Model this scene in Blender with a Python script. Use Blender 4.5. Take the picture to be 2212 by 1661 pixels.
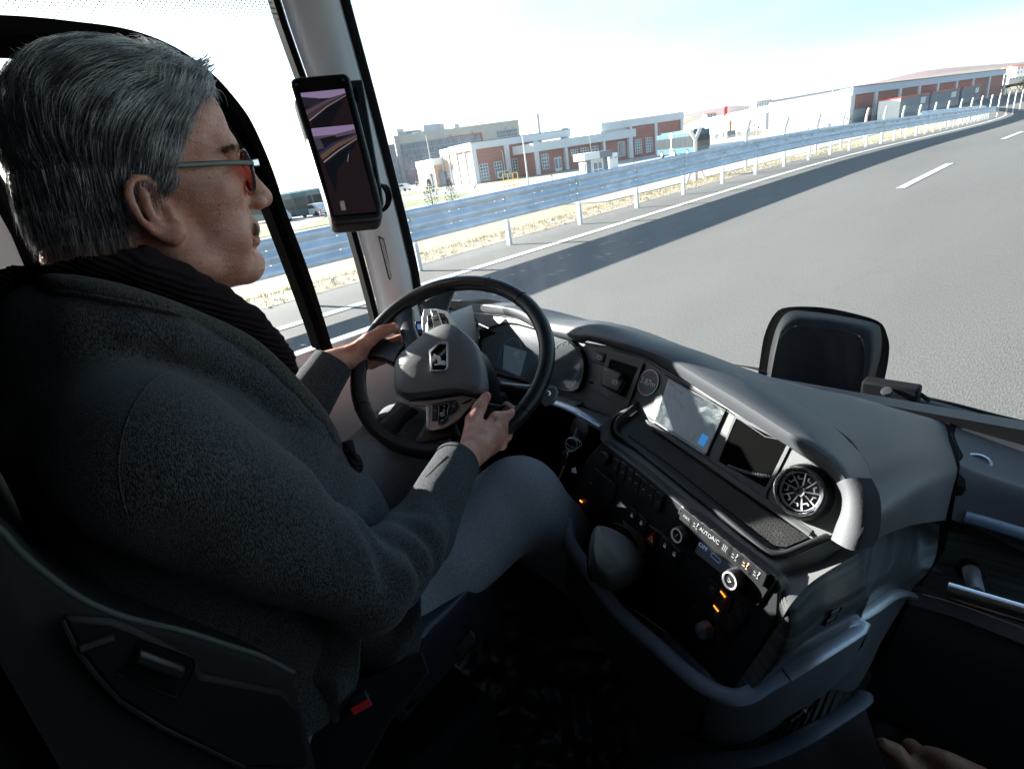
import bpy, bmesh, math, random
import numpy as np
from mathutils import Vector, Matrix
random.seed(7)
for o in list(bpy.data.objects): bpy.data.objects.remove(o, do_unlink=True)
SC = bpy.context.scene; COL = SC.collection
# ---------------------------------------------------------------- camera
W, H, FOC = 2212., 1661., 1180.          # picture units used for the lens
ROLL, DH = math.radians(8.8), 486.
PITCH = math.atan(DH/FOC)
_hx, _hy = W/2-DH*math.sin(ROLL), H/2-DH*math.cos(ROLL)
_vy = _hy-(2505-_hx)*math.tan(ROLL)
_U = np.array([-math.sin(ROLL)*math.cos(PITCH), math.cos(ROLL)*math.cos(PITCH), math.sin(PITCH)])
_F = np.array([2505-W/2, H/2-_vy, -FOC]); _F /= np.linalg.norm(_F); _F -= _U*_F.dot(_U); _F /= np.linalg.norm(_F)
CM = np.stack([np.cross(_F, _U), _F, _U])      # camera -> world
CP = np.array([0., 0., 1.6])
cd = bpy.data.cameras.new('camera'); cam = bpy.data.objects.new('camera', cd); COL.objects.link(cam)
cd.sensor_width = 36; cd.lens = FOC/W*36; cd.clip_start = .02; cd.clip_end = 6000
m4 = Matrix([[*CM[0], CP[0]], [*CM[1], CP[1]], [*CM[2], CP[2]], [0, 0, 0, 1]]); cam.matrix_world = m4
SC.camera = cam
# ---------------------------------------------------------------- light
SUN_EL, SUN_AZ = math.radians(17.0), (-.98, -.20)
sd = bpy.data.lights.new('sun', 'SUN'); sd.energy = 5.0; sd.angle = math.radians(.5); sd.color = (1, .965, .91)
so = bpy.data.objects.new('sun', sd); COL.objects.link(so)
az = Vector((SUN_AZ[0], SUN_AZ[1], 0)).normalized()
sdir = Vector((az.x*math.cos(SUN_EL), az.y*math.cos(SUN_EL), math.sin(SUN_EL)))
so.rotation_euler = sdir.to_track_quat('Z', 'Y').to_euler(); so.location = (-20, 0, 20)
wd = bpy.data.worlds.new('World'); SC.world = wd; wd.use_nodes = True
nt = wd.node_tree; bg = nt.nodes['Background']; sky = nt.nodes.new('ShaderNodeTexSky'); sky.sky_type = 'NISHITA'
sky.sun_disc = False; sky.sun_elevation = SUN_EL; sky.sun_rotation = math.atan2(sdir.x, sdir.y); sky.dust_density = .4
sky.ozone_density = 1.5
tcw = nt.nodes.new('ShaderNodeTexCoord'); mpw = nt.nodes.new('ShaderNodeMapping'); mpw.inputs['Scale'].default_value = (1.2, 2.2, 9); mpw.inputs['Rotation'].default_value = (0, .12, .5)
cn = nt.nodes.new('ShaderNodeTexNoise'); cn.inputs['Scale'].default_value = 1.3; cn.inputs['Detail'].default_value = 7; cn.inputs['Roughness'].default_value = .62; cn.inputs['Distortion'].default_value = .4
cr = nt.nodes.new('ShaderNodeMapRange'); cr.inputs[1].default_value = .46; cr.inputs[2].default_value = .78; cr.inputs[4].default_value = .55; cm_ = nt.nodes.new('ShaderNodeMix'); cm_.data_type = 'RGBA'; cm_.inputs[7].default_value = (3.6, 3.8, 4.0, 1)
nt.links.new(tcw.outputs['Generated'], mpw.inputs[0]); nt.links.new(mpw.outputs[0], cn.inputs[0]); nt.links.new(cn.outputs[0], cr.inputs[0]); nt.links.new(cr.outputs[0], cm_.inputs[0]); nt.links.new(sky.outputs[0], cm_.inputs[6])
sz = nt.nodes.new('ShaderNodeSeparateXYZ'); nt.links.new(tcw.outputs['Generated'], sz.inputs[0]); hz = nt.nodes.new('ShaderNodeMapRange'); hz.interpolation_type = 'SMOOTHSTEP'; hz.inputs[1].default_value = -.02; hz.inputs[2].default_value = .10; hz.inputs[3].default_value = .92; hz.inputs[4].default_value = 0
nt.links.new(sz.outputs[2], hz.inputs[0]); hm = nt.nodes.new('ShaderNodeMix'); hm.data_type = 'RGBA'; hm.inputs[7].default_value = (4.5, 4.75, 5.0, 1); nt.links.new(hz.outputs[0], hm.inputs[0]); cy = nt.nodes.new('ShaderNodeMix'); cy.data_type = 'RGBA'; cy.inputs[7].default_value = (1.45, 2.5, 3.05, 1); xw = nt.nodes.new('ShaderNodeMapRange'); xw.interpolation_type = 'SMOOTHSTEP'; xw.inputs[1].default_value = -.95; xw.inputs[2].default_value = -.15; xw.inputs[4].default_value = .8
nt.links.new(sz.outputs[0], xw.inputs[0]); lm_ = nt.nodes.new('ShaderNodeMapRange'); lm_.interpolation_type = 'SMOOTHSTEP'; lm_.inputs[1].default_value = .30; lm_.inputs[2].default_value = .60; lm_.inputs[3].default_value = 1; lm_.inputs[4].default_value = .12; nt.links.new(sz.outputs[2], lm_.inputs[0])
lw_ = nt.nodes.new('ShaderNodeMath'); lw_.operation = 'MULTIPLY'; nt.links.new(xw.outputs[0], lw_.inputs[0]); nt.links.new(lm_.outputs[0], lw_.inputs[1]); nt.links.new(lw_.outputs[0], cy.inputs[0])
cw_ = nt.nodes.new('ShaderNodeMath'); cw_.operation = 'MULTIPLY'; nt.links.new(cr.outputs[0], cw_.inputs[0]); nt.links.new(lm_.outputs[0], cw_.inputs[1]); nt.links.new(cw_.outputs[0], cm_.inputs[0]); nt.links.new(sky.outputs[0], cy.inputs[6]); nt.links.new(cy.outputs[2], cm_.inputs[6]); nt.links.new(cm_.outputs[2], hm.inputs[6])
nt.links.new(hm.outputs[2], bg.inputs[0]); bg.inputs[1].default_value = .064
SC.view_settings.view_transform = 'Standard'; SC.view_settings.look = 'None'; SC.view_settings.exposure = 2.4
SC.view_settings.gamma = 1
SC.render.engine = 'CYCLES'
# ---------------------------------------------------------------- helpers
def V(s, x0, y0): return lambda x, y: ((x0+x/s)*.864, (y0+y/s)*.864)
c1, c2, c3, c4, c5, c6, c7, c8 = V(2.373, 0, 0), V(2.769, 600, 100), V(3.02, 800, 650), V(2.555, 1350, 800), V(2.471, 1350, 1250), V(2.768, 1800, 700), V(2.472, 1950, 1250), V(2.458, 0, 1250)
d1, d2, d3, d4, d5, d6 = V(2.765, 900, 230), V(2.431, 1650, 150), V(2.021, 700, 1100), V(2.373, 0, 600), V(3.691, 600, 450), V(2.076, 0, 0)
e1, e2 = V(5.53, 2160, 150), V(5.53, 1760, 200)
def ray(p): return CM @ np.array([p[0]-W/2, H/2-p[1], -FOC])
def at(p, d): return CP+ray(p)/FOC*d                      # point at depth d
def ax(p, i, v): r = ray(p); return CP+r*((v-CP[i])/r[i])  # point where coordinate i equals v
def onx(p, v): return ax(p, 0, v)
def ony(p, v): return ax(p, 1, v)
def onz(p, v): return ax(p, 2, v)
class Plane:
    def __init__(s, a, b, c): s.o = np.array(a, float); s.n = np.cross(np.array(b)-s.o, np.array(c)-s.o); s.n /= np.linalg.norm(s.n); s.n *= -np.sign(s.n.dot(s.o-CP))
    def at(s, p, off=0.): r = ray(p); return CP+r*((s.o+s.n*off-CP).dot(s.n)/r.dot(s.n))
def nrm(v): v = np.array(v, float); return v/np.linalg.norm(v)

def tagp(o, label=None, cat=None, group=None, kind=None):
    for k, v in (('label', label), ('category', cat), ('group', group), ('kind', kind)):
        if v: o[k] = v
    return o
def thing(name, label, cat, loc=(0, 0, 0), group=None):
    o = bpy.data.objects.new(name, None); COL.objects.link(o); o.location = loc; o.empty_display_size = .1
    return tagp(o, label, cat, group)
class MB:
    def __init__(s): s.v = []; s.f = []
    def add(s, V, F):
        b = len(s.v); s.v += [tuple(map(float, x)) for x in V]; s.f += [tuple(b+i for i in f) for f in F]; return s
    def box(s, c, h, axes=None):
        A = np.eye(3) if axes is None else np.array(axes, float); c = np.array(c, float)
        P = [c+A[0]*h[0]*i+A[1]*h[1]*j+A[2]*h[2]*k for i in (-1, 1) for j in (-1, 1) for k in (-1, 1)]
        return s.add(P, [(0, 1, 3, 2), (4, 6, 7, 5), (0, 4, 5, 1), (2, 3, 7, 6), (0, 2, 6, 4), (1, 5, 7, 3)])
    def prism(s, P, e):
        P = [np.array(p, float) for p in P]; n = len(P); e = np.array(e, float)
        return s.add(P+[p+e for p in P], [tuple(range(n))[::-1], tuple(range(n, 2*n))]+[(i, (i+1) % n, n+(i+1) % n, n+i) for i in range(n)])
    def tube(s, path, r, n=10, closed=False, flat=1., caps=True):
        P = [np.array(p, float) for p in path]; m = len(P); rr = r if hasattr(r, '__len__') else [r]*m; rings = []; up = None
        for i in range(m):
            a = P[(i-1) % m] if (closed or i > 0) else P[i]; b = P[(i+1) % m] if (closed or i < m-1) else P[i]
            t = nrm(b-a)
            if up is None: up = np.array([0, 0, 1.]) if abs(t[2]) < .9 else np.array([1., 0, 0])
            x = nrm(np.cross(up, t)); y = np.cross(t, x); up = y
            rings += [P[i]+rr[i]*(x*math.cos(2*math.pi*k/n)+y*math.sin(2*math.pi*k/n)*flat) for k in range(n)]
        F = [(i*n+k, i*n+(k+1) % n, ((i+1) % m)*n+(k+1) % n, ((i+1) % m)*n+k) for i in range(m if closed else m-1) for k in range(n)]
        if not closed and caps: F += [tuple(range(n))[::-1], tuple(range((m-1)*n, m*n))]
        return s.add(rings, F)
    def lathe(s, c, axis, prof, n=32, ref=None, caps=False):
        a = nrm(axis); ref = np.array([0, 0, 1.]) if ref is None else ref
        x = nrm(np.cross(ref, a) if abs(a.dot(ref)) < .95 else np.cross([1., 0, 0], a)); y = np.cross(a, x); c = np.array(c, float)
        P = [c+a*h+r*(x*math.cos(2*math.pi*k/n)+y*math.sin(2*math.pi*k/n)) for (r, h) in prof for k in range(n)]
        m = len(prof); F = [(i*n+k, i*n+(k+1) % n, (i+1)*n+(k+1) % n, (i+1)*n+k) for i in range(m-1) for k in range(n)]
        if caps and prof[0][0] > 1e-6: F.append(tuple(range(n))[::-1])
        if caps and prof[-1][0] > 1e-6: F.append(tuple(range((m-1)*n, m*n)))
        return s.add(P, F)
    def loft(s, curves, n=24, close=False, caps=False, sub=1):
        R = [resample(c, n, close) for c in curves]
        if sub > 1:
            R = np.array(R); Q = []
            for k in range(n): Q.append(spline(R[:, k], (len(R)-1)*sub+1))
            R = list(np.array(Q).transpose(1, 0, 2))
        P = [p for c in R for p in c]; F = []; m = n if close else n-1
        for i in range(len(R)-1):
            for k in range(m): F.append((i*n+k, i*n+(k+1) % n, (i+1)*n+(k+1) % n, (i+1)*n+k))
        if caps: F += [tuple(range(n))[::-1], tuple(range((len(R)-1)*n, len(R)*n))]
        return s.add(P, F)
    def blob(s, c, h, axes=None, n=12, e=1.):
        A = np.eye(3) if axes is None else np.array(axes, float); c = np.array(c, float); P = []; m = n//2
        sg = lambda v: math.copysign(abs(v)**e, v)
        for i in range(m+1):
            t = math.pi*i/m
            for k in range(n):
                a = 2*math.pi*k/n; P.append(c+A[0]*h[0]*sg(math.sin(t))*sg(math.cos(a))+A[1]*h[1]*sg(math.sin(t))*sg(math.sin(a))+A[2]*h[2]*sg(math.cos(t)))
        return s.add(P, [(i*n+k, i*n+(k+1) % n, (i+1)*n+(k+1) % n, (i+1)*n+k) for i in range(m) for k in range(n)])
    def build(s, name, mat, parent=None, smooth=False, bevel=0, solid=0, sub=0, label=None, ang=40, weld=1e-5, seg=2, flip=False):
        me = bpy.data.meshes.new(name); o = bpy.data.objects.new(name, me); COL.objects.link(o)
        off = Vector((0, 0, 0)); q = parent
        while q is not None: off += q.location; q = q.parent
        me.from_pydata([Vector(v)-off for v in s.v], [], s.f); bm = bmesh.new(); bm.from_mesh(me)
        if weld: bmesh.ops.remove_doubles(bm, verts=bm.verts, dist=weld)
        bmesh.ops.recalc_face_normals(bm, faces=bm.faces)
        if flip: bmesh.ops.reverse_faces(bm, faces=bm.faces)
        bm.to_mesh(me); bm.free()
        for m in (mat if isinstance(mat, (list, tuple)) else [mat]): me.materials.append(m)
        if smooth:
            me.polygons.foreach_set('use_smooth', [True]*len(me.polygons))
            if ang < 180 and not sub: me.set_sharp_from_angle(angle=math.radians(ang))
        if solid: md = o.modifiers.new('solid', 'SOLIDIFY'); md.thickness = abs(solid); md.offset = -1 if solid > 0 else 1
        if bevel: md = o.modifiers.new('bevel', 'BEVEL'); md.width = bevel; md.segments = seg; md.limit_method = 'ANGLE'; md.angle_limit = math.radians(35); md.harden_normals = False; me.polygons.foreach_set('use_smooth', [True]*len(me.polygons))
        if bevel and not smooth: me.set_sharp_from_angle(angle=math.radians(30))
        if sub: md = o.modifiers.new('sub', 'SUBSURF'); md.levels = md.render_levels = sub
        if parent is not None: o.parent = parent
        if label: o['label'] = label
        return o
def spline(P, n):
    P = np.array(P, float); m = len(P)
    if m == 2: return np.array([P[0]+(P[1]-P[0])*t for t in np.linspace(0, 1, n)])
    E = np.vstack([2*P[0]-P[1], P, 2*P[-1]-P[-2]]); out = []
    for t in np.linspace(0, m-1, n):
        i = min(int(t), m-2); u = t-i; a, b, c, d = E[i:i+4]
        out.append(.5*((2*b)+(c-a)*u+(2*a-5*b+4*c-d)*u*u+(3*b-a-3*c+d)*u**3))
    return np.array(out)
def resample(P, n, close=False):
    P = np.array(P, float)
    if close: P = np.vstack([P, P[:1]]); n += 1
    S = spline(P, max(4*len(P), 60)) if len(P) > 2 else P
    L = np.r_[0, np.cumsum(np.linalg.norm(np.diff(S, axis=0), axis=1))]; t = np.linspace(0, L[-1], n)
    R = np.stack([np.interp(t, L, S[:, k]) for k in range(3)], 1)
    return R[:-1] if close else R
def rrect(hw, hh, r, n=5):
    P = []
    for sx, sy, a0 in ((1, 1, 0), (-1, 1, 90), (-1, -1, 180), (1, -1, 270)):
        for i in range(n): a = math.radians(a0+90*i/(n-1)); P.append((sx*(hw-r)+r*math.cos(a), sy*(hh-r)+r*math.sin(a)))
    return P
def text(s, c, xdir, ydir, size, mat, parent, name='lettering', th=.0004, align='CENTER'):
    cu = bpy.data.curves.new(name, 'FONT'); cu.body = s; cu.size = size; cu.extrude = th/2; cu.align_x = align; cu.align_y = 'CENTER'
    tmp = bpy.data.objects.new('tmp', cu); COL.objects.link(tmp); dg = bpy.context.evaluated_depsgraph_get()
    me = bpy.data.meshes.new_from_object(tmp.evaluated_get(dg)); bpy.data.objects.remove(tmp, do_unlink=True)
    x = nrm(xdir); y = nrm(ydir); z = np.cross(x, y); off = Vector((0, 0, 0)); q = parent
    while q is not None: off += q.location; q = q.parent
    M = Matrix([[x[0], y[0], z[0], c[0]-off.x], [x[1], y[1], z[1], c[1]-off.y], [x[2], y[2], z[2], c[2]-off.z], [0, 0, 0, 1]])
    me.transform(M); o = bpy.data.objects.new(name, me); COL.objects.link(o); me.materials.clear(); me.materials.append(mat); o.parent = parent; me.name = name
    return o
# ---------------------------------------------------------------- materials
def mat(name, col, rough=.6, metal=0., bump=None, var=None, spec=.5, emit=None, coat=0, sheen=0):
    m = bpy.data.materials.new(name); m.use_nodes = True; n = m.node_tree; b = n.nodes['Principled BSDF']; L = n.links
    b.inputs['Base Color'].default_value = (*col, 1); b.inputs['Roughness'].default_value = rough; b.inputs['Metallic'].default_value = metal
    b.inputs['Specular IOR Level'].default_value = spec; b.inputs['Coat Weight'].default_value = coat; b.inputs['Sheen Weight'].default_value = sheen
    if emit: b.inputs['Emission Color'].default_value = (*emit[0], 1); b.inputs['Emission Strength'].default_value = emit[1]*.22
    tc = n.nodes.new('ShaderNodeTexCoord')
    if var:   # (scale, amount, detail)
        t = n.nodes.new('ShaderNodeTexNoise'); t.inputs['Scale'].default_value = var[0]; t.inputs['Detail'].default_value = var[2] if len(var) > 2 else 4
        L.new(tc.outputs['Object'], t.inputs['Vector']); r = n.nodes.new('ShaderNodeValToRGB'); a = var[1]
        r.color_ramp.elements[0].position = .3; r.color_ramp.elements[1].position = .7
        r.color_ramp.elements[0].color = (*[c*(1-a) for c in col], 1); r.color_ramp.elements[1].color = (*[min(1, c*(1+a)) for c in col], 1)
        L.new(t.outputs['Fac'], r.inputs[0]); L.new(r.outputs[0], b.inputs['Base Color'])
    if bump:  # (type, scale, strength, dist)
        ty = bump[0]
        if ty == 'noise': t = n.nodes.new('ShaderNodeTexNoise'); t.inputs['Scale'].default_value = bump[1]; t.inputs['Detail'].default_value = 3; o = t.outputs['Fac']
        else: t = n.nodes.new('ShaderNodeTexVoronoi'); t.inputs['Scale'].default_value = bump[1]; o = t.outputs['Distance']
        L.new(tc.outputs['Object'], t.inputs['Vector']); u = n.nodes.new('ShaderNodeBump'); u.inputs['Strength'].default_value = bump[2]; u.inputs['Distance'].default_value = bump[3]
        L.new(o, u.inputs['Height']); L.new(u.outputs[0], b.inputs['Normal'])
    return m
def N(m, kind): return m.node_tree.nodes.new(kind)
def glass(name, tint=(.93, .96, .95), refl=.5, frost=0.):
    m = bpy.data.materials.new(name); m.use_nodes = True; n = m.node_tree; n.nodes.clear(); L = n.links
    o = n.nodes.new('ShaderNodeOutputMaterial'); t = n.nodes.new('ShaderNodeBsdfTransparent'); t.inputs[0].default_value = (*tint, 1)
    g = n.nodes.new('ShaderNodeBsdfGlossy'); g.inputs['Roughness'].default_value = .03; mx = n.nodes.new('ShaderNodeMixShader')
    lw = n.nodes.new('ShaderNodeLayerWeight'); lw.inputs[0].default_value = .25; mt = n.nodes.new('ShaderNodeMath'); mt.operation = 'MULTIPLY'; mt.inputs[1].default_value = refl
    L.new(lw.outputs['Fresnel'], mt.inputs[0]); L.new(mt.outputs[0], mx.inputs[0]); L.new(t.outputs[0], mx.inputs[1]); L.new(g.outputs[0], mx.inputs[2])
    L.new(mx.outputs[0], o.inputs[0])
    return m
# ================================================================ OUTSIDE
sp = lambda x, w=3.: w*math.log1p(math.exp(min(40, x/w)))
def zr(y): return -.03*sp(y-22)
def cx(y): return -.001*max(0, min(y, 400)-28)**2 if y < 120 else -.001*92**2-.18*(y-120)
def ground(x, y):
    e = x-cx(y); z = zr(min(y, 90))
    zf = -2.
    if e > -9.6: return z
    t = min(1, (-9.6-e)/5.5); t = t*t*(3-2*t)
    return z*(1-t)+zf*t
def surf_mat(name, c1_, c2_, scale, rough=.95, fine=None, bump=.3, bscale=40, stretch=1., warm=None):
    m = mat(name, c1_, rough); n = m.node_tree; L = n.links; b = n.nodes['Principled BSDF']; b.inputs['Specular IOR Level'].default_value = .25
    tc = N(m, 'ShaderNodeTexCoord'); mp = N(m, 'ShaderNodeMapping'); mp.inputs['Scale'].default_value = (1, stretch, 1); L.new(tc.outputs['Object'], mp.inputs[0])
    t = N(m, 'ShaderNodeTexNoise'); t.inputs['Scale'].default_value = scale; t.inputs['Detail'].default_value = 6; t.inputs['Roughness'].default_value = .65
    L.new(mp.outputs[0], t.inputs['Vector']); r = N(m, 'ShaderNodeValToRGB'); r.color_ramp.elements[0].position = .35; r.color_ramp.elements[1].position = .68
    r.color_ramp.elements[0].color = (*c1_, 1); r.color_ramp.elements[1].color = (*c2_, 1); L.new(t.outputs[0], r.inputs[0])
    t2 = N(m, 'ShaderNodeTexNoise'); t2.inputs['Scale'].default_value = bscale; t2.inputs['Detail'].default_value = 4; L.new(mp.outputs[0], t2.inputs['Vector'])
    mx = N(m, 'ShaderNodeMix'); mx.data_type = 'RGBA'; mx.blend_type = 'MULTIPLY'; mx.inputs[0].default_value = 1
    r2 = N(m, 'ShaderNodeValToRGB'); r2.color_ramp.elements[0].position = .3; r2.color_ramp.elements[1].position = .75; f = fine or .7
    r2.color_ramp.elements[0].color = (f, f, f, 1); r2.color_ramp.elements[1].color = (1.25, 1.25, 1.25, 1); L.new(t2.outputs[0], r2.inputs[0])
    L.new(r.outputs[0], mx.inputs[6]); L.new(r2.outputs[0], mx.inputs[7]); L.new(mx.outputs[2], b.inputs['Base Color'])
    bp = N(m, 'ShaderNodeBump'); bp.inputs['Strength'].default_value = bump; bp.inputs['Distance'].default_value = .01; L.new(t2.outputs[0], bp.inputs['Height']); L.new(bp.outputs[0], b.inputs['Normal'])
    return m
M_asph = surf_mat('asphalt', (.136, .132, .123), (.176, .170, .158), .25, .9, .78, .2, 110, .25)
_m = M_asph; _n = _m.node_tree; _g = N(_m, 'ShaderNodeTexCoord'); _v = N(_m, 'ShaderNodeTexVoronoi'); _v.feature = 'DISTANCE_TO_EDGE'; _v.inputs['Scale'].default_value = .22; _d = N(_m, 'ShaderNodeTexNoise'); _d.inputs['Scale'].default_value = 1.6; _d.inputs['Detail'].default_value = 6; _a = N(_m, 'ShaderNodeMix'); _a.data_type = 'RGBA'; _a.blend_type = 'ADD'; _a.inputs[0].default_value = .9
_n.links.new(_g.outputs['Object'], _d.inputs[0]); _n.links.new(_g.outputs['Object'], _a.inputs[6]); _n.links.new(_d.outputs['Color'], _a.inputs[7]); _n.links.new(_a.outputs[2], _v.inputs[0])
_r = N(_m, 'ShaderNodeMapRange'); _r.inputs[1].default_value = .0; _r.inputs[2].default_value = .006; _r.inputs[3].default_value = .55; _r.inputs[4].default_value = 1; _n.links.new(_v.outputs['Distance'], _r.inputs[0])
_x = N(_m, 'ShaderNodeMix'); _x.data_type = 'RGBA'; _x.blend_type = 'MULTIPLY'; _x.inputs[0].default_value = .12; _b = _n.nodes['Principled BSDF']; _s = _b.inputs['Base Color'].links[0].from_socket; _n.links.new(_s, _x.inputs[6]); _n.links.new(_r.outputs[0], _x.inputs[7]); _n.links.new(_x.outputs[2], _b.inputs['Base Color'])
M_line = mat('road_paint', (.62, .62, .6), .8, var=(6, .12, 8))
M_soil = surf_mat('dry_soil', (.32, .26, .19), (.43, .37, .285), 1.1, .95, .55, .8, 22)
M_grass = surf_mat('short_grass', (.20, .22, .10), (.32, .32, .19), .6, .95, .6, .6, 14)
M_field = surf_mat('dry_field', (.32, .29, .20), (.40, .36, .26), .05, .95, .8, .2, 2)
M_lot = surf_mat('concrete_yard', (.36, .36, .35), (.44, .43, .42), .2, .9, .85, .2, 8)
M_zinc = mat('galvanised_steel', (.58, .66, .76), .45, .45, var=(3, .12, 5))
M_beam = mat('beam_steel', (.58, .66, .76), .45, .45, var=(3, .16, 5)); _n = M_beam.node_tree; _g = N(M_beam, 'ShaderNodeTexCoord'); _s = N(M_beam, 'ShaderNodeSeparateXYZ'); _n.links.new(_g.outputs['Object'], _s.inputs[0])
def _mm(op, a, b):
    q = N(M_beam, 'ShaderNodeMath'); q.operation = op
    for i, x in enumerate((a, b)):
        if isinstance(x, (int, float)): q.inputs[i].default_value = x
        else: _n.links.new(x, q.inputs[i])
    return q.outputs[0]
_y = _mm('LESS_THAN', _mm('ABSOLUTE', _mm('SUBTRACT', _mm('ABSOLUTE', _mm('SUBTRACT', _mm('PINGPONG', _s.outputs[1], 1.1), .55), 0), .11), 0), .014); _z = _mm('LESS_THAN', _mm('ABSOLUTE', _mm('SUBTRACT', _mm('ABSOLUTE', _mm('SUBTRACT', _s.outputs[2], .77), 0), .105), 0), .008)
_h = _mm('MULTIPLY', _y, _z); _o = [k for k in _n.nodes if k.type == 'OUTPUT_MATERIAL'][0]; _t = _n.nodes.new('ShaderNodeBsdfTransparent'); _x = _n.nodes.new('ShaderNodeMixShader'); _n.links.new(_h, _x.inputs[0]); _n.links.new(_n.nodes['Principled BSDF'].outputs[0], _x.inputs[1]); _n.links.new(_t.outputs[0], _x.inputs[2]); _n.links.new(_x.outputs[0], _o.inputs[0])
M_post = mat('post_steel', (.62, .64, .64), .5, .3)
M_conc = mat('pale_concrete', (.62, .60, .56), .85, var=(4, .1))
def grid_sheet(name, x0, x1, y0, y1, nx, ny, fz, m, lift=0., rel=True, kind='structure', ys=None):
    b = MB(); P = []; ys = ys or [y0+(y1-y0)*j/ny for j in range(ny+1)]; ny = len(ys)-1
    for y in ys:
        for i in range(nx+1):
            x = x0+(x1-x0)*i/nx; X = x+cx(y) if rel else x; P.append((X, y, fz(X, y)+lift))
    b.add(P, [(j*(nx+1)+i, j*(nx+1)+i+1, (j+1)*(nx+1)+i+1, (j+1)*(nx+1)+i) for j in range(ny) for i in range(nx)])
    o = b.build(name, m, smooth=True, ang=180); o['kind'] = kind; return o
YS = [-2600, -800, -200, -60, -20]+[i*2. for i in range(-5, 60)]+[140, 180, 260, 400, 700, 1200, 2600]
b = MB(); XS = [-2600, -1500, -600, -300, -150, -80, -50, -35, -25, -19]+[-15.5+.5*i for i in range(14)]+[-7.5, -4, 0, 6, 12, 20, 40, 120, 500, 2600]
P = [(x+(cx(y) if abs(x) < 45 else 0), y, ground(x+cx(y), y)-.02) for y in YS for x in XS]; nx = len(XS)
b.add(P, [(j*nx+i, j*nx+i+1, (j+1)*nx+i+1, (j+1)*nx+i) for j in range(len(YS)-1) for i in range(nx-1)])
o = b.build('ground', M_field, smooth=True, ang=180); o['kind'] = 'structure'
YR = [-200, -60, -20]+[i*2. for i in range(-5, 60)]+[140, 180, 260]
grid_sheet('road', -8.75, 7.5, 0, 0, 12, 0, ground, M_asph, .0, ys=YR)
grid_sheet('verge', -12.5, -8.75, 0, 0, 10, 0, ground, M_soil, .004, ys=YR)
b = MB()
def strip(b, x0, x1, y0, y1, lift, n=1):
    for k in range(n):
        a, c = y0+(y1-y0)*k/n, y0+(y1-y0)*(k+1)/n
        b.add([(x0+cx(a), a, zr(a)+lift), (x1+cx(a), a, zr(a)+lift), (x1+cx(c), c, zr(c)+lift), (x0+cx(c), c, zr(c)+lift)], [(0, 1, 2, 3)])
strip(b, -7.2, -7.0, -60, 180, .008, 120); strip(b, 6.6, 6.8, -60, 180, .008, 120)
o = b.build('edge_lines', M_line); o['kind'] = 'structure'
b = MB()
for x in (-2.93,): 
    for k in [-3]+list(range(0, 18)): strip(b, x-.075, x+.075, 12.9+k*11.5, 17.0+k*11.5, .008, 3)
o = b.build('lane_markings', M_line); o['kind'] = 'structure'
# ground zones behind the guard rail
def zone(name, pts, m, lift, z=None, kind='structure'):
    b = MB(); P = [onz(p, -2.) for p in pts]; b.add([(p[0], p[1], -2+lift) for p in P], [tuple(range(len(P)))]); o = b.build(name, m); o['kind'] = kind; return o
zone('service_yard', [d1(300, 690), d1(840, 668), d1(1460, 548), d1(2212, 395), d2(140, 450), d2(660, 470), d2(1160, 412), d2(1500, 400), d2(900, 560), d1(1700, 760), d1(260, 860)], M_lot, .02)
zone('far_pavement', [c2(320, 1330), c2(620, 1215), c2(1100, 1085), c2(1600, 1060), c2(1640, 990), c2(1100, 1010), c2(560, 1130), c2(300, 1240)], M_lot, .036)
zone('lawn', [c2(-500, 1500), c2(640, 1272), c2(1090, 1178), c2(1540, 1090), c2(1620, 1052), c2(1540, 1062), c2(1100, 1128), c2(640, 1225), c2(-500, 1380)], M_grass, .028)
zone('planting_island', [c2(1130, 1090), c2(1330, 1060), c2(1460, 1020), c2(1230, 1050), c2(1100, 1075)], M_grass, .045)
# grass tufts and stones on the verge
def scatter(name, m, n, f, kind='stuff'):
    b = MB()
    for _ in range(n): f(b)
    o = b.build(name, m, weld=0); o['kind'] = kind; return o
rnd = random.uniform
def tuft(b):
    y = rnd(-2, 55) if random.random() < .6 else rnd(-2, 20); x = random.choice([rnd(-11.6, -8.8), rnd(-12.5, -9.6)])+cx(y); z = ground(x, y)
    for k in range(5):
        a = rnd(0, 6.28); h = rnd(.03, .11); d = rnd(.02, .06); w = .006
        p = np.array([x+rnd(-.05, .05), y+rnd(-.05, .05), z]); q = p+[math.cos(a)*d, math.sin(a)*d, h]; s = np.array([-math.sin(a)*w, math.cos(a)*w, 0])
        b.add([p-s, p+s, q], [(0, 1, 2)])
scatter('dry_grass', mat('straw', (.38, .33, .17), .9, var=(1.5, .35)), 4200, tuft)
def stone(b):
    y = rnd(-2, 40); x = rnd(-12.3, -8.7)+cx(y); s = rnd(.012, .05); b.blob((x, y, ground(x, y)+s*.2), (s, s*rnd(.6, 1), s*.5), n=6)
scatter('loose_stones', mat('stone', (.42, .36, .29), .9, var=(3, .3)), 1500, stone)
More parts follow.
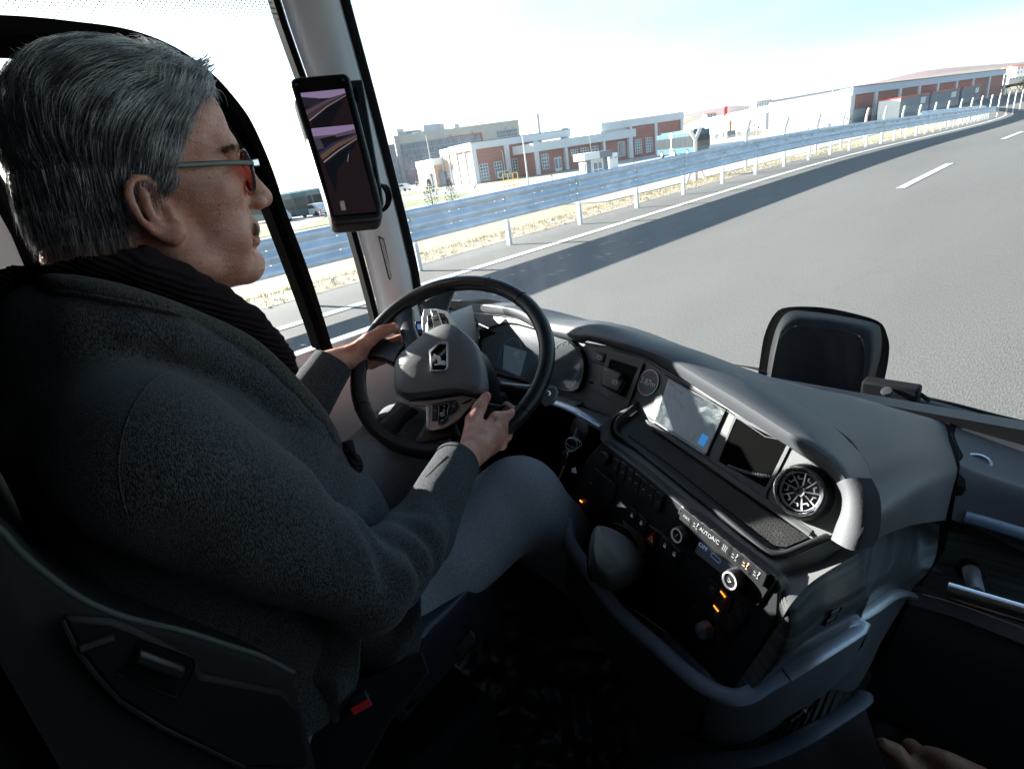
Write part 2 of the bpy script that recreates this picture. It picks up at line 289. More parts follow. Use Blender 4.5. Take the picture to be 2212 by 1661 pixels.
# hills
def hill(name, pts, m, dist, drop=120):
    b = MB(); top = [CP+ray(p)/np.hypot(*ray(p)[:2])*dist for p in pts]; top = spline(top, 80)
    P = []; 
    for i, t in enumerate(top):
        d = nrm([t[0], t[1], 0])
        for k in range(9):
            u = k/8; rz = math.sin(i*.9+k)*.006+math.sin(i*.37+k*1.7)*.012
            q = np.array([t[0], t[1], 0])-d*u*dist*.42; zz = -2+(t[2]+2)*(1-u)**1.4+(t[2]+2)*rz*6*u*(1-u); P.append((q[0], q[1], zz if k else t[2]))
        q = np.array([t[0], t[1], -2])+d*dist*.3; P.append(tuple(q))
    n = 10; F = []
    for i in range(79):
        for k in range(8): F.append((i*n+k, i*n+k+1, (i+1)*n+k+1, (i+1)*n+k))
        F.append((i*n+9, i*n, (i+1)*n, (i+1)*n+9))
    b.add(P, F); o = b.build(name, m, smooth=True, ang=180); o['kind'] = 'structure'; return o
M_hill = surf_mat('dry_hill', (.24, .195, .145), (.30, .255, .19), .006, .95, .85, .1, .03)
M_hill2 = surf_mat('reddish_hill', (.20, .13, .125), (.26, .185, .175), .004, .95, .85, .1, .02)
hill('hills', [d2(20, 372), d2(130, 338), d2(300, 300), d2(430, 280), d2(640, 268), d2(1180, 165), d2(1550, 78), d2(1800, 45), d2(2212, 12), d2(2500, -30)], M_hill2, 1900)
hill('hill_slope', [d2(60, 372), d2(250, 332), d2(640, 300), d2(1180, 172), d2(1500, 120), d2(1900, 62), d2(2212, 30), d2(2600, 0)], M_hill, 1300)
# ---------------------------------------------------------------- guard rails
def rail_profile():   # (outwards, up): three-wave beam
    P = []
    for i in range(25):
        u = i/24; P.append((.035*math.sin(u*math.pi*2*2.0-.0)**1*1.0, .43*(u-.5)))
    return P
def guard_rail(name, label, x, y0, y1, zt, side, hgt=.43):
    t = thing(name, label, 'guard rail', (x+cx(y0), y0, zr(y0)))
    prof = [(-.005, -.215), (.035, -.195), (.042, -.175), (.042, -.15), (-.03, -.105), (-.035, -.085), (-.035, -.065), (.038, -.02), (.042, 0), (.038, .02), (-.035, .065), (-.035, .085), (-.03, .105), (.042, .15), (.042, .175), (.035, .195), (-.005, .215)]
    b = MB(); ys = np.arange(y0, y1, 1.0); P = []; n = len(prof)
    for y in ys:
        for (o_, h_) in prof: P.append((x+cx(y)+o_*1.3, y, zr(y)+zt-hgt/2+h_*hgt/.43))
    b.add(P, [(j*n+i, j*n+i+1, (j+1)*n+i+1, (j+1)*n+i) for j in range(len(ys)-1) for i in range(n-1)])
    b.build('rail_beam', M_beam if side > 0 else M_zinc, t, smooth=True, ang=60)
    k = 0; bm0 = None; mb_ = mat('bolt', (.15, .16, .17), .5, .6)
    for y in np.arange(y0+.4, min(y1, 45), 4.4):
        for dz in (-.145, 0, .145):
            for dy in (-.12, .12): 
                P_ = Vector((x+cx(y)+.05, y+dy, zr(y)+zt-hgt/2+dz*1.25)); k += 1
                if k > 96 or side < 0: continue
                if bm0 is None: bm0 = MB().lathe((0, 0, 0), (1, 0, 0), [(0, 0.012), (.012, .01), (.014, 0)], 8).build('rail_bolt', mb_, None)
                q_ = bm0.copy() if k > 1 else bm0
                if k > 1: COL.objects.link(q_)
                q_.parent = t; q_.location = P_-t.location
    posts = []
    for i, y in enumerate(np.arange(y0+.7, min(y1, y0+88), 2.2)):
        b = MB(); X = x+cx(y)-.10; z0 = zr(y)-.3; z1 = zr(y)+zt-.06
        b.box((X, y, (z0+z1)/2), (.045, .007, (z1-z0)/2)).box((X+.042, y+.03, (z0+z1)/2), (.004, .03, (z1-z0)/2)).box((X-.042, y+.03, (z0+z1)/2), (.004, .03, (z1-z0)/2))
        b.box((X+.075, y+.02, zr(y)+zt-.22), (.03, .035, .12)); b.build('rail_post', M_post, t)
    return t
guard_rail('guard_rail', 'galvanised three wave guard rail with white posts along the road edge', -8.10, -13.0, 130, 1.035, 1, .53)
guard_rail('guard_rail', 'second guard rail behind the first, starting further down the road', -9.15, 44, 130, 1.25, -1, .3)
# ---------------------------------------------------------------- fence with bent concrete posts
tops = [e2(640, 565), e2(1165, 525), e2(1610, 480), e2(1960, 440), e1(70, 670), e1(320, 650), e1(570, 640), e1(795, 625), e1(1010, 590), e1(1190, 570), e1(1365, 545), e1(1515, 525), e1(1650, 500), e1(1785, 485), e1(1900, 465), e1(2025, 445), e1(2120, 430), e1(2212, 412)]
fp = [onx(p, -10.4) for p in tops]
t = thing('chain_link_fence', 'chain link fence on bent pale concrete posts behind the guard rail', 'fence', (fp[0][0], fp[0][1], -1))
for p in fp:
    b = MB(); z0 = ground(p[0], p[1])-.3; y = p[1]-.3
    b.tube([(p[0], y, z0), (p[0], y, p[2]-.42), (p[0]+.0, p[1]+.0, p[2])], .062, 4); b.build('fence_post', M_conc, t)
p = onx(d2(215, 420), -10.4); 
for dx, s in ((0, -1), (0, 1)):
    b = MB(); b.tube([(p[0], p[1], ground(p[0], p[1])-.3), (p[0], p[1], p[2]-.35), (p[0], p[1]+.35*s, p[2])], .07, 4); b.build('fence_post', M_conc, t)
    b = MB(); b.tube([(p[0], p[1], p[2]-.9), (p[0], p[1]+.9*s, ground(p[0], p[1])-.3)], .06, 4); b.build('brace_post', M_conc, t)
m = mat('wire', (.5, .52, .52), .5, .6)
b = MB()
ya, yb = p[1]-.0, fp[-1][1]
def wire(b, P, r=.004): b.tube(P, r, 3, caps=False)
for z in (0, .12, .24):
    wire(b, [(q[0], q[1]-.1, q[2]-.3+z) for q in fp], .006)
yy = p[1]
while yy < fp[2][1]:
    z = ground(p[0], yy)+.1; zt_ = p[2]-.4
    wire(b, [(p[0], yy, z), (p[0], yy+(zt_-z), zt_)]); wire(b, [(p[0], yy+(zt_-z), z), (p[0], yy, zt_)]); yy += .11
b.build('wire_mesh', m, t)
# ================================================================ BUILDINGS
M_beige = mat('beige_render', (.52, .50, .45), .8, var=(.3, .06)); M_white = mat('white_render', (.72, .73, .74), .8, var=(.3, .05))
def brick_mat(name, c, sc=3.):
    m = mat(name, c, .85); t = N(m, 'ShaderNodeTexBrick'); t.inputs['Scale'].default_value = sc; t.inputs['Color1'].default_value = (*c, 1); t.inputs['Color2'].default_value = (c[0]*.8, c[1]*.75, c[2]*.75, 1)
    t.inputs['Mortar'].default_value = (c[0]*1.3, c[1]*1.5, c[2]*1.5, 1); t.inputs['Mortar Size'].default_value = .012
    g = N(m, 'ShaderNodeTexCoord'); mp = N(m, 'ShaderNodeMapping'); mp.inputs['Rotation'].default_value = (math.pi/2, 0, 0); L = m.node_tree.links
    L.new(g.outputs['Object'], mp.inputs[0]); L.new(mp.outputs[0], t.inputs[0]); L.new(t.outputs[0], m.node_tree.nodes['Principled BSDF'].inputs['Base Color']); return m
M_brick = brick_mat('red_brick', (.42, .19, .15)); M_brick_lit = mat('sunlit_brick', (.50, .36, .27), .85, var=(2, .08))  # peach tone is the red brick with sunlight put into its colour
M_wglass = mat('window_glass', (.10, .16, .22), .12, 0, spec=.8, var=(.6, .5)); M_frame = mat('white_frame', (.75, .75, .75), .5); M_grey = mat('grey_panel', (.20, .22, .25), .6, var=(.4, .1))
M_dark = mat('dark_metal', (.03, .033, .038), .5); M_red = mat('red_trim', (.62, .08, .06), .5); M_roofg = mat('roof_sheet', (.55, .56, .57), .6)
class Facade:
    def __init__(s, L, R, z0):   # picture points of the wall's foot, ground height
        s.z0 = z0; s.L = onz(L, z0); s.R = onz(R, z0); s.init()
    @classmethod
    def world(c, L, R, z0): s = c.__new__(c); s.z0 = z0; s.L = np.array([*L[:2], z0]); s.R = np.array([*R[:2], z0]); s.init(); return s
    def init(s):
        s.u = nrm(s.R-s.L); s.n = np.cross(s.u, [0, 0, 1.]); s.n *= np.sign(np.dot(CP-s.L, s.n)); s.w = np.linalg.norm(s.R-s.L); s.pl = Plane(s.L, s.L+s.u, s.L+np.array([0, 0, 1.]))
    def uv(s, p, off=0): q = s.pl.at(p, off)-s.L; return q.dot(s.u), q[2]
    def P(s, u, v, o=0.): return s.L+s.u*u+np.array([0, 0, v])+s.n*o
    def slab(s, b, u0, u1, v0, v1, o0, o1): b.prism([s.P(u0, v0, o0), s.P(u1, v0, o0), s.P(u1, v1, o0), s.P(u0, v1, o0)], s.n*(o1-o0)); return b
    def rect(s, a, c): (u0, v0), (u1, v1) = s.uv(a), s.uv(c); return min(u0, u1), max(u0, u1), min(v0, v1), max(v0, v1)
    def window(s, par, r, nx=3, ny=4, o=.02, fm=None, surround=None):
        u0, u1, v0, v1 = r
        if surround: f = s.slab(MB(), u0-.12, u1+.12, v0-.12, v1+.12, o-.02, o+.015).build('surround', surround, par)
        w = s.slab(MB(), u0, u1, v0, v1, o, o+.03).build('window', M_wglass, par); b = MB(); t = .045
        for i in range(nx+1): x = u0+(u1-u0)*i/nx; s.slab(b, x-t, x+t, v0-t, v1+t, o+.032, o+.07)
        for j in range(ny+1): y = v0+(v1-v0)*j/ny; s.slab(b, u0-t, u1+t, y-t, y+t, o+.033, o+.075)
        f = b.build('frame', fm or M_frame, par); return w
# ---- low brick building with white parapet bands (B)
t = thing('brick_building', 'long low red brick building with white parapet bands and white barred windows', 'building', tuple(onz(d1(820, 635), -2)))
F = Facade(d1(820, 635), d1(1250, 560), -2.)
h = F.uv(d1(790, 352))[1]; h = max(6.5, h)
top = h; W1 = F.uv(d1(1445, 242))[0]; wl = F.w; bandb = F.uv(d1(793, 400))[1]
F.slab(MB(), 0, wl+.3, 0, bandb, -9, 0).build('wall', M_brick, t)
F.slab(MB(), -.5, W1, bandb, top, -9, .25).build('parapet', M_white, t); F.slab(MB(), -.55, W1+.05, top, top+.12, -9.05, .3).build('coping', M_grey, t)
b = MB()
for (x, w) in ((806, .45), (1033, .5), (1233, .5)): u = F.uv(d1(x, 560))[0]; F.slab(b, u-w, u+w, 0, bandb, 0, .22)
b.build('column', M_white, t)
for a, c in (((825, 505), (895, 605)), ((925, 490), (990, 590)), ((1050, 468), (1115, 565)), ((1150, 452), (1208, 548))): F.window(t, F.rect(d1(*a), d1(*c)), 3, 5, surround=M_grey)
b = MB()
for x in (993, 1208): u = F.uv(d1(x, 500))[0]; b.tube([F.P(u, .3, .15), F.P(u, bandb*.82, .15), F.P(u-.3, bandb*.88, .15)], .07, 6)
b.build('downpipe', M_frame, t)
# side wing in the sun
G = Facade.world(F.P(0, 0, -12.), F.P(0, 0), -2.); G.n = -F.u
ww = Facade.world(F.L+F.u*0-F.n*14, F.L, -2.)
ww.slab(MB(), 0, ww.w-.02, 0, bandb, -.3, .02).build('side_wall', M_brick_lit, t)
b = MB()
for k in range(5): ww.slab(b, ww.w*k/4.1-.2, ww.w*k/4.1+.3, 0, bandb, .02, .2)
ww.slab(b, 0, ww.w, bandb, top-.004, -.3, .22)
b.build('side_column', M_white, t)
for k in range(4):
    for q in (.25, .62): u = ww.w*(k+q)/4.1; ww.window(t, (u, u+.75, .5, 2.9), 2, 4, .03)
w2 = Facade.world(F.L-F.n*14-F.u*2, F.L-F.n*14-F.n*9-F.u*2, -2.)
b = MB(); w2.slab(b, 0, w2.w, 0, 4.2, -6, 0); b.build('rear_wing', M_brick_lit, t); b = MB(); w2.slab(b, -.2, w2.w, 4.2, 5.4, -6, .1); b.build('rear_parapet', M_white, t)
# lower front extension
E2 = Facade(d1(1225, 575), d1(1888, 457), -2.)
b2b = E2.uv(d1(1240, 412))[1]; b2t = E2.uv(d1(1225, 352))[1]; WR = E2.uv(d1(1905, 280))[0]
b = MB(); E2.slab(b, .5, WR-.6, 0, b2b, -7, -.6); b.build('extension_wall', M_brick, t)
E2.slab(MB(), -.2, WR, b2b, b2t, -7, .1).build('extension_parapet', M_white, t)
b = MB()
for x in (1236, 1437, 1700, 1876): u = E2.uv(d1(x, 500))[0]; E2.slab(b, u-.28, u+.28, 0, b2b, -.6, 0)
b.build('extension_column', M_white, t)
E2.L = E2.L-E2.n*.6
for a, c, nx, ny in (((1265, 435), (1322, 528), 3, 4), ((1470, 403), (1520, 430), 3, 2), ((1538, 392), (1592, 418), 3, 2), ((1610, 380), (1662, 410), 2, 2), ((1795, 350), (1848, 438), 1, 1)): E2.window(t, E2.rect(d1(*a), d1(*c)), nx, ny, surround=M_grey)
r = E2.rect(d1(1355, 455), d1(1412, 538)); d_ = E2.slab(MB(), r[0], r[1], 0, r[3], .02, .06).build('door', M_frame, t)
for k in (0, 1): E2.slab(MB(), r[0]+.12+k*(r[1]-r[0])/2, r[0]-.1+(k+1)*(r[1]-r[0])/2, .5, r[3]-.2, .062, .075).build('door_glass', M_wglass, d_)
# tall right block
T = Facade(d1(1888, 457), d1(2212, 402), -2.); uR = T.uv(d2(140, 430))[0]; u0 = T.uv(d1(1672, 330))[0]; tt = T.uv(d1(1900, 185))[1]; tb = T.uv(d1(1885, 240))[1]
T.slab(MB(), -.3, uR, 0, tb, -8, -.1).build('tall_wall', M_brick, t); T.slab(MB(), u0, uR+.2, tb, tt, -8, .1).build('tall_parapet', M_white, t)
T.slab(MB(), u0, -.3, b2b, tb, -8, -.4).build('upper_wall', M_white, t)
b = MB()
for x in (1880, 2052): u = T.uv(d1(x, 430))[0]; T.slab(b, u-.3, u+.3, 0, tb, -.1, .12)
T.slab(b, uR-.6, uR, 0, tb, -.1, .12); b.build('tall_column', M_white, t)
for a, c in (((1900, 335), (1948, 422)), ((1975, 322), (2022, 412))): T.window(t, T.rect(d1(*a), d1(*c)), 3, 5, -.06, surround=M_grey)
b = MB()
for x in (1505, ): u = T.uv(d1(x, 250))[0]; b.tube([T.P(u, tt-2.5, -5), T.P(u, tt+.2, -5)], .9, 12)
b.tube([T.P(T.uv(d1(1338, 200))[0], tb-3, -6), T.P(T.uv(d1(1333, 140))[0], T.uv(d1(1333, 140))[1]*1.05, -6)], .28, 8)
b.build('chimney', M_roofg, t, smooth=True)
# air conditioners
def ac(F, x, y):
    u, v = F.uv(d1(x, y)); g = thing('air_conditioner', 'white air conditioner outdoor unit on the ground against the brick wall', 'air conditioner', tuple(F.P(u, 0, .6)), 'air conditioners along the brick wall')
    F.slab(MB(), u-.55, u+.55, .25, 1.5, .35, .8).build('casing', M_frame, g); b = MB(); b.lathe(F.P(u, .9, .8), F.n, [(.42, 0), (.42, .03), (.3, .03), (.3, .012), (.1, .012), (.1, .03), (0, .03)], 16); b.build('fan', M_grey, g)
    b = MB(); F.slab(b, u-.5, u-.42, 0, .25, .35, .8); F.slab(b, u+.42, u+.5, 0, .25, .35, .8); b.build('leg', M_dark, g)
for x, y in ((960, 590), (1003, 585), (1178, 550)): ac(F, x, y)
# ---- beige office with glazed front (A)
t = thing('office_building', 'beige office block with dark glazed front behind the brick building', 'building', tuple(onz(d1(300, 640), -2)))
A = Facade(d1(300, 640), d1(560, 598), -2.); ah = A.uv(d1(237, 312))[1]; wr = A.uv(d1(1100, 250))[0]
A.slab(MB(), 0, wr, 0, ah, -14, 0).build('wall', M_beige, t); A.slab(MB(), -.1, wr+.1, ah, ah+.35, -14.1, .1).build('coping', M_roofg, t)
def curtain(F, par, r, n, seed):
    u0, u1, v0, v1 = r; F.slab(MB(), u0, u1, v0, v1, .02, .06).build('glazing', M_wglass, par); b = MB(); random.seed(seed)
    for i in range(n+1): u = u0+(u1-u0)*i/n; F.slab(b, u-.06, u+.06, v0, v1, .062, .14)
    k = max(2, int((v1-v0)/3.4))
    for j in range(k+1): v = v0+(v1-v0)*j/k; F.slab(b, u0, u1, v-.09, v+.09, .061, .12)
    b.build('mullions', mat('mullion', (.35, .4, .45), .5), par)
    b = MB()
    for i in range(n):
        if random.random() < .6: u = u0+(u1-u0)*(i+.2)/n; v = random.uniform(v0, v1-1.5); F.slab(b, u, u+(u1-u0)/n*.4, v, v+random.uniform(1., 3.), .063, .1)
    b.build('spandrels', M_grey, par)
r1 = A.rect(d1(280, 362), d1(300, 640)); ub = A.uv(d1(560, 500))[0]
ut = A.uv(d1(835, 292))[0]; vt = A.uv(d1(275, 363))[1]; v2 = A.uv(d1(835, 322))[1]
curtain(A, t, (1.6, ut, vt-4.2, vt), 44, 3); curtain(A, t, (1.6, ub+14, .3, vt-4.3), 26, 4)
b = MB(); A.slab(b, ut, ut+.3, vt-4.4, vt+.2, .0, .5); A.slab(b, ut*.6, ut+.3, vt, vt+.25, 0, .5); b.build('red_edge', M_red, t)
r2 = A.rect(d1(942, 275), d1(1090, 300)); curtain(A, t, (r2[0], r2[1], r2[2], r2[3]), 14, 5)
b = MB()
for x, w, hh in ((300, 1.2, 2.2), (345, 3.2, 1.2), (395, 3., 1.2), (525, 3., 2.4), (592, 1.2, 2.2), (703, .9, 1.5)): u = A.uv(d1(x, 290))[0]; A.slab(b, u-w, u+w, ah+.35, ah+.35+hh, -9, -4)
b.build('rooftop_unit', M_roofg, t)
S = Facade.world(A.L-A.n*60+A.u*0, A.L-A.n*17, -2.)
o = thing('glass_annex', 'dark glazed annex at the far left of the beige office block', 'building', tuple(S.L))
q = onz(d1(265, 655), -2.); S = Facade.world(q-A.n*45-A.u*6, q-A.n*2-A.u*6, -2)
S.slab(MB(), 0, S.w, 0, 12.5, -8, 0).build('wall', M_grey, o); curtain(S, o, (.5, S.w-.5, .5, 11.8), 16, 9)
# ---- kiosk
t = thing('gate_kiosk', 'small white and grey guard kiosk with flat roof in front of the brick building', 'kiosk', tuple(onz(d1(1520, 625), -2)))
K = Facade(d1(1575, 625), d1(1722, 600), -2.); kh = K.uv(d1(1600, 470))[1]; kt = K.uv(d1(1600, 422))[1]; kw = K.w
K.slab(MB(), 0, kw, 0, kh, -kw*.8, 0).build('wall', M_frame, t, label=None)
K.slab(MB(), -.35, kw+.35, kh, kt, -kw*.8-.4, .45).build('roof', M_grey, t); b = MB(); K.slab(b, -.4, kw*.55, kh+.03, kt+.05, -kw*.8-.45, .5); b.build('roof_band', M_white, t)
b = MB(); 
for u in (.0, kw-.5): K.slab(b, u-.01, u+.5, 0, kh, -kw*.8-.01, .03)
b.build('corner', M_grey, t); K.window(t, (kw*.3, kw*.72, .4, kh*.85), 2, 2, .03)
K2 = Facade.world(K.P(0, 0, -kw*.8), K.P(0, 0, 0), -2.); K2.window(t, (K2.w*.2, K2.w*.5, .3, kh*.85), 1, 2, .03); K2.window(t, (K2.w*.6, K2.w*.85, .3, kh*.85), 1, 2, .03)
t = thing('electric_cabinet', 'tall white electric cabinets standing right of the kiosk', 'cabinet', tuple(onz(d1(1755, 545), -2)))
Q = Facade(d1(1727, 545), d1(1788, 535), -2.); qh = Q.uv(d1(1740, 425))[1]
for k in (0, 1): c_ = Q.slab(MB(), Q.w*k/2+.01, Q.w*(k+1)/2-.01, .1, qh, -.7, 0).build('cabinet_box', M_frame, t); Q.slab(MB(), Q.w*(k+.2)/2, Q.w*(k+.8)/2, qh*.7, qh*.76, .002, .03).build('vent', M_grey, c_)
# ---- white hall with brick bays
t = thing('white_hall', 'large white industrial hall with red brick bays along its right side', 'building', tuple(onz(d2(1155, 405), -2)))
M_ = onz(d2(1155, 405), -2.); htop = ax(d2(1168, 170), 0, M_[0])[2]; hh = htop+2
M_R = onz(d2(2103, 60), htop); M_L = onz(d2(657, 470), -2)
HL = Facade.world(M_L, M_, -2.); HR = Facade.world(M_, M_R, -2.)
HL.slab(MB(), 0, HL.w, 0, hh, -2, 0).build('gable_wall', M_white, t)
HR.slab(MB(), 0, HR.w, 0, hh*.99, -12, -.2).build('wall', M_brick, t); HR.slab(MB(), -.3, HR.w+.2, hh*.81, hh+.01, -12.3, .12).build('parapet', mat('band_render', (.55, .62, .72), .7), t)
b = MB(); HR.slab(b, -.35, HR.w+.3, hh+.01, hh+.2, -12.3, .2); HL.slab(b, -.1, HL.w, hh+.01, hh+.2, -2, .1); b.build('coping', M_grey, t)
b = MB()
for x in (1166, 1315, 1458, 1573, 1683, 1795, 1893, 1990, 2085): u = HR.uv(d2(x, 200))[0]; HR.slab(b, u-.55, u+.55, 0, hh*.81, -.2, .15)
b.build('column', M_white, t); HR.slab(MB(), 1.2, 5.5, 0, hh*.42, -.19, .05).build('door', mat('grey_door', (.33, .4, .42), .5), t)
# ---- containers with red roof edge
k = 0
t = None
for i, (xa, xb, nm) in enumerate(((1450, 1632, 'leftmost'), (1640, 1812, 'middle'), (1820, 1938, 'rightmost'))):
    z = -1.9; base = onz(d2(1450, 362), z); ll = ax(d2(xa, 300), 0, base[0]) if i else base; rr_ = ax(d2(xb, 260), 0, base[0]+.0)
    C_ = Facade.world((base[0], ll[1]), (base[0], rr_[1]), z); 
    if i == 0: hcon = ax(d2(1457, 236), 0, base[0])[2]-z
    t = thing('site_container', 'grey site cabin with red roof edge before the white hall, the %s of three' % nm, 'cabin', (base[0], ll[1], z), 'grey cabins before the white hall')
    C_.slab(MB(), 0, C_.w, 0, hcon, -2.6 if i else -3.2, 0).build('wall', M_grey, t); r_ = C_.slab(MB(), -.05, C_.w+.05, hcon, hcon+.22, -3.3, .12).build('roof', M_red, t)
    C_.slab(MB(), C_.w*.68, C_.w*.86, hcon*.55, hcon*.88, .01, .05).build('window', M_frame, t)
    if i == 0: E_ = Facade.world((base[0]-3.2, ll[1]-.03), (base[0]-.01, ll[1]-.03), z); E_.slab(MB(), 0, E_.w, 0, hcon-.01, -.02, .02).build('sunlit_end', M_frame, t)  # white sheet puts sunlight into the colour of the grey cabin's end
# ---- long low white building
t = thing('low_shed', 'long low white shed with pale roof behind the hedge shrubs', 'building', tuple(onz(d2(300, 460), -2)))
Lf = Facade(d2(140, 470), d2(640, 425), -2.); lh = Lf.uv(d2(180, 408))[1]
Lf.slab(MB(), -6, Lf.w, 0, lh, -10, 0).build('wall', mat('pale_wall', (.55, .62, .68), .8), t)
b = MB(); b.prism([Lf.P(-6.3, lh, .5), Lf.P(-6.3, lh+2.6, -6), Lf.P(-6.3, lh, -11)], Lf.u*(Lf.w+7)); b.build('roof', M_white, t)
for i in range(9): Lf.window(t, (Lf.w*(i+.3)/9, Lf.w*(i+.45)/9, lh*.3, lh*.75), 1, 2, .03)
# ---- distant houses
def house(nm, lab, p, d, w, h, wall, roofc, fl=2, dp=8):
    q = CP+nrm(ray(p)*np.array([1, 1, 0]))*d; z0 = (CP+ray(p)/np.hypot(*ray(p)[:2])*d)[2]; t = thing(nm, lab, 'building', (q[0], q[1], z0)); rt = nrm([CM[0][0], CM[1][0], 0])
    Fh = Facade.world(q, q+rt*w, z0-1.5); hh = h+1.5
    Fh.slab(MB(), 0, w, 0, hh, -dp, 0).build('wall', wall, t)
    if roofc: b = MB(); b.prism([Fh.P(-.4, hh, .6), Fh.P(-.4, hh+h*.35, -dp/2), Fh.P(-.4, hh, -dp-.6)], Fh.u*(w+.8)); b.build('roof', roofc, t)
    b = MB()
    for j in range(fl):
        for i in range(max(2, int(w/1.4))): u = w*(i+.5)/max(2, int(w/1.4)); v = 1.5+h*(j+.3)/fl; Fh.slab(b, u-.25, u+.25, v, v+h/fl*.5, .02, .1)
    b.build('windows', M_wglass, t)
M_tile = mat('tile_roof', (.45, .16, .10), .8)
house('apartment_block', 'distant white apartment block left of the white hall', d2(585, 322), 420, 9.5, 6.5, M_white, None, 5)
house('house', 'pink distant apartment block touching the left edge of the white hall', d2(625, 322), 430, 8, 6.5, mat('pink_wall', (.6, .45, .38), .8), None, 5)
house('house', 'small distant house with red roof above the low white shed', d2(285, 360), 350, 5, 2.2, M_white, M_tile)
house('house', 'distant white house with red roof beyond the right end of the hall', d2(2118, 95), 420, 8, 3, M_white, M_tile)
house('house', 'distant red roofed house at the right edge of the photo', d2(2165, 92), 400, 6, 3.4, M_white, M_tile)
house('pale_shed', 'distant pale shed below the houses at the right edge', d2(2120, 130), 380, 25, 1.2, M_conc, None, 1)
# ---------------------------------------------------------------- lamp posts
def lamp(lab, foot, top, arm, z=-2., r=.11):
    f = onz(foot, z) if foot else None; tp = ax(top, 0, f[0]); tp[1] = f[1] if abs(tp[1]-f[1]) < 3 else tp[1]; hgt = tp[2]-z
    g = thing('street_lamp', lab, 'street lamp', tuple(f), 'street lamps around the yard')
    MB().tube([(f[0], f[1], z), (f[0], f[1], z+hgt)], [r, r*.55], 8).build('pole', M_conc, g, smooth=True)
    dv = nrm([CM[0][0], CM[1][0], 0])*arm; MB().tube([(f[0], f[1], z+hgt-.1), (f[0]+dv[0]*.5, f[1]+dv[1]*.5, z+hgt+.4), (f[0]+dv[0], f[1]+dv[1], z+hgt+.5)], r*.4, 6).build('arm', M_conc, g, smooth=True)
    MB().blob((f[0]+dv[0]*1.15, f[1]+dv[1]*1.15, z+hgt+.48), (.35, .16, .07), n=8).build('lamp_head', M_zinc, g, smooth=True)
lamp('tall pale street lamp standing in front of the brick building', d1(1165, 645), d1(1088, 92), -1.8)
lamp('street lamp beside the young fir trees before the office block', d1(533, 715), d1(455, 300), -1.4)
lamp('leftmost street lamp by the dark glazed annex', d1(250, 660), d1(190, 432), -1.2, r=.09)
lamp('thin street lamp rising behind the kiosk roof', d1(1605, 520), d1(1604, 300), 1.2, r=.06)
lamp('tall street lamp before the blank white hall wall', e2(1740, 700), e2(1803, -20), -2.)
lamp('street lamp behind the bent fence post by the shrubs', e2(625, 835), e2(655, 190), -2.2, r=.09)
lamp('thin lamp left of the white hall', e2(720, 780), e2(728, 340), .6, r=.07)
# flag, statue
p = onz(e2(378, 800), -2.); g = thing('flagpole', 'flagpole with a small red flag behind the statue', 'flagpole', (p[0]-4, p[1]+6, -2)); zt_ = ax(e2(374, 355), 0, p[0])[2]
MB().tube([(p[0]-4, p[1]+6, -2), (p[0]-4, p[1]+6, zt_+.6)], .09, 6).build('pole', M_frame, g)
MB().loft([[(p[0]-4, p[1]+6, zt_+.3), (p[0]-4.7, p[1]+5.6, zt_-.1), (p[0]-5, p[1]+5.8, zt_-1)], [(p[0]-4, p[1]+6, zt_-1.4), (p[0]-4.6, p[1]+5.7, zt_-2.2), (p[0]-5, p[1]+5.8, zt_-2.9)]], 8).build('flag', mat('flag_red', (.75, .03, .03), .7), g, solid=.01)
g = thing('statue', 'bronze coloured standing statue on a dark stone plinth', 'statue', tuple(p)); Fz = Facade.world(p-nrm([CM[0][0], CM[1][0], 0])*1.2, p+nrm([CM[0][0], CM[1][0], 0])*1.2, -2)
ph = Fz.uv(e2(380, 700))[1]; sh_ = Fz.uv(e2(388, 535))[1]-ph; Fz.slab(MB(), .1, Fz.w-.1, 0, ph, -2, 0).build('plinth', M_grey, g)
b = MB(); c_ = Fz.P(Fz.w/2, ph, -1); b.tube([c_, c_+[0, 0, sh_*.45], c_+[0, 0, sh_*.8], c_+[0, 0, sh_*.86]], [sh_*.11, sh_*.13, sh_*.14, sh_*.05], 8); b.blob(c_+[0, 0, sh_*.93], (sh_*.07,)*3, n=8); b.tube([c_+[0, 0, sh_*.78], c_+Fz.u*sh_*.16+[0, 0, sh_*.55], c_+Fz.u*sh_*.12+[0, 0, sh_*.4]], sh_*.045, 6)
b.build('figure', mat('bronze', (.42, .25, .12), .5), g, smooth=True)
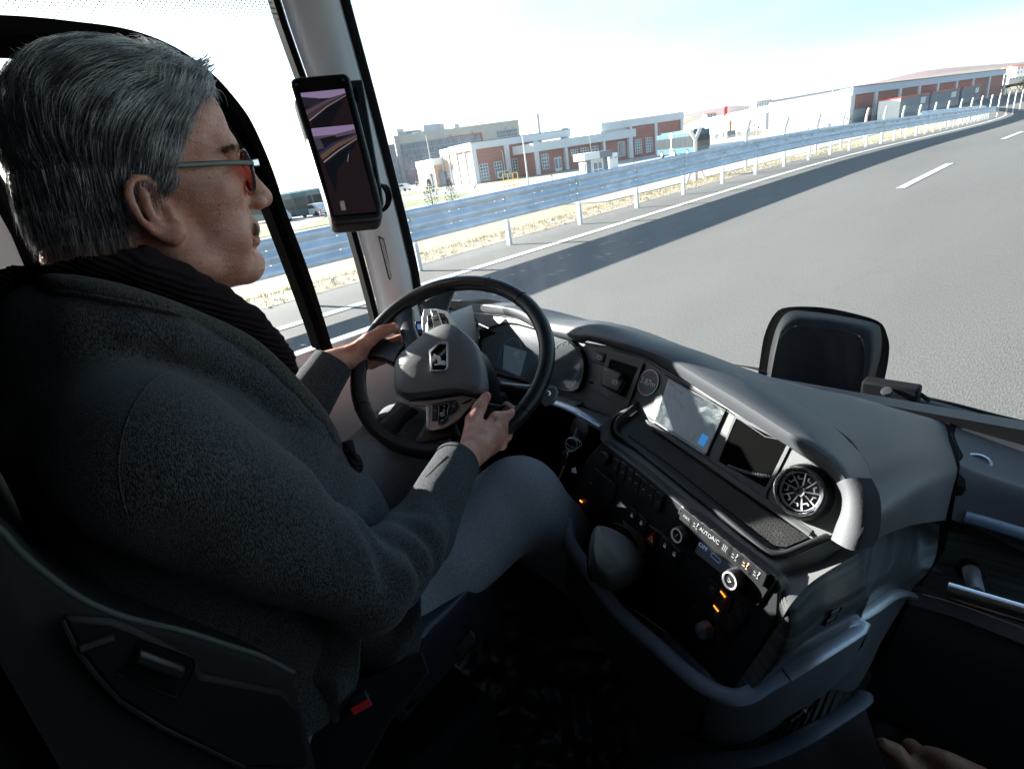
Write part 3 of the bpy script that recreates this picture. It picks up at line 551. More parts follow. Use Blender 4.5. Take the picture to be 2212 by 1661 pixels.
# ---------------------------------------------------------------- plants
M_con = mat('conifer', (.10, .085, .03), .9, var=(3, .5)); M_fir = mat('blue_fir', (.12, .16, .12), .9, var=(3, .4)); M_leaf = mat('leaf', (.13, .15, .045), .9, var=(2, .4)); M_bark = mat('bark', (.16, .12, .08), .9)
def conifer(lab, foot, topy, w, m, grp, z=-2., nm='conifer_shrub', n=260, sparse=False):
    f = onz(foot, z); hgt = ax((foot[0]-3, topy), 0, f[0])[2]-z; w = w*hgt
    g = thing(nm, lab, 'shrub' if nm != 'young_fir' else 'tree', tuple(f), grp)
    MB().tube([f-[0, 0, .1], f+[0, 0, hgt*.95]], [w*.09, w*.02], 6).build('trunk', M_bark, g)
    b = MB()
    for i in range(n):
        u = random.random()**.8; a = rnd(0, 6.28); r0 = w*(1-u)**.7*rnd(.3, 1)*(1.2 if u > .12 else .8); zz = hgt*(.04+u*.96); s = hgt*(.07 if not sparse else .05)*rnd(.6, 1.3)
        c_ = f+[math.cos(a)*r0, math.sin(a)*r0, zz]; d = nrm([math.cos(a), math.sin(a), rnd(-.2, .9)]); k = nrm(np.cross(d, [rnd(-1, 1), rnd(-1, 1), 1]))*s*.45
        b.add([c_-k, c_+d*s, c_+k, c_-d*s*.5], [(0, 1, 2, 3)])
        if sparse and i % 9 == 0: b.tube([f+[0, 0, zz-hgt*.03], c_+d*s], w*.012, 3, caps=False)
    b.build('crown', m, g)
G1 = 'clipped conifer shrubs before the low shed'
for i, (x, yb, yt) in enumerate(((60, 835, 755), (178, 818, 705), (270, 805, 720), (485, 780, 680), (620, 790, 640), (690, 775, 630), (750, 765, 640))):
    conifer('brown green cone shped shrub'.replace('shped', 'shaped')+[' just right of the parked bus', ' second from the parked bus', ' left of the statue', ' right of the statue', ' behind the bent fence post', ' under the green sign', ' nearest the white hall'][i], e2(x, yb), e2(x, yt)[1], .30, M_con, G1)
for i, (x, yb, yt) in enumerate(((505, 790, 600), (640, 765, 600))): conifer(['sparse young fir tree on the lawn, left one by the street lamp', 'sparse young fir tree on the lawn, right one before the grey box'][i], d1(x, yb), d1(x, yt)[1], .34, M_fir, 'young fir trees on the lawn', nm='young_fir', n=420, sparse=True)
for i, (x, yb, yt) in enumerate(((1330, 615, 545), (1893, 510, 460), (543, 690, 635))): conifer(['thin yellow green sapling on the yard before the brick building', 'small sapling left of the turquoise bus', 'small brown conifer left of the brick wing'][i], d1(x, yb), d1(x, yt)[1], .14, M_leaf, None, nm='sapling', n=90)
for i, x in enumerate((900, 955, 1185, 1245, 1445, 1650, 1725, 1965, 2010)): conifer('spindly sapling at the foot of the white hall wall, number %d from the left' % (i+1) if 0 else ['spindly sapling at the left corner of the white wall', 'spindly sapling second from the left of the white wall', 'spindly sapling left of a close pair on the white wall', 'spindly sapling right of a close pair on the white wall', 'spindly sapling mid way along the white wall', 'spindly sapling left of the tall lamp', 'spindly sapling right beside the tall lamp', 'spindly sapling near the right end of the white wall', 'bushy yellow sapling at the hall corner by the grey door'][i], e2(x, 830-i*14), e2(x, (740, 670, 630, 650, 625, 595, 565, 520, 510)[i])[1], .10, M_leaf, 'saplings along the white hall', nm='sapling', n=70)
f = onz(e1(2050, 520), -2.); 
conifer('yellow green bush beyond the right end of the hall', e1(1960, 520), e1(1960, 370)[1], .6, M_leaf, None, nm='bush', n=260)
conifer('larger green bush at the right edge beyond the fence', e1(2180, 500), e1(2180, 280)[1], .7, M_leaf, None, nm='bush', n=400)
# ---------------------------------------------------------------- vehicles outside
M_bwin = mat('bus_window', (.012, .02, .025), .35, spec=.3); M_tyre = mat('tyre', (.02, .02, .02), .9); M_turq = mat('turquoise_paint', (.03, .10, .12), .35, coat=.2); M_busw = mat('bus_white', (.7, .72, .72), .35, coat=.3)
def bus(nm, lab, q, direc, Ln, Hh, body, top, hasacc=False, back=False):
    d = nrm([*direc, 0]); g = thing(nm, lab, 'bus', tuple(q)); s = np.array([-d[1], d[0], 0]); s *= np.sign(np.dot(CP-q, s)); wd = 2.5; z = np.array([0, 0, 1.])
    o = q-s*wd/2; A = (d, s, z)
    MB().box(o+d*Ln/2+z*(.35+Hh/2), (Ln/2, wd/2, Hh/2), A).build('body', body, g, bevel=.12)
    MB().box(o+d*Ln/2+z*(Hh+.42), (Ln*.45, wd*.32, .14), A).build('roof_pod', top, g, bevel=.05)
    n = int(Ln/1.6)
    for i in range(n): MB().box(o+d*(Ln*(i+.5)/n)+s*(wd/2+.01)+z*(Hh*.66), (Ln/n*.46, .012, Hh*.24), A).build('window', M_bwin, g)
    for e, m in ((0, 1), (1, 1)): MB().box(o+d*(Ln*e+(.01 if e else -.01))+z*(Hh*.66), (.015, wd*.44, Hh*.26), A).build('end_window', M_dark, g)
    for u in ((.18, .82) if not hasacc else (.15, .5, .85)):
        b = MB(); b.lathe(o+d*Ln*u+s*(wd/2-.25)+z*.48, s, [(.48, 0), (.48, .28), (.3, .3), (.0, .27)], 18); w_ = b.build('tyre', M_tyre, g, smooth=True); MB().lathe(o+d*Ln*u+s*(wd/2+.045)+z*.48, s, [(.27, 0), (.22, .02), (0, .0)], 14).build('rim', M_frame, w_)
    if hasacc: MB().box(o+d*Ln*.42+z*(.35+Hh/2), (.45, wd/2+.02, Hh/2+.02), A).build('bellows', M_frame, g)
    return g
q = onz(d2(-18, 600), -1.9); q2 = onz(d2(205, 586), -1.9)
bus('articulated_bus', 'articulated turquoise and white bus parked at the end of the brick building', q, (q2-q)[:2], np.linalg.norm(q2-q), 2.9, M_turq, M_turq, True)
q = onz(d5(455, 350), -2.); q2 = onz(d5(830, 290), -2.)
bus('city_bus', 'grey and turquoise bus parked beyond the lawn, seen left of the display', q, (q2-q)[:2], np.linalg.norm(q2-q), 2.9, mat('bus_grey', (.16, .20, .20), .5), M_busw)
q = onz(d5(60, 420), -2.); q2 = onz(d5(235, 400), -2.)
bus('city_bus', 'dark turquoise bus seen between the driver nose and the window bar', q+np.array([0, 0, 0]), (q2-q)[:2], 11, 2.9, M_turq, M_busw)
q = CP+nrm([*ray(c1(150, 1250))[:2], 0])*26; q[2] = -1.6; q2 = CP+nrm([*ray(c1(-900, 1350))[:2], 0])*30
bus('white_coach', 'large white coach seen behind the driver neck at the left edge', q, (q2-q)[:2], 12, 3.2, M_busw, M_busw)
def car(lab, foot, foot2, body, z=-2.):
    q = onz(foot, z); q2 = onz(foot2, z); d = nrm(q2-q); Ln = 4.4; g = thing('parked_car', lab, 'car', tuple(q)); s = np.array([-d[1], d[0], 0]); s *= np.sign(np.dot(CP-q, s)); zz = np.array([0, 0, 1.]); o = q-s*.9
    prof = [(0, .3), (0, .75), (.5, .95), (1.1, 1.45), (1.5, 1.6), (3.0, 1.6), (3.6, 1.45), (4.2, 1.05), (4.4, .9), (4.4, .3)]
    b = MB(); b.prism([o-s*.85+d*(x)+zz*y for x, y in prof if 1], s*1.7); b.build('body', body, g, bevel=.08)
    b = MB(); b.prism([o+s*.86+d*x+zz*y for x, y in ((.95, 1.0), (1.3, 1.45), (3.1, 1.48), (3.6, 1.05))], s*.02); b.build('side_glass', M_dark, g)
    b = MB(); b.prism([o-s*.7+d*(.48)+zz*.98, o+s*.7+d*.48+zz*.98, o+s*.62+d*1.08+zz*1.44, o-s*.62+d*1.08+zz*1.44], -d*.03+zz*.02); b.build('windscreen', M_dark, g)
    for u in (.85, 3.55):
        for sg in (1, -1): w_ = MB().lathe(o+d*u+s*sg*.68+zz*.34, s*sg, [(.34, 0), (.34, .2), (.22, .21), (0, .19)], 16).build('wheel', M_tyre, g, smooth=True)
    for sg in (1, -1): MB().blob(o+d*.02+s*sg*.62+zz*.72, (.05, .16, .07), n=8).build('headlight', M_frame, g)
car('white hatchback parked in front of the grey and turquoise bus', d5(560, 352), d5(690, 338), M_busw)
car('dark windowed car parked near the driver mouth beyond the lawn', d5(235, 412), d5(330, 405), mat('car_paint', (.45, .5, .56), .3, coat=.5))
car('white car parked below the glazed annex beside the pillar', d1(225, 700), d1(300, 690), M_busw)
q = onz(d5(755, 345), -2.); g = thing('fire_hydrant', 'small red fire hydrant on the lawn edge under the display', 'hydrant', tuple(q)); MB().lathe(q, (0, 0, 1), [(.12, 0), (.12, .05), (.08, .08), (.08, .8), (.13, .82), (.12, .95), (0, 1.05)], 10).build('barrel', M_red, g, smooth=True)
MB().tube([q+[-.2, 0, .6], q+[.2, 0, .6]], .05, 6).build('outlet', M_red, g)
q = onz(d1(545, 655), -2.); Q = Facade(d1(500, 668), d1(600, 655), -2.); t = thing('grey_box_hut', 'plain dark grey box hut left of the brick wing', 'hut', tuple(q)); Q.slab(MB(), 0, Q.w, 0, Q.uv(d1(520, 560))[1], -3, 0).build('wall', M_grey, t); Q.slab(MB(), Q.w*-.12, Q.w*.12, 0, Q.uv(d1(500, 590))[1], 0.01, .2).build('door', M_frame, t)
q = onz(d1(1040, 672), -2.); g = thing('yellow_barrier', 'yellow tubular barrier standing on the yard before the brick building', 'barrier', tuple(q)); b = MB(); Q = Facade(d1(1000, 672), d1(1100, 655), -2.)
for v in (.3, 1., 1.7): b.tube([Q.P(0, v), Q.P(Q.w, v)], .05, 5)
for k in range(4): b.tube([Q.P(Q.w*k/3, 0), Q.P(Q.w*k/3, 1.7)], .05, 5)
b.build('frame', mat('yellow_paint', (.75, .5, .05), .5), g)
# people far off by the office
def walker(lab, foot, col, z=-2.):
    q = onz(foot, z); g = thing('person', lab, 'person', tuple(q)); b = MB(); Z = np.array([0, 0, 1.]); s = nrm([CM[0][0], CM[1][0], 0])
    b.tube([q+s*.1, q+s*.1+Z*.45, q+s*.07+Z*.88, q+Z*.95, q+Z*1.2, q+Z*1.45, q+Z*1.52, q+Z*1.6, q+Z*1.7, q+Z*1.78], [.05, .07, .1, .16, .15, .19, .08, .09, .1, .04], 10); b.tube([q-s*.12, q-s*.1+Z*.45, q-s*.06+Z*.9], [.05, .07, .1], 8)
    for k in (1, -1): b.tube([q+s*.19*k+Z*1.42, q+s*.25*k+Z*1.12, q+s*.22*k+Z*.85], [.06, .05, .035], 8)
    b.build('body', mat('skin_far', (.45, .3, .22), .6), g, smooth=True); MB().tube([q+Z*.75, q+Z*.95, q+Z*1.25, q+Z*1.48], [.19, .19, .19, .14], 10).build('coat', col, g, smooth=True)
walker('tiny person in dark coat walking beside the office block', d1(398, 672), M_dark); walker('tiny person in grey coat, right one of two by the office', d1(418, 668), M_grey)
# ================================================================ CAB SHELL
M_pil = mat('grey_trim', (.76, .83, .87), .65, bump=('noise', 400, .08, .001)); M_blk = mat('black_plastic', (.012, .013, .015), .45, bump=('noise', 300, .15, .001)); M_rub = mat('black_rubber', (.005, .005, .006), .8, spec=.12)
M_gray = mat('dash_leather', (.085, .092, .104), .55, bump=('voro', 420, .12, .0008), var=(2.5, .10), spec=.4); M_fas = mat('dash_plastic', (.125, .130, .130), .5, bump=('noise', 1400, .5, .0006), spec=.4)
M_blk2 = mat('dark_console', (.024, .026, .029), .42, bump=('noise', 900, .2, .0006)); M_gloss = mat('gloss_black', (.004, .004, .005), .06, spec=.6); M_chr = mat('chrome', (.75, .76, .78), .16, 1); M_sil = mat('satin_silver', (.42, .45, .50), .38, .7)
M_mark = mat('icon_print', (.34, .36, .38), .6, emit=((.8, .9, 1), .06)); M_floor = mat('floor_vinyl', (.012, .012, .012), .5)
def dusty(m, amt=.5):
    n = m.node_tree; L = n.links; b = n.nodes['Principled BSDF']; g = N(m, 'ShaderNodeTexCoord'); v = N(m, 'ShaderNodeTexVoronoi'); v.inputs['Scale'].default_value = 120; L.new(g.outputs['Object'], v.inputs[0]); r = N(m, 'ShaderNodeMapRange'); r.inputs[1].default_value = .03; r.inputs[2].default_value = .10; r.inputs[3].default_value = amt; r.inputs[4].default_value = 0; L.new(v.outputs[0], r.inputs[0])
    t = N(m, 'ShaderNodeTexNoise'); t.inputs['Scale'].default_value = 5; t.inputs['Detail'].default_value = 8; L.new(g.outputs['Object'], t.inputs[0]); r2 = N(m, 'ShaderNodeMapRange'); r2.inputs[1].default_value = .45; r2.inputs[2].default_value = .75; r2.inputs[4].default_value = .22; L.new(t.outputs[0], r2.inputs[0]); mm = N(m, 'ShaderNodeMath'); mm.operation = 'MAXIMUM'
    q = N(m, 'ShaderNodeMath'); q.operation = 'MULTIPLY'; L.new(r.outputs[0], q.inputs[0]); L.new(t.outputs[0], q.inputs[1]); L.new(q.outputs[0], mm.inputs[0]); L.new(r2.outputs[0], mm.inputs[1]); x = N(m, 'ShaderNodeMix'); x.data_type = 'RGBA'; x.inputs[7].default_value = (.20, .19, .18, 1); L.new(mm.outputs[0], x.inputs[0])
    s = b.inputs['Base Color']
    if s.links: L.new(s.links[0].from_socket, x.inputs[6])
    else: x.inputs[6].default_value = s.default_value
    L.new(x.outputs[2], s)
for _m in (M_gray, M_fas): dusty(_m)
def wood():
    m = mat('dark_wood', (.03, .04, .045), .3, coat=.3); t = N(m, 'ShaderNodeTexNoise'); g = N(m, 'ShaderNodeTexCoord'); mp = N(m, 'ShaderNodeMapping'); L = m.node_tree.links
    mp.inputs['Scale'].default_value = (5, 5, 160); mp.inputs['Rotation'].default_value = (.12, .05, 0); t.inputs['Scale'].default_value = 1.; t.inputs['Detail'].default_value = 5; L.new(g.outputs['Object'], mp.inputs[0]); L.new(mp.outputs[0], t.inputs[0])
    r = N(m, 'ShaderNodeValToRGB'); r.color_ramp.elements[0].position = .35; r.color_ramp.elements[1].position = .7; r.color_ramp.elements[0].color = (.035, .045, .05, 1); r.color_ramp.elements[1].color = (.11, .13, .135, 1); L.new(t.outputs[0], r.inputs[0]); L.new(r.outputs[0], m.node_tree.nodes['Principled BSDF'].inputs['Base Color']); return m
M_wood = wood()
def frit(name, scale, dens, fade=None, axis=2):
    m = glass(name); n = m.node_tree; L = n.links; out = [k for k in n.nodes if k.type == 'OUTPUT_MATERIAL'][0]; src_ = out.inputs[0].links[0].from_socket
    g = N(m, 'ShaderNodeTexCoord'); v = N(m, 'ShaderNodeTexVoronoi'); v.inputs['Scale'].default_value = scale; v.inputs['Randomness'].default_value = 0; mpf = N(m, 'ShaderNodeMapping'); mpf.inputs['Scale'].default_value = (0, 1, 1) if fade else (1, 1, 1); mpf.inputs['Rotation'].default_value = (.785, 0, 0) if fade else (0, 0, 0); L.new(g.outputs['Object'], mpf.inputs[0]); L.new(mpf.outputs[0], v.inputs['Vector'])
    lt = N(m, 'ShaderNodeMath'); lt.operation = 'LESS_THAN'; L.new(v.outputs['Distance'], lt.inputs[0])
    if fade: 
        s = N(m, 'ShaderNodeSeparateXYZ'); L.new(g.outputs['Object'], s.inputs[0]); mr = N(m, 'ShaderNodeMapRange'); mr.inputs[1].default_value = fade[0]; mr.inputs[2].default_value = fade[1]; mr.inputs[3].default_value = 0; mr.inputs[4].default_value = dens; L.new(s.outputs[axis], mr.inputs[0]); L.new(mr.outputs[0], lt.inputs[1])
    else: lt.inputs[1].default_value = dens
    d = n.nodes.new('ShaderNodeBsdfDiffuse'); d.inputs[0].default_value = (.006, .006, .006, 1); mx = n.nodes.new('ShaderNodeMixShader'); L.new(lt.outputs[0], mx.inputs[0]); L.new(src_, mx.inputs[1]); L.new(d.outputs[0], mx.inputs[2]); L.new(mx.outputs[0], out.inputs[0]); return m
G_side = frit('side_glass', 150, .66, (1.42, 1.70)); G_wind = glass('windscreen_glass')
_n = G_wind.node_tree; _o = [k for k in _n.nodes if k.type == 'OUTPUT_MATERIAL'][0]; _s = _o.inputs[0].links[0].from_socket; _g = N(G_wind, 'ShaderNodeTexCoord'); _mp = N(G_wind, 'ShaderNodeMapping'); _mp.inputs['Scale'].default_value = (2.2, 2.2, .8); _mp.inputs['Rotation'].default_value = (0, .5, 0); _t = N(G_wind, 'ShaderNodeTexNoise'); _t.inputs['Scale'].default_value = 5; _t.inputs['Detail'].default_value = 9; _t.inputs['Roughness'].default_value = .7
_r = N(G_wind, 'ShaderNodeMapRange'); _r.inputs[1].default_value = .46; _r.inputs[2].default_value = .80; _r.inputs[3].default_value = .004; _r.inputs[4].default_value = .028; _d = _n.nodes.new('ShaderNodeBsdfTranslucent'); _d.inputs[0].default_value = (.8, .82, .85, 1); _x = _n.nodes.new('ShaderNodeMixShader')
for _a, _b in ((_g.outputs['Object'], _mp.inputs[0]), (_mp.outputs[0], _t.inputs[0]), (_t.outputs[0], _r.inputs[0]), (_r.outputs[0], _x.inputs[0]), (_s, _x.inputs[1]), (_d.outputs[0], _x.inputs[2]), (_x.outputs[0], _o.inputs[0])): _n.links.new(_a, _b)
cab = thing('bus_cab', 'light grey walls, pillars and black window frame around the driver', 'bus cab', (0, 0, .45))
XL = -1.27
def put(lst, f): return [f(p) for p in lst]
# side glass
b = MB(); b.add([(XL-.02, .70, 1.15), (XL-.02, -1.6, 1.15), (XL-.02, -1.6, 2.42), (XL-.02, .60, 2.42)], [(0, 1, 2, 3)]); b.build('side_window', G_side, cab)
# black window frame ring on the side glass
outer = [(-900, 60), (0, 90), (260, 108), (500, 135), (690, 160), (850, 200), (1010, 265), (1150, 350), (1290, 465), (1400, 590), (1480, 700), (1545, 830), (1600, 960), (1650, 1100), (1690, 1230), (1850, 1661)]
inner = [(-900, 305), (0, 318), (160, 320), (420, 322), (640, 332), (800, 365), (950, 425), (1090, 510), (1200, 600), (1300, 690), (1385, 800), (1450, 920), (1505, 1030), (1545, 1130), (1590, 1260), (1742, 1661)]
o3 = put([c1(*p) for p in outer]+[d4(1965, 608)], lambda p: onx(p, XL+.02)); i3 = put([c1(*p) for p in inner]+[d4(1885, 640)], lambda p: onx(p, XL+.02))
o3.append(o3[-1]+[0, .002, -.10]); i3.append(i3[-1]+[0, .002, -.10])
up = lambda L, dx: [q+np.array([dx, 0, 0]) for q in L]
mid = [(a*.45+c*.55) for a, c in zip(o3, i3)]
MB().loft([up(o3, -.035), o3, up(mid, .004)], 90).build('window_frame', mat('frame_black', (.010, .010, .010), 1, spec=0), cab, smooth=True, ang=30, solid=.0)
MB().loft([up(mid, .004), up(mid, .016), up(i3, .016), up(i3, -.035)], 90).build('window_seal', mat('seal_black', (.003, .003, .003), 1, spec=0), cab, smooth=True, ang=30)
# pillar
zz = [2.42, 2.1, 1.9, 1.7, 1.5, 1.35, 1.22]
Lp = [c1(1548, -400), c1(1670, 0), c1(1745, 245), c1(1820, 445), c2(640, 760), c2(800, 1275), c2(905, 1661), d5(1310, 1330)]
Rp = [c2(640, -480), c2(709, -220), c2(770, 0), c2(875, 380), c2(985, 800), c2(1110, 1290), c2(1190, 1640), d5(1630, 1110)]
L3 = [onx(p, XL+.012) for p in Lp]; R3 = [onx(p, -1.19) for p in Rp]
L3 = list(resample(L3, 12)); R3 = list(resample(R3, 12)); L3.insert(0, L3[0]+(L3[0]-L3[1])/np.linalg.norm(L3[0]-L3[1])*.45); R3.insert(0, R3[0]+(R3[0]-R3[1])/np.linalg.norm(R3[0]-R3[1])*.45); L3.append(L3[-1]+[0, .0, -.3]); R3.append(R3[-1]+[0, .03, -.3])
sec = lambda u, o: [a*(1-u)+c*u+np.array([.72, -.69, 0])*o for a, c in zip(L3, R3)]
PILC = [[a+np.array([-.05, .04, 0]) for a in L3], L3, sec(.10, .012), sec(.28, .030), sec(.55, .038), sec(.80, .032), sec(.95, .014), R3, [a+np.array([-.04, .05, 0]) for a in R3]]
MB().loft(PILC, 40, sub=3).build('windscreen_pillar', M_pil, cab, smooth=True, ang=60)
MB().loft([[a+np.array([-.010, .004, 0]) for a in L3], [a+np.array([.004, -.006, 0]) for a in L3], [a+np.array([.001, -.018, 0]) for a in L3], [a+np.array([-.02, -.02, 0]) for a in L3]], 40).build('rubber_seal', M_rub, cab, smooth=True)
MB().loft([[a+np.array([.006, -.004, 0]) for a in R3], [a+np.array([.008, .008, 0]) for a in R3], [a+np.array([.002, .022, 0]) for a in R3]], 40).build('rubber_seal', M_rub, cab, smooth=True)
# recessed lamp slot in the pillar
PP = Plane(sec(.5, .038)[5], sec(.5, .038)[9], sec(.8, .032)[7])
q = [d5(1272, 515), d5(1330, 540), d5(1420, 905), d5(1405, 925), d5(1378, 928), d5(1365, 900)]
g = MB().prism([PP.at(p, .004) for p in q], PP.n*-.01).build('slot_recess', M_dark, cab, bevel=.002)
q = [d5(1285, 535), d5(1322, 548), d5(1410, 900), d5(1380, 912)]
MB().prism([PP.at(p, .006) for p in q], PP.n*-.006).build('reading_light', mat('lamp_cover', (.45, .48, .52), .35), g, bevel=.003)
# side wall under the window, rear trim, roof and the rest of the shell
ZW = 1.245
b = MB(); b.box((XL-.01, -.9, (ZW+.4)/2), (.03, 1.66, (ZW-.4)/2)); b.build('side_wall', M_pil, cab, bevel=.012)
w3 = [onx(p, -1.2) for p in (c3(-160, 1010), c3(0, 940), c3(90, 1200), c3(320, 1040), c3(320, 1400), c3(-100, 1500))]
# light wall panel below the window and dark band under it
MB().add([(-1.232, .95, ZW-.02), (-1.232, -.2, ZW-.02), (-1.225, -.2, .93), (-1.225, .95, .93)], [(0, 1, 2, 3)]).build('wall_panel', M_pil, cab)
MB().box((-1.215, .35, .68), (.02, .65, .245)).build('lower_wall', M_blk, cab, bevel=.01)
# trim behind the driver
tr = [c1(-60, 1180), c1(0, 1205), c1(110, 1430), c1(215, 1661), d4(140, 240), d4(40, 300), d4(-200, 340)]
MB().prism([onx(p, -1.225) for p in tr], (-.02, 0, 0)).build('rear_pillar_trim', M_pil, cab, bevel=.004)
MB().tube([onx(p, -1.235) for p in (c1(-160, 900), c1(-10, 1150), c1(120, 1390), c1(228, 1650), d4(215, 220), d4(235, 320))], .016, 8).build('rubber_seal', M_rub, cab, smooth=True)
MB().prism([onx(p, -1.215) for p in (d4(-200, 345), d4(0, 300), d4(125, 285), d4(110, 340), d4(0, 352), d4(-200, 400))], (-.02, 0, 0)).build('belt_strip', M_rub, cab)
MB().prism([onx(p, -1.22) for p in (d4(-200, 395), d4(0, 352), d4(110, 340), d4(60, 700), d4(-200, 800))], (-.02, 0, 0)).build('rear_side_panel', M_pil, cab)
b = MB(); b.box((XL+.02, -.53, 1.83), (.02, .46, .60)); b.build('rear_sun_blocker', M_pil, cab); b = MB(); b.box((0, -1.1, 2.62), (1.32, 2.4, .03)); o = b.build('roof', mat('ceiling_cloth', (.10, .10, .10), .9), cab)  # rear box is added to keep the sun off the driver's shoulder
b = MB(); b.box((0, -3.4, 1.5), (1.32, .03, 1.15)); b.box((1.29, -1.4, 1.5), (.03, 2.0, 1.15)); b.box((1.29, .95, .75), (.03, .35, .35)); b.box((XL-.02, -2.3, 1.5), (.03, 1.1, 1.15)); b.box((XL-.02, -.4, 2.53), (.03, 1.1, .09)); b.build('rear_bulkhead', mat('cabin_lining', (.05, .05, .055), .9), cab)
b = MB(); b.box((0, -1.05, .42), (1.28, 2.4, .03)); b.box((0, 1.3, .62), (1.28, .03, .25)); b.build('floor', M_floor, cab)
b = MB(); b.box((0, 1.28, .7), (1.28, .02, .3)); b.build('front_wall', M_blk, cab)
# crumpled plastic sheet on the floor
b = MB(); n = 70; P = []
for j in range(n+1):
    for i in range(n+1):
        x = -.95+1.2*i/n; y = .05+1.2*j/n; z = .465+.012*abs(math.sin(x*31+math.sin(y*23)*1.7))+.010*abs(math.sin(y*37+x*19+math.sin(x*41)))+random.uniform(0, .003); P.append((x, y, z))
b.add(P, [(j*(n+1)+i, j*(n+1)+i+1, (j+1)*(n+1)+i+1, (j+1)*(n+1)+i) for j in range(n) for i in range(n)])
tagp(b.build('plastic_sheet', mat('sheet_plastic', (.022, .024, .028), .26, spec=.6), None, smooth=True, ang=180), 'crumpled shiny dark plastic sheet lying on the cab floor', 'plastic sheet')
MB().box(at(d3(930, 1500), 1.17), (.006, .12, .004), [nrm(at(d3(800, 1345), 1.1)*[1, 1, 0]-at(d3(1060, 1650), 1.25)*[1, 1, 0]+[0, 0, 0])*0+nrm([.7, .7, 0]), nrm([-.7, .7, 0]), [0, 0, 1]]) if 0 else None
pa, pb = onz(d3(780, 1340), .47), onz(d3(1085, 1661), .47); MB().tube([pa, pb], .006, 6).build('floor_strip', M_sil, cab)
# windscreen
base = [onx(d5(1630, 1110), -1.2), np.array([-1.12, .93, 1.2]), np.array([-1.0, 1.06, 1.12]), np.array([-.77, 1.2, 1.05]), np.array([-.4, 1.29, 1.0]), np.array([0, 1.32, .96]), np.array([.6, 1.3, .95]), np.array([1.1, 1.1, .95]), np.array([1.25, .8, .95])]
topc = [np.array([b_[0], b_[1]-.10 if abs(b_[0]) < 1.1 else b_[1]-.03, 2.6]) for b_ in base]
MB().loft([base, [(a*.5+c*.5)+[0, .03, 0] for a, c in zip(base, topc)], topc], 60, sub=6).build('windscreen', G_wind, cab, smooth=True, ang=180)
# ---------------------------------------------------------------- black housing at the foot of the windscreen
t = thing('sensor_housing', 'black tub shaped housing standing at the foot of the windscreen', 'housing', tuple(at(c6(700, 820), 1.38)))
ob = [(285, 680), (305, 560), (340, 380), (400, 250), (480, 200), (700, 203), (900, 238), (1080, 290), (1130, 370), (1145, 480), (1110, 690), (1030, 870)]
ib = [(318, 690), (350, 480), (400, 310), (480, 217), (620, 220), (750, 235), (960, 272), (1085, 305), (1113, 350), (1117, 480), (1080, 650), (1005, 870)]
rb = [(350, 690), (385, 520), (420, 400), (510, 322), (600, 322), (720, 332), (870, 358), (960, 385), (990, 430), (1003, 540), (985, 700), (940, 850)]
PW = Plane(at(c6(300, 700), 1.44), at(c6(1040, 850), 1.36), at(c6(700, 205), 1.50))
A1 = [PW.at(c6(*p)) for p in ob]; A2 = [PW.at(c6(*p), .01) for p in ib]; A3 = [PW.at(c6(*p), .045) for p in rb]
def fan(b, C): C = resample(C, 40); c = C.mean(0); b.add([c]+list(C), [(0, i+1, i+2) for i in range(39)]+[(0, 40, 1)]); return b
MB().loft([[a-PW.n*.02 for a in A1], A1, A2], 50).build('rim', mat('matt_black', (.002, .002, .002), 1, spec=0), t, smooth=True, ang=30)
MB().loft([A2, [a*.35+c*.65+PW.n*.014 for a, c in zip(A2, A3)], A3], 50, sub=3).build('tub', mat('tub_plastic', (.004, .005, .006), .6, bump=('noise', 300, .1, .001), spec=.2), t, smooth=True, ang=70)
fan(MB(), [a-PW.n*.0 for a in A3]).build('back_panel', mat('tub_inner', (.002, .002, .0025), .9, spec=.1), t)
b = MB(); outA = [a+nrm(a-np.mean(A1, 0))*.011 for a in A1]
MB().loft([[a-PW.n*.006 for a in outA], A1], 50).build('frit_border', mat('frit_black', (.002, .002, .002), 1, spec=0), t)
def atk(p, d):
    x = p[0]; k = .105*min(1, max(0, (x-1200)/380))*(1-min(1, max(0, (x-1800)/180))**1.5)
    return at(p, d*(1-k))
# ================================================================ DASHBOARD
dash = thing('dashboard', 'wraparound grey bus dashboard with round air vent and screens', 'dashboard', (-.5, .9, .9))
vt, cl = at((1745, 1060), .77), at((1150, 780), 1.38)
FP = Plane(vt, cl, vt+nrm([.12, .5, .86]))
FU = nrm(np.cross(FP.n, [1, 0, 0])); FU *= np.sign(FU[2]); FX = nrm(cl-vt)*-1; FX = nrm(FX-FP.n*FX.dot(FP.n))
FU = nrm(np.cross(FP.n, FX)); FU *= np.sign(FU[2])
fY = lambda pts: [ony(p, y) for p, y in pts]
far = fY([((850, 672), .72), ((880, 652), .77), ((960, 640), .88), ((1060, 648), .99), ((1178, 668), 1.08), ((1296, 697), 1.15), (c4(700, 90), 1.2), (c4(1000, 205), 1.22), (c4(1400, 355), 1.24), (c6(700, 760), 1.25), (c6(1040, 850), 1.26), (c6(1560, 990), 1.27)])
lip_in = [c3(1000, 385), c3(1150, 395), c3(1300, 408), c3(1500, 440), c3(1690, 545), c3(1850, 590), c3(2000, 620), c4(300, 130), c4(430, 162), c4(560, 200), c4(660, 228), c4(800, 300), c4(1000, 425), c4(1240, 575), c4(1500, 745), c4(1700, 870), c4(1830, 960), c4(1905, 1050), c4(1925, 1130)]
lip_out = [c3(1000, 360), c3(1150, 362), c3(1300, 375), c3(1500, 405), c3(1690, 505), c3(1850, 540), c3(2000, 560), c4(300, 85), c4(430, 110), c4(560, 140), c4(680, 180), c4(860, 250), c4(1070, 370), c4(1290, 500), c4(1560, 670), c4(1780, 810), c4(1910, 910), c4(1975, 1010), c4(2000, 1130)]
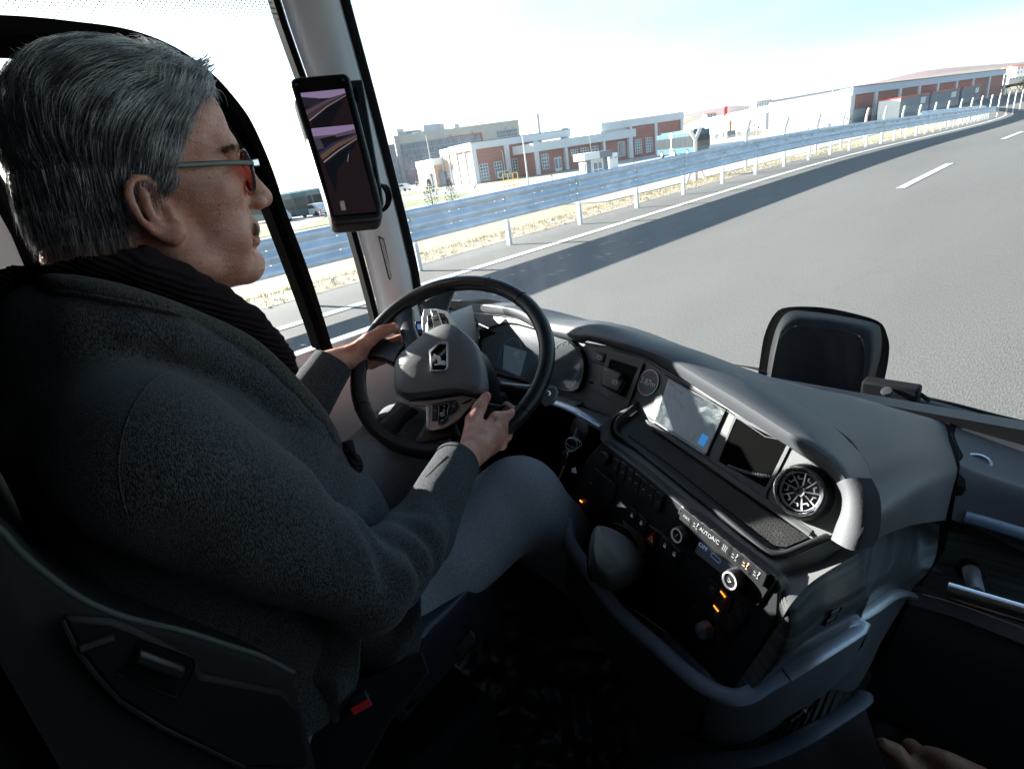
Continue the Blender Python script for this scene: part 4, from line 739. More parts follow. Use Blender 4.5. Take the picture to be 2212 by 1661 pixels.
crease = [c3(1000, 325), c3(1150, 325), c3(1300, 335), c3(1500, 362), c3(1690, 440), c3(1850, 460), c3(2000, 470), c4(330, 0), c4(460, 30), c4(610, 80), c4(760, 130), c4(960, 190), c4(1180, 290), c4(1400, 400), c4(1680, 560), c4(1900, 700), c4(2040, 840), c4(2110, 960), c4(2130, 1100)]
LI = [FP.at(p) for p in lip_in]; LO = [FP.at(p, .028) for p in lip_out]; 
LI0 = [FP.at(p, .014) for p in lip_in]
far_r = resample(far[3:], 19); CR = []
for i, p in enumerate(crease):
    fr = i/18; d0 = (LO[i]-CP).dot(-CM[:, 2])if 0 else -(CM.T@(LO[i]-CP))[2]; df = -(CM.T@(far_r[i]-CP))[2]
    CR.append(at(p, d0+(df-d0)*.16))
MID = [at(tuple(np.array([W/2-FOC*v[0]/v[2], H/2+FOC*v[1]/v[2]])), -v[2]*1.0) for v in [(CM.T@((a*.5+c*.5)+[0, 0, .006]-CP)) for a, c in zip(CR, far_r)]]
MB().loft([LI, LI0, LO, CR, MID, [a for a in far_r], [a+[0, .03, -.03] for a in far_r]], 70, sub=5).build('top_cover', M_gray, dash, smooth=True, ang=50)
# left end of the cover, curving round behind the wheel
cA = [onx(c3(470, 495), -1.19), onx(c3(520, 425), -1.17), ony(c3(600, 385), .74), ony(c3(740, 380), .80), ony(c3(900, 378), .86), FP.at(c3(1000, 385), .002), FP.at(c3(1150, 395), .002)]
cB = [onx(c3(465, 480), -1.2), onx(c3(510, 400), -1.2), ony(c3(600, 330), .77), ony(c3(740, 318), .84), ony(c3(900, 318), .91), FP.at(c3(1000, 345), .03), FP.at(c3(1150, 355), .03)]
cC = [onx(c3(470, 470), -1.235), onx(c3(530, 380), -1.23), ony(c3(640, 305), .80), ony(c3(760, 300), .88), ony(c3(900, 300), .96), far[3]-[0, .02, 0], far[4]-[0, .02, 0]]
MB().loft([cA, cB, cC], 40, sub=4).build('side_cover', M_gray, dash, smooth=True, ang=60)
MB().loft([[q+np.array([.0, .0, -.002]) for q in cA], [q+np.array([-.01, .05, -.05]) for q in cA], [q+np.array([0, .06, -.22]) for q in cA]], 40).build('left_fascia', M_fas, dash, smooth=True)
# fascia sheet
fas = [c3(990, 400), c3(1150, 400), c3(1300, 412), c3(1500, 445), c3(1690, 550), c3(2000, 625), c4(430, 165), c4(660, 232), c4(1000, 430), c4(1500, 750), c4(1830, 965), c4(1930, 1060), c4(1950, 1200), c4(1900, 1370), c4(1730, 1400), c4(1420, 1165), c4(1060, 900), c4(740, 680), c4(640, 620), c4(480, 630), c4(300, 560), c4(190, 510), c3(1990, 1065), c3(1880, 1045), c3(1700, 970), c3(1500, 900), c3(1300, 850), c3(1180, 760), c3(1050, 650), c3(990, 560)]
MB().prism([FP.at(p) for p in fas], -FP.n*.03).build('fascia', M_fas, dash, bevel=.003)
ln = lambda P, r, nm, m, par, off=.001: MB().tube([FP.at(p, off) for p in P], r, 6).build(nm, m, par, smooth=True)
ln([c4(470, 190), c4(660, 250), c4(800, 335), c4(1000, 455), c4(1240, 610), c4(1440, 745), c4(1590, 775)], .0012, 'seam', M_dark, dash)
def pane(P, off, th, name, m, par, bevel=.002, pl=FP): return MB().prism([pl.at(p, off) for p in P], -pl.n*th).build(name, m, par, bevel=bevel)
# instrument cluster
clu = [c3(1195, 620), c3(1215, 570), c3(1270, 515), c3(1370, 475), c3(1480, 478), c3(1640, 520), c3(1790, 555), c3(1900, 615), c3(1965, 690), c3(1992, 780), c3(1985, 860), c3(1955, 960), c3(1900, 990), c3(1800, 975), c3(1600, 910), c3(1400, 860), c3(1260, 790), c3(1205, 710)]
C0 = [FP.at(p, .014) for p in clu]; C1_ = [FP.at(p, .003) for p in [c3(x*.94+95, y*.93+50) for x, y in [(1195, 620), (1215, 570), (1270, 515), (1370, 475), (1480, 478), (1640, 520), (1790, 555), (1900, 615), (1965, 690), (1992, 780), (1985, 860), (1955, 960), (1900, 990), (1800, 975), (1600, 910), (1400, 860), (1260, 790), (1205, 710)]]]
ic = MB().loft([[a-FP.n*.016 for a in C0], C0, C1_], 60, close=True).build('instrument_cluster', M_blk, dash, smooth=True, ang=35)
fan(MB(), [a+FP.n*.0035 for a in C0] if 0 else C1_).build('display', mat('cluster_display', (.012, .014, .016), .12, emit=((.3, .45, .6), .02)), ic)
mg = glass('cluster_glass', (.75, .78, .8), .5); fan(MB(), [a-FP.n*.004 for a in C0]).build('lens', mg, ic, smooth=True)
pane([c3(1390, 640), c3(1560, 690), c3(1510, 880), c3(1380, 820)], .0042, .001, 'speed_display', mat('speed_screen', (.02, .03, .04), .2, emit=((.25, .38, .5), .12)), ic, 0)
text('45', FP.at(c3(1478, 715), .0046), FX, FU, .026, M_mark, ic); text('km/h', FP.at(c3(1500, 765), .0046), FX, FU, .007, M_mark, ic)
b = MB()
for (x, y, r) in ((1430, 740, .055), (1830, 800, .06)): c_ = FP.at(c3(x, y), .0045); b.tube([c_+FX*r*math.cos(a)+FU*r*math.sin(a) for a in np.linspace(-.6, 3.7, 30)], .0006, 4)
for a in np.linspace(-.5, 3.6, 12): c_ = FP.at(c3(1830, 800), .0045); b.tube([c_+FX*.052*math.cos(a)+FU*.052*math.sin(a), c_+FX*.058*math.cos(a)+FU*.058*math.sin(a)], .0008, 3)
b.build('gauge_ring', mat('gauge_mark', (.35, .4, .45), .5, emit=((.5, .6, .7), .03)), ic)
# small displays left of the cluster
PL = Plane(at(c3(740, 500), 1.30), at(c3(1140, 500), 1.34), at(c3(740, 560), 1.28))
k = pane([c3(718, 462), c3(790, 455), c3(790, 560), c3(715, 552)], 0, .01, 'tachograph', M_blk, dash, .002, PL); pane([c3(735, 485), c3(775, 480), c3(775, 520), c3(738, 520)], .002, .002, 'tachograph_screen', mat('tacho_screen', (.1, .2, .45), .2, emit=((.3, .5, 1), .25)), k, 0, PL)
k = pane([c3(985, 405), c3(1150, 408), c3(1185, 470), c3(1175, 600), c3(1100, 620), c3(985, 560)], 0.004, .006, 'left_console_shade', M_rub, dash, .002); pane([c3(1015, 452), c3(1105, 452), c3(1100, 548), c3(1035, 530)], .0052, .001, 'console_screen', M_gloss, k, 0)  # dark screen surround, enlarged to paint shade over the fascia beside it
# switch, parking brake, hole
def pcen(P): return tuple(np.mean(np.array(P), 0))
k = pane([c4(348, 192), c4(430, 215), c4(410, 295), c4(328, 265)], .002, .01, 'switch', M_blk, dash, .003); pane([c4(362, 208), c4(415, 224), c4(400, 275), c4(348, 252)], .006, .006, 'switch_cap', M_blk2, k, .003)
b = MB(); c_ = FP.at(c4(378, 240), .0075); b.tube([c_+FX*.007*math.cos(a)+FU*.005*math.sin(a) for a in np.linspace(0, 6.283, 17)], .0006, 4); b.build('switch_icon', M_mark, k)
pane([c4(318, 388), c4(342, 392), c4(338, 410), c4(315, 406)], .001, .004, 'socket', M_rub, dash, .002)
prk_o = [c4(440, 210), c4(640, 268), c4(648, 300), c4(565, 530), c4(540, 545), c4(380, 468), c4(372, 450), c4(425, 225)]; prk_i = [c4(455, 250), c4(615, 300), c4(620, 320), c4(550, 480), c4(535, 490), c4(415, 430), c4(410, 415), c4(445, 262)]
pb_ = MB().loft([[FP.at(p, -.001) for p in prk_o], [FP.at(p, .006) for p in prk_o], [FP.at(p, .005) for p in prk_i], [FP.at(p, -.026) for p in prk_i]], 40, close=True, caps=True).build('parking_brake', M_gray, dash, smooth=True, ang=35)
fan(MB(), [FP.at(p, .0015) for p in prk_i]).build('brake_recess', M_rub, pb_)
MB().prism([FP.at(p, .002) for p in (c4(440, 305), c4(562, 350), c4(545, 385), c4(570, 400), c4(530, 480), c4(415, 430))], FP.n*.016).build('brake_lever', M_blk2, pb_, bevel=.005)
c_ = FP.at(c4(478, 397), .019); b = MB(); b.tube([c_+FX*.0045*math.cos(a)+FU*.0045*math.sin(a) for a in np.linspace(0, 6.283, 17)], .0005, 4)
for s_ in (1, -1): b.tube([c_+FX*.007*math.cos(a)*s_+FU*.007*math.sin(a) for a in np.linspace(-.8, .8, 8)], .0005, 4)
b.build('brake_icon', M_mark, pb_); text('P', c_+FP.n*.0003, FX, FU, .006, M_mark, pb_)
# round height sign 3.87 m
c_ = FP.at(c4(692, 400), .0015); k = MB().lathe(c_, FP.n, [(.0, 0), (.0, .0008)], 40)
k = MB().lathe(c_, FP.n, [(.0265, -.001), (.0265, .0006), (0, .0006)], 48).build('height_sign', M_fas, dash); MB().lathe(c_, FP.n, [(.0255, .0005), (.0255, .0012), (.0238, .0012), (.0238, .0005)], 48).build('ring', M_frame, k)
text('3.87m', c_+FP.n*.0012, FX, FU, .0165, mat('sign_print', (.8, .8, .8), .5), k)
for s_ in (1, -1): MB().prism([c_+FU*s_*.013+FP.n*.0006, c_+FU*s_*.0215+FX*.005+FP.n*.0006, c_+FU*s_*.0215-FX*.005+FP.n*.0006], FP.n*.0008).build('arrow', mat('sign_red', (.45, .03, .03), .5), k)
# touch screen
scr_o = [c4(790, 350), c4(1185, 575), c4(1060, 860), c4(690, 635)]; 
k = pane([c4(796, 346), c4(1196, 572), c4(1066, 868), c4(684, 622)], .003, .012, 'touch_screen', M_blk, dash, .002)
def smudge():
    m = mat('dusty_screen', (.02, .03, .035), .10, spec=.7); t = N(m, 'ShaderNodeTexNoise'); t.inputs['Scale'].default_value = 26; t.inputs['Detail'].default_value = 8; t.inputs['Roughness'].default_value = .75; t.inputs['Distortion'].default_value = 1.2
    g = N(m, 'ShaderNodeTexCoord'); L = m.node_tree.links; L.new(g.outputs['Object'], t.inputs[0]); r = N(m, 'ShaderNodeValToRGB'); r.color_ramp.elements[0].position = .42; r.color_ramp.elements[1].position = .74
    r.color_ramp.elements[0].color = (.022, .03, .034, 1); r.color_ramp.elements[1].color = (.16, .18, .18, 1); L.new(t.outputs[0], r.inputs[0]); L.new(r.outputs[0], m.node_tree.nodes['Principled BSDF'].inputs['Base Color'])
    r2 = N(m, 'ShaderNodeMapRange'); r2.inputs[1].default_value = .45; r2.inputs[2].default_value = .7; r2.inputs[3].default_value = .05; r2.inputs[4].default_value = .5; L.new(t.outputs[0], r2.inputs[0]); L.new(r2.outputs[0], m.node_tree.nodes['Principled BSDF'].inputs['Roughness']); return m
M_scr = smudge()
pane([c4(820, 375), c4(1182, 580), c4(1062, 850), c4(738, 640)], .0036, .002, 'screen_glass', M_scr, k, 0)
pane([c4(1038, 722), c4(1078, 748), c4(1045, 812), c4(1005, 785)], .0042, .0008, 'blue_icon', mat('blue_icon', (.02, .25, .7), .3, emit=((.03, .35, .9), .35)), k, 0); text('12:15', FP.at(c4(838, 410), .004), FX, FU, .006, M_mark, k)
MB().tube([FP.at(c4(728, 645), .004), FP.at(c4(1060, 858), .004)], .0022, 8).build('screen_edge', M_sil, k, smooth=True)
# storage cubby
cub = [c4(1262, 632), c4(1570, 790), c4(1572, 805), c4(1445, 1062), c4(1432, 1065), c4(1148, 905), c4(1145, 890), c4(1248, 640)]; rim_ = [c4(1256, 610), c4(1592, 775), c4(1600, 800), c4(1440, 1115), c4(1425, 1125), c4(1140, 915), c4(1138, 890), c4(1240, 620)]
k = MB().loft([[FP.at(p, -.0005) for p in rim_], [FP.at(p, .0022) for p in rim_], [FP.at(p, .002) for p in cub], [FP.at(p, -.001) for p in cub]], 60, close=True).build('storage_cubby', M_gray, dash, smooth=True, ang=35)
MB().prism([FP.at(p, .001) for p in cub], -FP.n*.0005).build('opening_shade', mat('shade_black', (.0015, .0015, .0015), .9, spec=.05), k)  # flat black sheet paints the shaded inside of the cubby
def chain(P, off, r, nm, m, par):
    b = MB(); P = resample([FP.at(p, off) for p in P], 34)
    for i in range(33): a, c = P[i], P[i+1]; n_ = FP.n if i % 2 else np.cross(FP.n, nrm(c-a)); m_ = (a+c)/2; d = (c-a)*.85; b.tube([m_+d*math.cos(t)*.75+n_*.0022*math.sin(t) for t in np.linspace(0, 6.283, 9)[:-1]], r, 4, closed=True)
    return b.build(nm, m, par, smooth=True)
chain([c4(1200, 930), c4(1330, 975), c4(1465, 1000)], .002, .0006, 'bead_chain', M_sil, k)
# round air vent
def vent(par, c, n_, R, nm='air_vent'):
    n_ = nrm(n_); x = nrm(np.cross([0, 0, 1.], n_)); y = np.cross(n_, x)
    v = MB().lathe(c, n_, [(R*1.22, -.004), (R*1.24, .004), (R*1.16, .012), (R*1.10, .02), (R*1.02, .022)], 48).build(nm, M_blk, par, smooth=True, ang=60)
    MB().lathe(c+n_*.014, n_, [(R*1.06, 0), (R*1.08, .010), (R*1.0, .014), (R*.93, .010), (R*.92, .0)], 56).build('chrome_ring', M_chr, v, smooth=True, ang=80)
    MB().lathe(c+n_*.012, n_, [(R*.86, 0), (R*.86, .006), (R*.82, .007), (R*.80, .0)], 56).build('inner_ring', M_sil, v, smooth=True)
    MB().lathe(c, n_, [(R*.95, .008), (R*.8, -.010), (0, -.02)], 40).build('throat', M_rub, v, smooth=True)
    b = MB(); 
    for i in range(9):
        a = 2*math.pi*i/9+.2; d = x*math.cos(a)+y*math.sin(a); e = x*math.cos(a+.33)+y*math.sin(a+.33); b.tube([c+n_*.013+d*R*.28, c+n_*.015+d*R*.80], .0011, 4)
        b.tube([c+n_*.0145+(x*math.cos(q)+y*math.sin(q))*R*.55 for q in np.linspace(a, a+.42, 6)], .0011, 4)
        b.tube([c+n_*.0145+(x*math.cos(a+.42)+y*math.sin(a+.42))*R*.55, c+n_*.0145+(x*math.cos(a+.42)+y*math.sin(a+.42))*R*.68], .0011, 4)
    b.build('vanes', M_frame, v, smooth=True)
    h_ = MB().lathe(c+n_*.006, n_, [(R*.27, 0), (R*.27, .012), (R*.2, .016), (R*.12, .014), (R*.1, .01), (0, .01)], 32).build('hub', M_chr, v, smooth=True)
    return v
vc = FP.at(c4(1692, 1098), .004); vr = np.linalg.norm(FP.at(c4(1840, 1080))-FP.at(c4(1545, 1100)))/2
vent(dash, vc, FP.n*.9+np.array([.1, 0, 0]), vr*.98)
k = MB().lathe(vc, FP.n, [(vr*1.12, -.002), (vr*1.14, .002), (vr*1.05, .003)], 48).build('vent_seat', M_fas, dash, smooth=True)
# vertical end of the hood on the right of the vent
e_in = [c4(1905, 1050), c4(1945, 1120), c4(1945, 1220), c4(1915, 1310), c4(1875, 1400)]; e_out = [c4(1975, 1010), c4(2015, 1110), c4(2030, 1220), c4(2020, 1350), c4(1990, 1470)]; e_far = [c6(1250, 1100), c6(1340, 1200), c6(1420, 1330), c6(1500, 1450), c6(1540, 1640)]
EI = [FP.at(p, .0) for p in e_in]; EI2 = [FP.at(p, .03) for p in [c4(1895, 1040), c4(1930, 1115), c4(1928, 1215), c4(1895, 1310), c4(1865, 1405)]]; EO = [FP.at(p, .036) for p in e_out]
seam_ = [c6(1560, 990), c6(1600, 1110), c6(1635, 1240), c6(1640, 1330), c6(1610, 1450), c6(1560, 1661)]
SE = [ony(p, y) for p, y in zip(seam_, (1.27, 1.2, 1.12, 1.07, 1.03, .98))]
E2_ = [FP.at(p, .02) for p in (c4(2120, 1010), c4(2170, 1120), c4(2180, 1250), c4(2160, 1390), c4(2120, 1450))]
MB().loft([EI, EI2, EO, E2_], 30, sub=4).build('hood_end', M_gray, dash, smooth=True, ang=60)
# broad cover right of the lip up to the seam
U0 = [CR[13], CR[15], CR[16], CR[17], CR[18], FP.at(c4(2080, 1300), .03), FP.at(c4(1985, 1475), .03)]
U2 = [far_r[18]-[0, .0, 0]]+SE[1:]
U2 = [far_r[17]]+[far_r[18]]+SE[1:]
U1 = [a*.5+c*.5+np.array([0, -.0, .012]) for a, c in zip(resample(U0, 7), resample(U2, 7))]
MB().loft([U0, U1, U2], 40, sub=6).build('shoulder_cover', M_gray, dash, smooth=True, ang=60)
# ---- tray below the screens
tyd = nrm([0, -.95, -.30])
TP = Plane(FP.at(c4(740, 672)), FP.at(c4(1730, 1395)), FP.at(c4(740, 672))+tyd)
tr_o = [c4(615, 535), c4(655, 560), c4(680, 640), c4(1060, 880), c4(1420, 1150), c4(1735, 1392), c4(1865, 1352), c4(1870, 1372), c4(1600, 1468), c4(1540, 1485), c4(1480, 1478), c4(1420, 1440), c4(1150, 1225), c4(850, 990), c4(640, 825), c4(510, 730), c4(480, 690), c4(495, 655)]
mt_ = [c4(600, 690), c4(680, 690), c4(1060, 930), c4(1400, 1185), c4(1715, 1388), c4(1570, 1450), c4(1500, 1440), c4(1200, 1215), c4(880, 960), c4(640, 790), c4(560, 735)]
k = MB().prism([TP.at(p) for p in tr_o], -TP.n*.01).build('tray', M_blk2, dash, bevel=.001)
def ribs():
    m = mat('ribbed_mat', (.05, .05, .05), .45); g = N(m, 'ShaderNodeTexCoord'); t = N(m, 'ShaderNodeTexBrick'); mp = N(m, 'ShaderNodeMapping'); L = m.node_tree.links; mp.inputs['Scale'].default_value = (1, 1, 1)
    t.inputs['Scale'].default_value = 92; t.inputs['Mortar Size'].default_value = .10; t.inputs['Brick Width'].default_value = .9; t.inputs['Row Height'].default_value = .28; t.inputs['Mortar Smooth'].default_value = .5
    t.inputs['Color1'].default_value = (.075, .075, .075, 1); t.inputs['Color2'].default_value = (.075, .075, .075, 1); t.inputs['Mortar'].default_value = (.012, .012, .012, 1)
    L.new(g.outputs['Object'], mp.inputs[0]); L.new(mp.outputs[0], t.inputs[0]); L.new(t.outputs[0], m.node_tree.nodes['Principled BSDF'].inputs['Base Color']); u = N(m, 'ShaderNodeBump'); u.inputs['Strength'].default_value = .8; u.inputs['Distance'].default_value = .0015; u.invert = True; L.new(t.outputs['Fac'], u.inputs['Height']); L.new(u.outputs[0], m.node_tree.nodes['Principled BSDF'].inputs['Normal']); return m
MB().prism([TP.at(p, .002) for p in mt_], -TP.n*.002).build('ribbed_mat', ribs(), k)
b = MB()
for (a, c) in (((700, 668), (1725, 1372)), ((690, 655), (1730, 1362)), ((680, 642), (1740, 1350))): b.tube([TP.at(c4(*a), .006), TP.at(c4((a[0]+c[0])/2-8, (a[1]+c[1])/2-4), .006), TP.at(c4(*c), .006)], .0026, 8)
b.build('step_ribs', M_fas, k, smooth=True)
lipc = [c4(628, 532), c4(560, 590), c4(500, 640), c4(475, 690), c4(495, 735), c4(640, 835), c4(850, 1000), c4(1150, 1238), c4(1415, 1455), c4(1480, 1492), c4(1545, 1498), c4(1610, 1480), c4(1880, 1365)]
MB().tube([TP.at(p, .008) for p in resample(np.array([(*p, 0) for p in lipc]), 60)[:, :2]], .0055, 10).build('tray_lip', M_blk2, k, smooth=True)
# ledge between tray and button panel
Lo = [c4(640, 522), c4(540, 585), c4(470, 650), c4(455, 700), c4(480, 755), c4(640, 850), c4(850, 1020), c4(1150, 1260), c4(1410, 1478), c4(1490, 1515), c4(1580, 1515), c4(1700, 1480), c4(1890, 1395)]
Lb = [c4(630, 525), c4(500, 590), c4(400, 670), c4(388, 720), c4(400, 780), c4(620, 940), c4(800, 1090), c4(900, 1180), c4(1130, 1365), c4(1440, 1600), c4(1560, 1620), c4(1760, 1560), c4(1960, 1440)]
LP0 = [TP.at(p, .004) for p in Lo]; LD = [TP.at(p, .004) for p in Lo]
ed = tuple
# button panel plane
BP = Plane(at(c4(400, 790), .995), at(c5(1450, 500), .690), at(c5(1185, 1165), .755))
L1 = [TP.at(p, .000) for p in Lb[:2]]+[BP.at(p, .0) for p in Lb[2:10]]+[TP.at(p, -.012) for p in Lb[10:]]
MB().loft([LP0, [a*.5+c*.5+TP.n*.001 for a, c in zip(LP0, L1)], L1], 60, sub=4).build('ledge', M_fas, dash, smooth=True, ang=80)
BX = nrm(BP.at(c4(1440, 1600))-BP.at(c4(400, 780))); BY = nrm(np.cross(BP.n, BX)); BY *= np.sign(BY[2])
bp_ = [c4(400, 775), c4(620, 935), c4(900, 1175), c4(1130, 1360), c4(1440, 1598), c5(1460, 480), c5(1480, 540), c5(1470, 720), c5(1250, 1110), c5(1190, 1172), c5(1120, 1150), c5(800, 830), c5(420, 560), c5(240, 300), c4(170, 1180), c4(300, 880)]
MB().prism([BP.at(p) for p in bp_], -BP.n*.02).build('button_panel', M_blk2, dash, bevel=.003)
def bpan(P, off, th, name, m, par=dash, bevel=.002): return MB().prism([BP.at(p, off) for p in P], -BP.n*th).build(name, m, par, bevel=bevel)
def btn(cxy, w, h, off=.004, m=M_blk2, name='button', par=None, ang_=0):
    c_ = BP.at(cxy, off); return MB().prism([c_+BX*x+BY*y for x, y in rrect(w, h, .0015, 3)], -BP.n*.006).build(name, m, par or dash, bevel=.001)
kn = BP.at(c4(425, 880)); v = MB().lathe(kn, BP.n, [(.0125, 0), (.0125, .010), (.0115, .012), (.008, .012), (0, .011)], 28).build('rotary_knob', M_blk, dash, smooth=True, ang=50); MB().lathe(kn, BP.n, [(.014, -.001), (.014, .002), (.0125, .002)], 28).build('collar', M_blk2, v)
for x, y in ((480, 940), (525, 968), (570, 1008), (613, 1040), (660, 1078), (703, 1118), (750, 1160)):
    k = btn(c4(x, y), .0085, .0155, .005); MB().tube([BP.at(c4(x-4, y), .0056), BP.at(c4(x+6, y+5), .0056)], .0004, 4).build('icon', M_mark, k)
for i in range(3):
    for j in range(2): btn(c4(360+i*45-j*38, 1020+i*38+j*85), .011, .018, .003)
MB().box(BP.at(c4(262, 1157), .002), (.0035, .0008, .001), [BX, BY, BP.n]).build('indicator_light', mat('orange_lamp', (.9, .2, .02), .4, emit=((1, .25, .03), 3)), dash)
# lock / hazard / camera buttons
k = bpan([c4(570, 1200), c4(690, 1300), c4(940, 1480), c4(920, 1540), c4(780, 1440), c4(650, 1350), c4(540, 1250)], .003, .008, 'switch_row', M_blk)
for x, y in ((585, 1252), (645, 1300), (795, 1445), (855, 1500)):
    q = btn(c4(x, y), .011, .013, .006); c_ = BP.at(c4(x, y), .0067); b = MB(); b.box(c_, (.0025, .0018, .0003), [BX, BY, BP.n]); b.tube([c_+BX*.002+BY*.002, c_+BX*.0015+BY*.005, c_-BX*.0015+BY*.005, c_-BX*.002+BY*.002], .0004, 4); b.build('icon', M_mark, q)
q = MB().prism([BP.at(p, .008) for p in (c4(730, 1350), c4(665, 1395), c4(722, 1450))], -BP.n*.006).build('hazard_button', mat('hazard_red', (.40, .015, .015), .35), dash, bevel=.001)
c_ = BP.at(c4(707, 1398), .0085); MB().tube([c_+BY*.005, c_+BX*.005-BY*.003, c_-BX*.005-BY*.003], .0004, 4, closed=True).build('icon', M_mark, q)
# climate unit
cu_ = [c4(905, 1182), c4(1200, 1420), c5(1440, 470), c5(1455, 495), c5(1350, 660), c5(1330, 655), c5(1000, 420), c5(830, 270), c5(805, 160), c5(870, 35)]
k = bpan(cu_, .004, .008, 'climate_unit', mat('climate_black', (.02, .021, .022), .4))
def knob(p, r, nm, gl):
    c_ = BP.at(p, .004); v = MB().lathe(c_, BP.n, [(r*1.15, 0), (r*1.12, .012), (r, .016), (r*.92, .016)], 32).build(nm, M_blk, k, smooth=True, ang=50)
    v2 = MB().lathe(c_+BP.n*.016, BP.n, [(r*.95, -.001), (r*.95, .001), (r*.78, .001), (r*.78, -.001)], 32).build(nm+'_ring', mat('ring_white', (.5, .5, .5), .5, emit=((1, 1, 1), gl)), k)
    MB().lathe(c_+BP.n*.016, BP.n, [(r*.78, -.001), (0, -.001)], 32).build(nm+'_face', M_blk, k); return c_+BP.n*.0165
q = knob(c5(893, 207), .0115, 'fan_knob', .05); MB().tube([q-BX*.001-BY*.003, q+BX*.001+BY*.003], .0004, 4).build('icon', M_mark, k)
q = knob(c5(1222, 482), .0125, 'temperature_knob', .25); MB().tube([q+BX*.0022*math.cos(a)*(1+.4*math.cos(3*a))+BY*.0022*math.sin(a)*(1+.4*math.cos(3*a)) for a in np.linspace(0, 6.283, 24)], .0006, 4).build('icon', M_mark, k)
sv = None
for (x, y, s_) in ((905, 110, 'MAX'), (965, 158, None), (1022, 203, 'AUTO'), (1083, 248, 'A/C'), (1142, 297, 'h'), (1205, 350, 's'), (1272, 402, 's2'), (1340, 460, 's')):
    q = MB().prism([BP.at(c5(x, y), .009)+BX*a_+BY*b_ for a_, b_ in rrect(.0125, .0105, .0015, 3)], -BP.n*.006).build('climate_button', M_blk, k, bevel=.0008); c_ = BP.at(c5(x, y), .0093)
    if s_ and len(s_) > 2: text(s_, c_, BX, BY, .0082 if len(s_) > 3 else .009 if s_ != 'MAX' else .006, M_mark, k)
    else:
        b = MB()
        if s_ == 'h': [b.tube([c_+BX*(u*.0028)+BY*(v_*.0045)+BX*.0007*math.sin(v_*4) for v_ in np.linspace(-1, 1, 7)], .0006, 4) for u in (-1, 0, 1)]
        else: b.tube([c_+BX*.001-BY*.0045, c_+BX*.0035-BY*.004, c_+BX*.002-BY*.000, c_+BX*.0035+BY*.003], .0009, 5); b.lathe(c_+BX*.0028+BY*.0045, BP.n, [(.0013, 0), (0, .0004)], 10); b.tube([c_-BX*.005+BY*.002, c_-BX*.002+BY*.001], .0009, 5); b.tube([c_-BX*.005-BY*.003, c_-BX*.001-BY*.003], .0006, 5)
        b.build('icon', M_mark if s_ != 's2' else mat('amber_icon', (.8, .5, .3), .5, emit=((1, .6, .3), .1)), k)
bpan([c5(985, 255), c5(1215, 430), c5(1180, 500), c5(955, 320)], .0055, .001, 'climate_display', mat('lcd', (.07, .08, .11), .12, emit=((.4, .5, .7), .02)), k, 0)
text('OFF', BP.at(c5(1008, 290), .006), BX, BY, .0095, mat('lcd_text', (.3, .4, .7), .5, emit=((.35, .45, .9), .25)), k); b = MB(); c_ = BP.at(c5(1085, 357), .006); b.tube([c_+BX*.007*x+BY*.003*y for x, y in ((-1, -1), (1, -1), (1.3, 0), (1, 1), (-1, 1), (-1.3, 0))], .0005, 4, closed=True); b.build('car_icon', mat('lcd_icon', (.3, .4, .6), .5, emit=((.35, .45, .8), .15)), k)
for x, y in ((868, 68), (1400, 498), (1335, 606)): MB().lathe(BP.at(c5(x, y), .0043), BP.n, [(.002, 0), (0, .0006)], 10).build('screw', M_rub, k)
# lower switches with amber lamps
for x, y in ((1060, 550), (1135, 620), (1090, 712), (1170, 775), (1000, 800), (960, 720), (1230, 700), (1100, 860)):
    q = btn(c5(x, y), .0115, .0125, .003); c_ = BP.at(c5(x, y), .0037); b = MB(); b.tube([c_+BX*.0035*u+BY*.0035*v_ for u, v_ in ((-1, -1), (1, -1), (1, 1), (-1, 1))], .0004, 4, closed=True); b.tube([c_-BY*.002, c_+BY*.002], .0004, 4); b.build('icon', mat('dim_icon', (.25, .27, .3), .5), q)
for x, y in ((1130, 580), (1087, 668)): MB().box(BP.at(c5(x, y), .0045), (.0048, .0009, .0006), [nrm(BX*.8-BY*.2), BY, BP.n]).build('indicator_light', mat('amber_lamp', (.9, .25, .02), .4, emit=((1, .25, .02), 2.5)), dash)
q = MB().lathe(BP.at(c5(1035, 795), .004), BP.n, [(.012, 0), (.011, .014), (.004, .018), (0, .018)], 20).build('round_switch', M_sil, dash, smooth=True)
# ---- wood side panel, rail trims and lower body of the console
wTop = [BP.at(c5(1190, 1172)), BP.at(c5(1480, 760), .0), BP.at(c5(1560, 630)), atk(c5(1700, 490), .78), atk(c7(0, 310), .80) if 0 else atk(c5(1977, 320), .80), atk(c7(480, 320), .845), atk(c7(700, 170), .92), atk(c7(820, 122), .97), ony(c7(990, 150), 1.0)]
wBot = [BP.at(c5(1195, 1185)), atk(c5(1330, 1150), .80), atk(c5(1500, 1030), .80), atk(c5(1700, 910), .81), atk(c5(1977, 740), .82), atk(c7(500, 690), .84), atk(c7(640, 580), .87), atk(c7(720, 552), .885), atk(c7(810, 560), .90)]
wb_ = MB().loft([wTop, [a*.5+c*.5+np.array([.012, -.008, 0]) for a, c in zip(wTop, wBot)], wBot], 50, sub=6).build('wood_panel', M_wood, dash, smooth=True, ang=70)
Ledge2 = [atk(c5(1440, 470), .765), atk(c5(1600, 420), .765), atk(c5(1700, 330), .775), atk(c5(1800, 260), .79), atk(c7(320, 235), .80), atk(c7(480, 315), .84)]
top2 = [L1[9], L1[10], L1[11], L1[12], atk(c4(1990, 1475), .84)]
MB().loft([top2, [wTop[1]+[0, 0, .0], wTop[2], wTop[3], wTop[4], wTop[5]]], 30).build('console_shoulder', M_fas, dash, smooth=True)
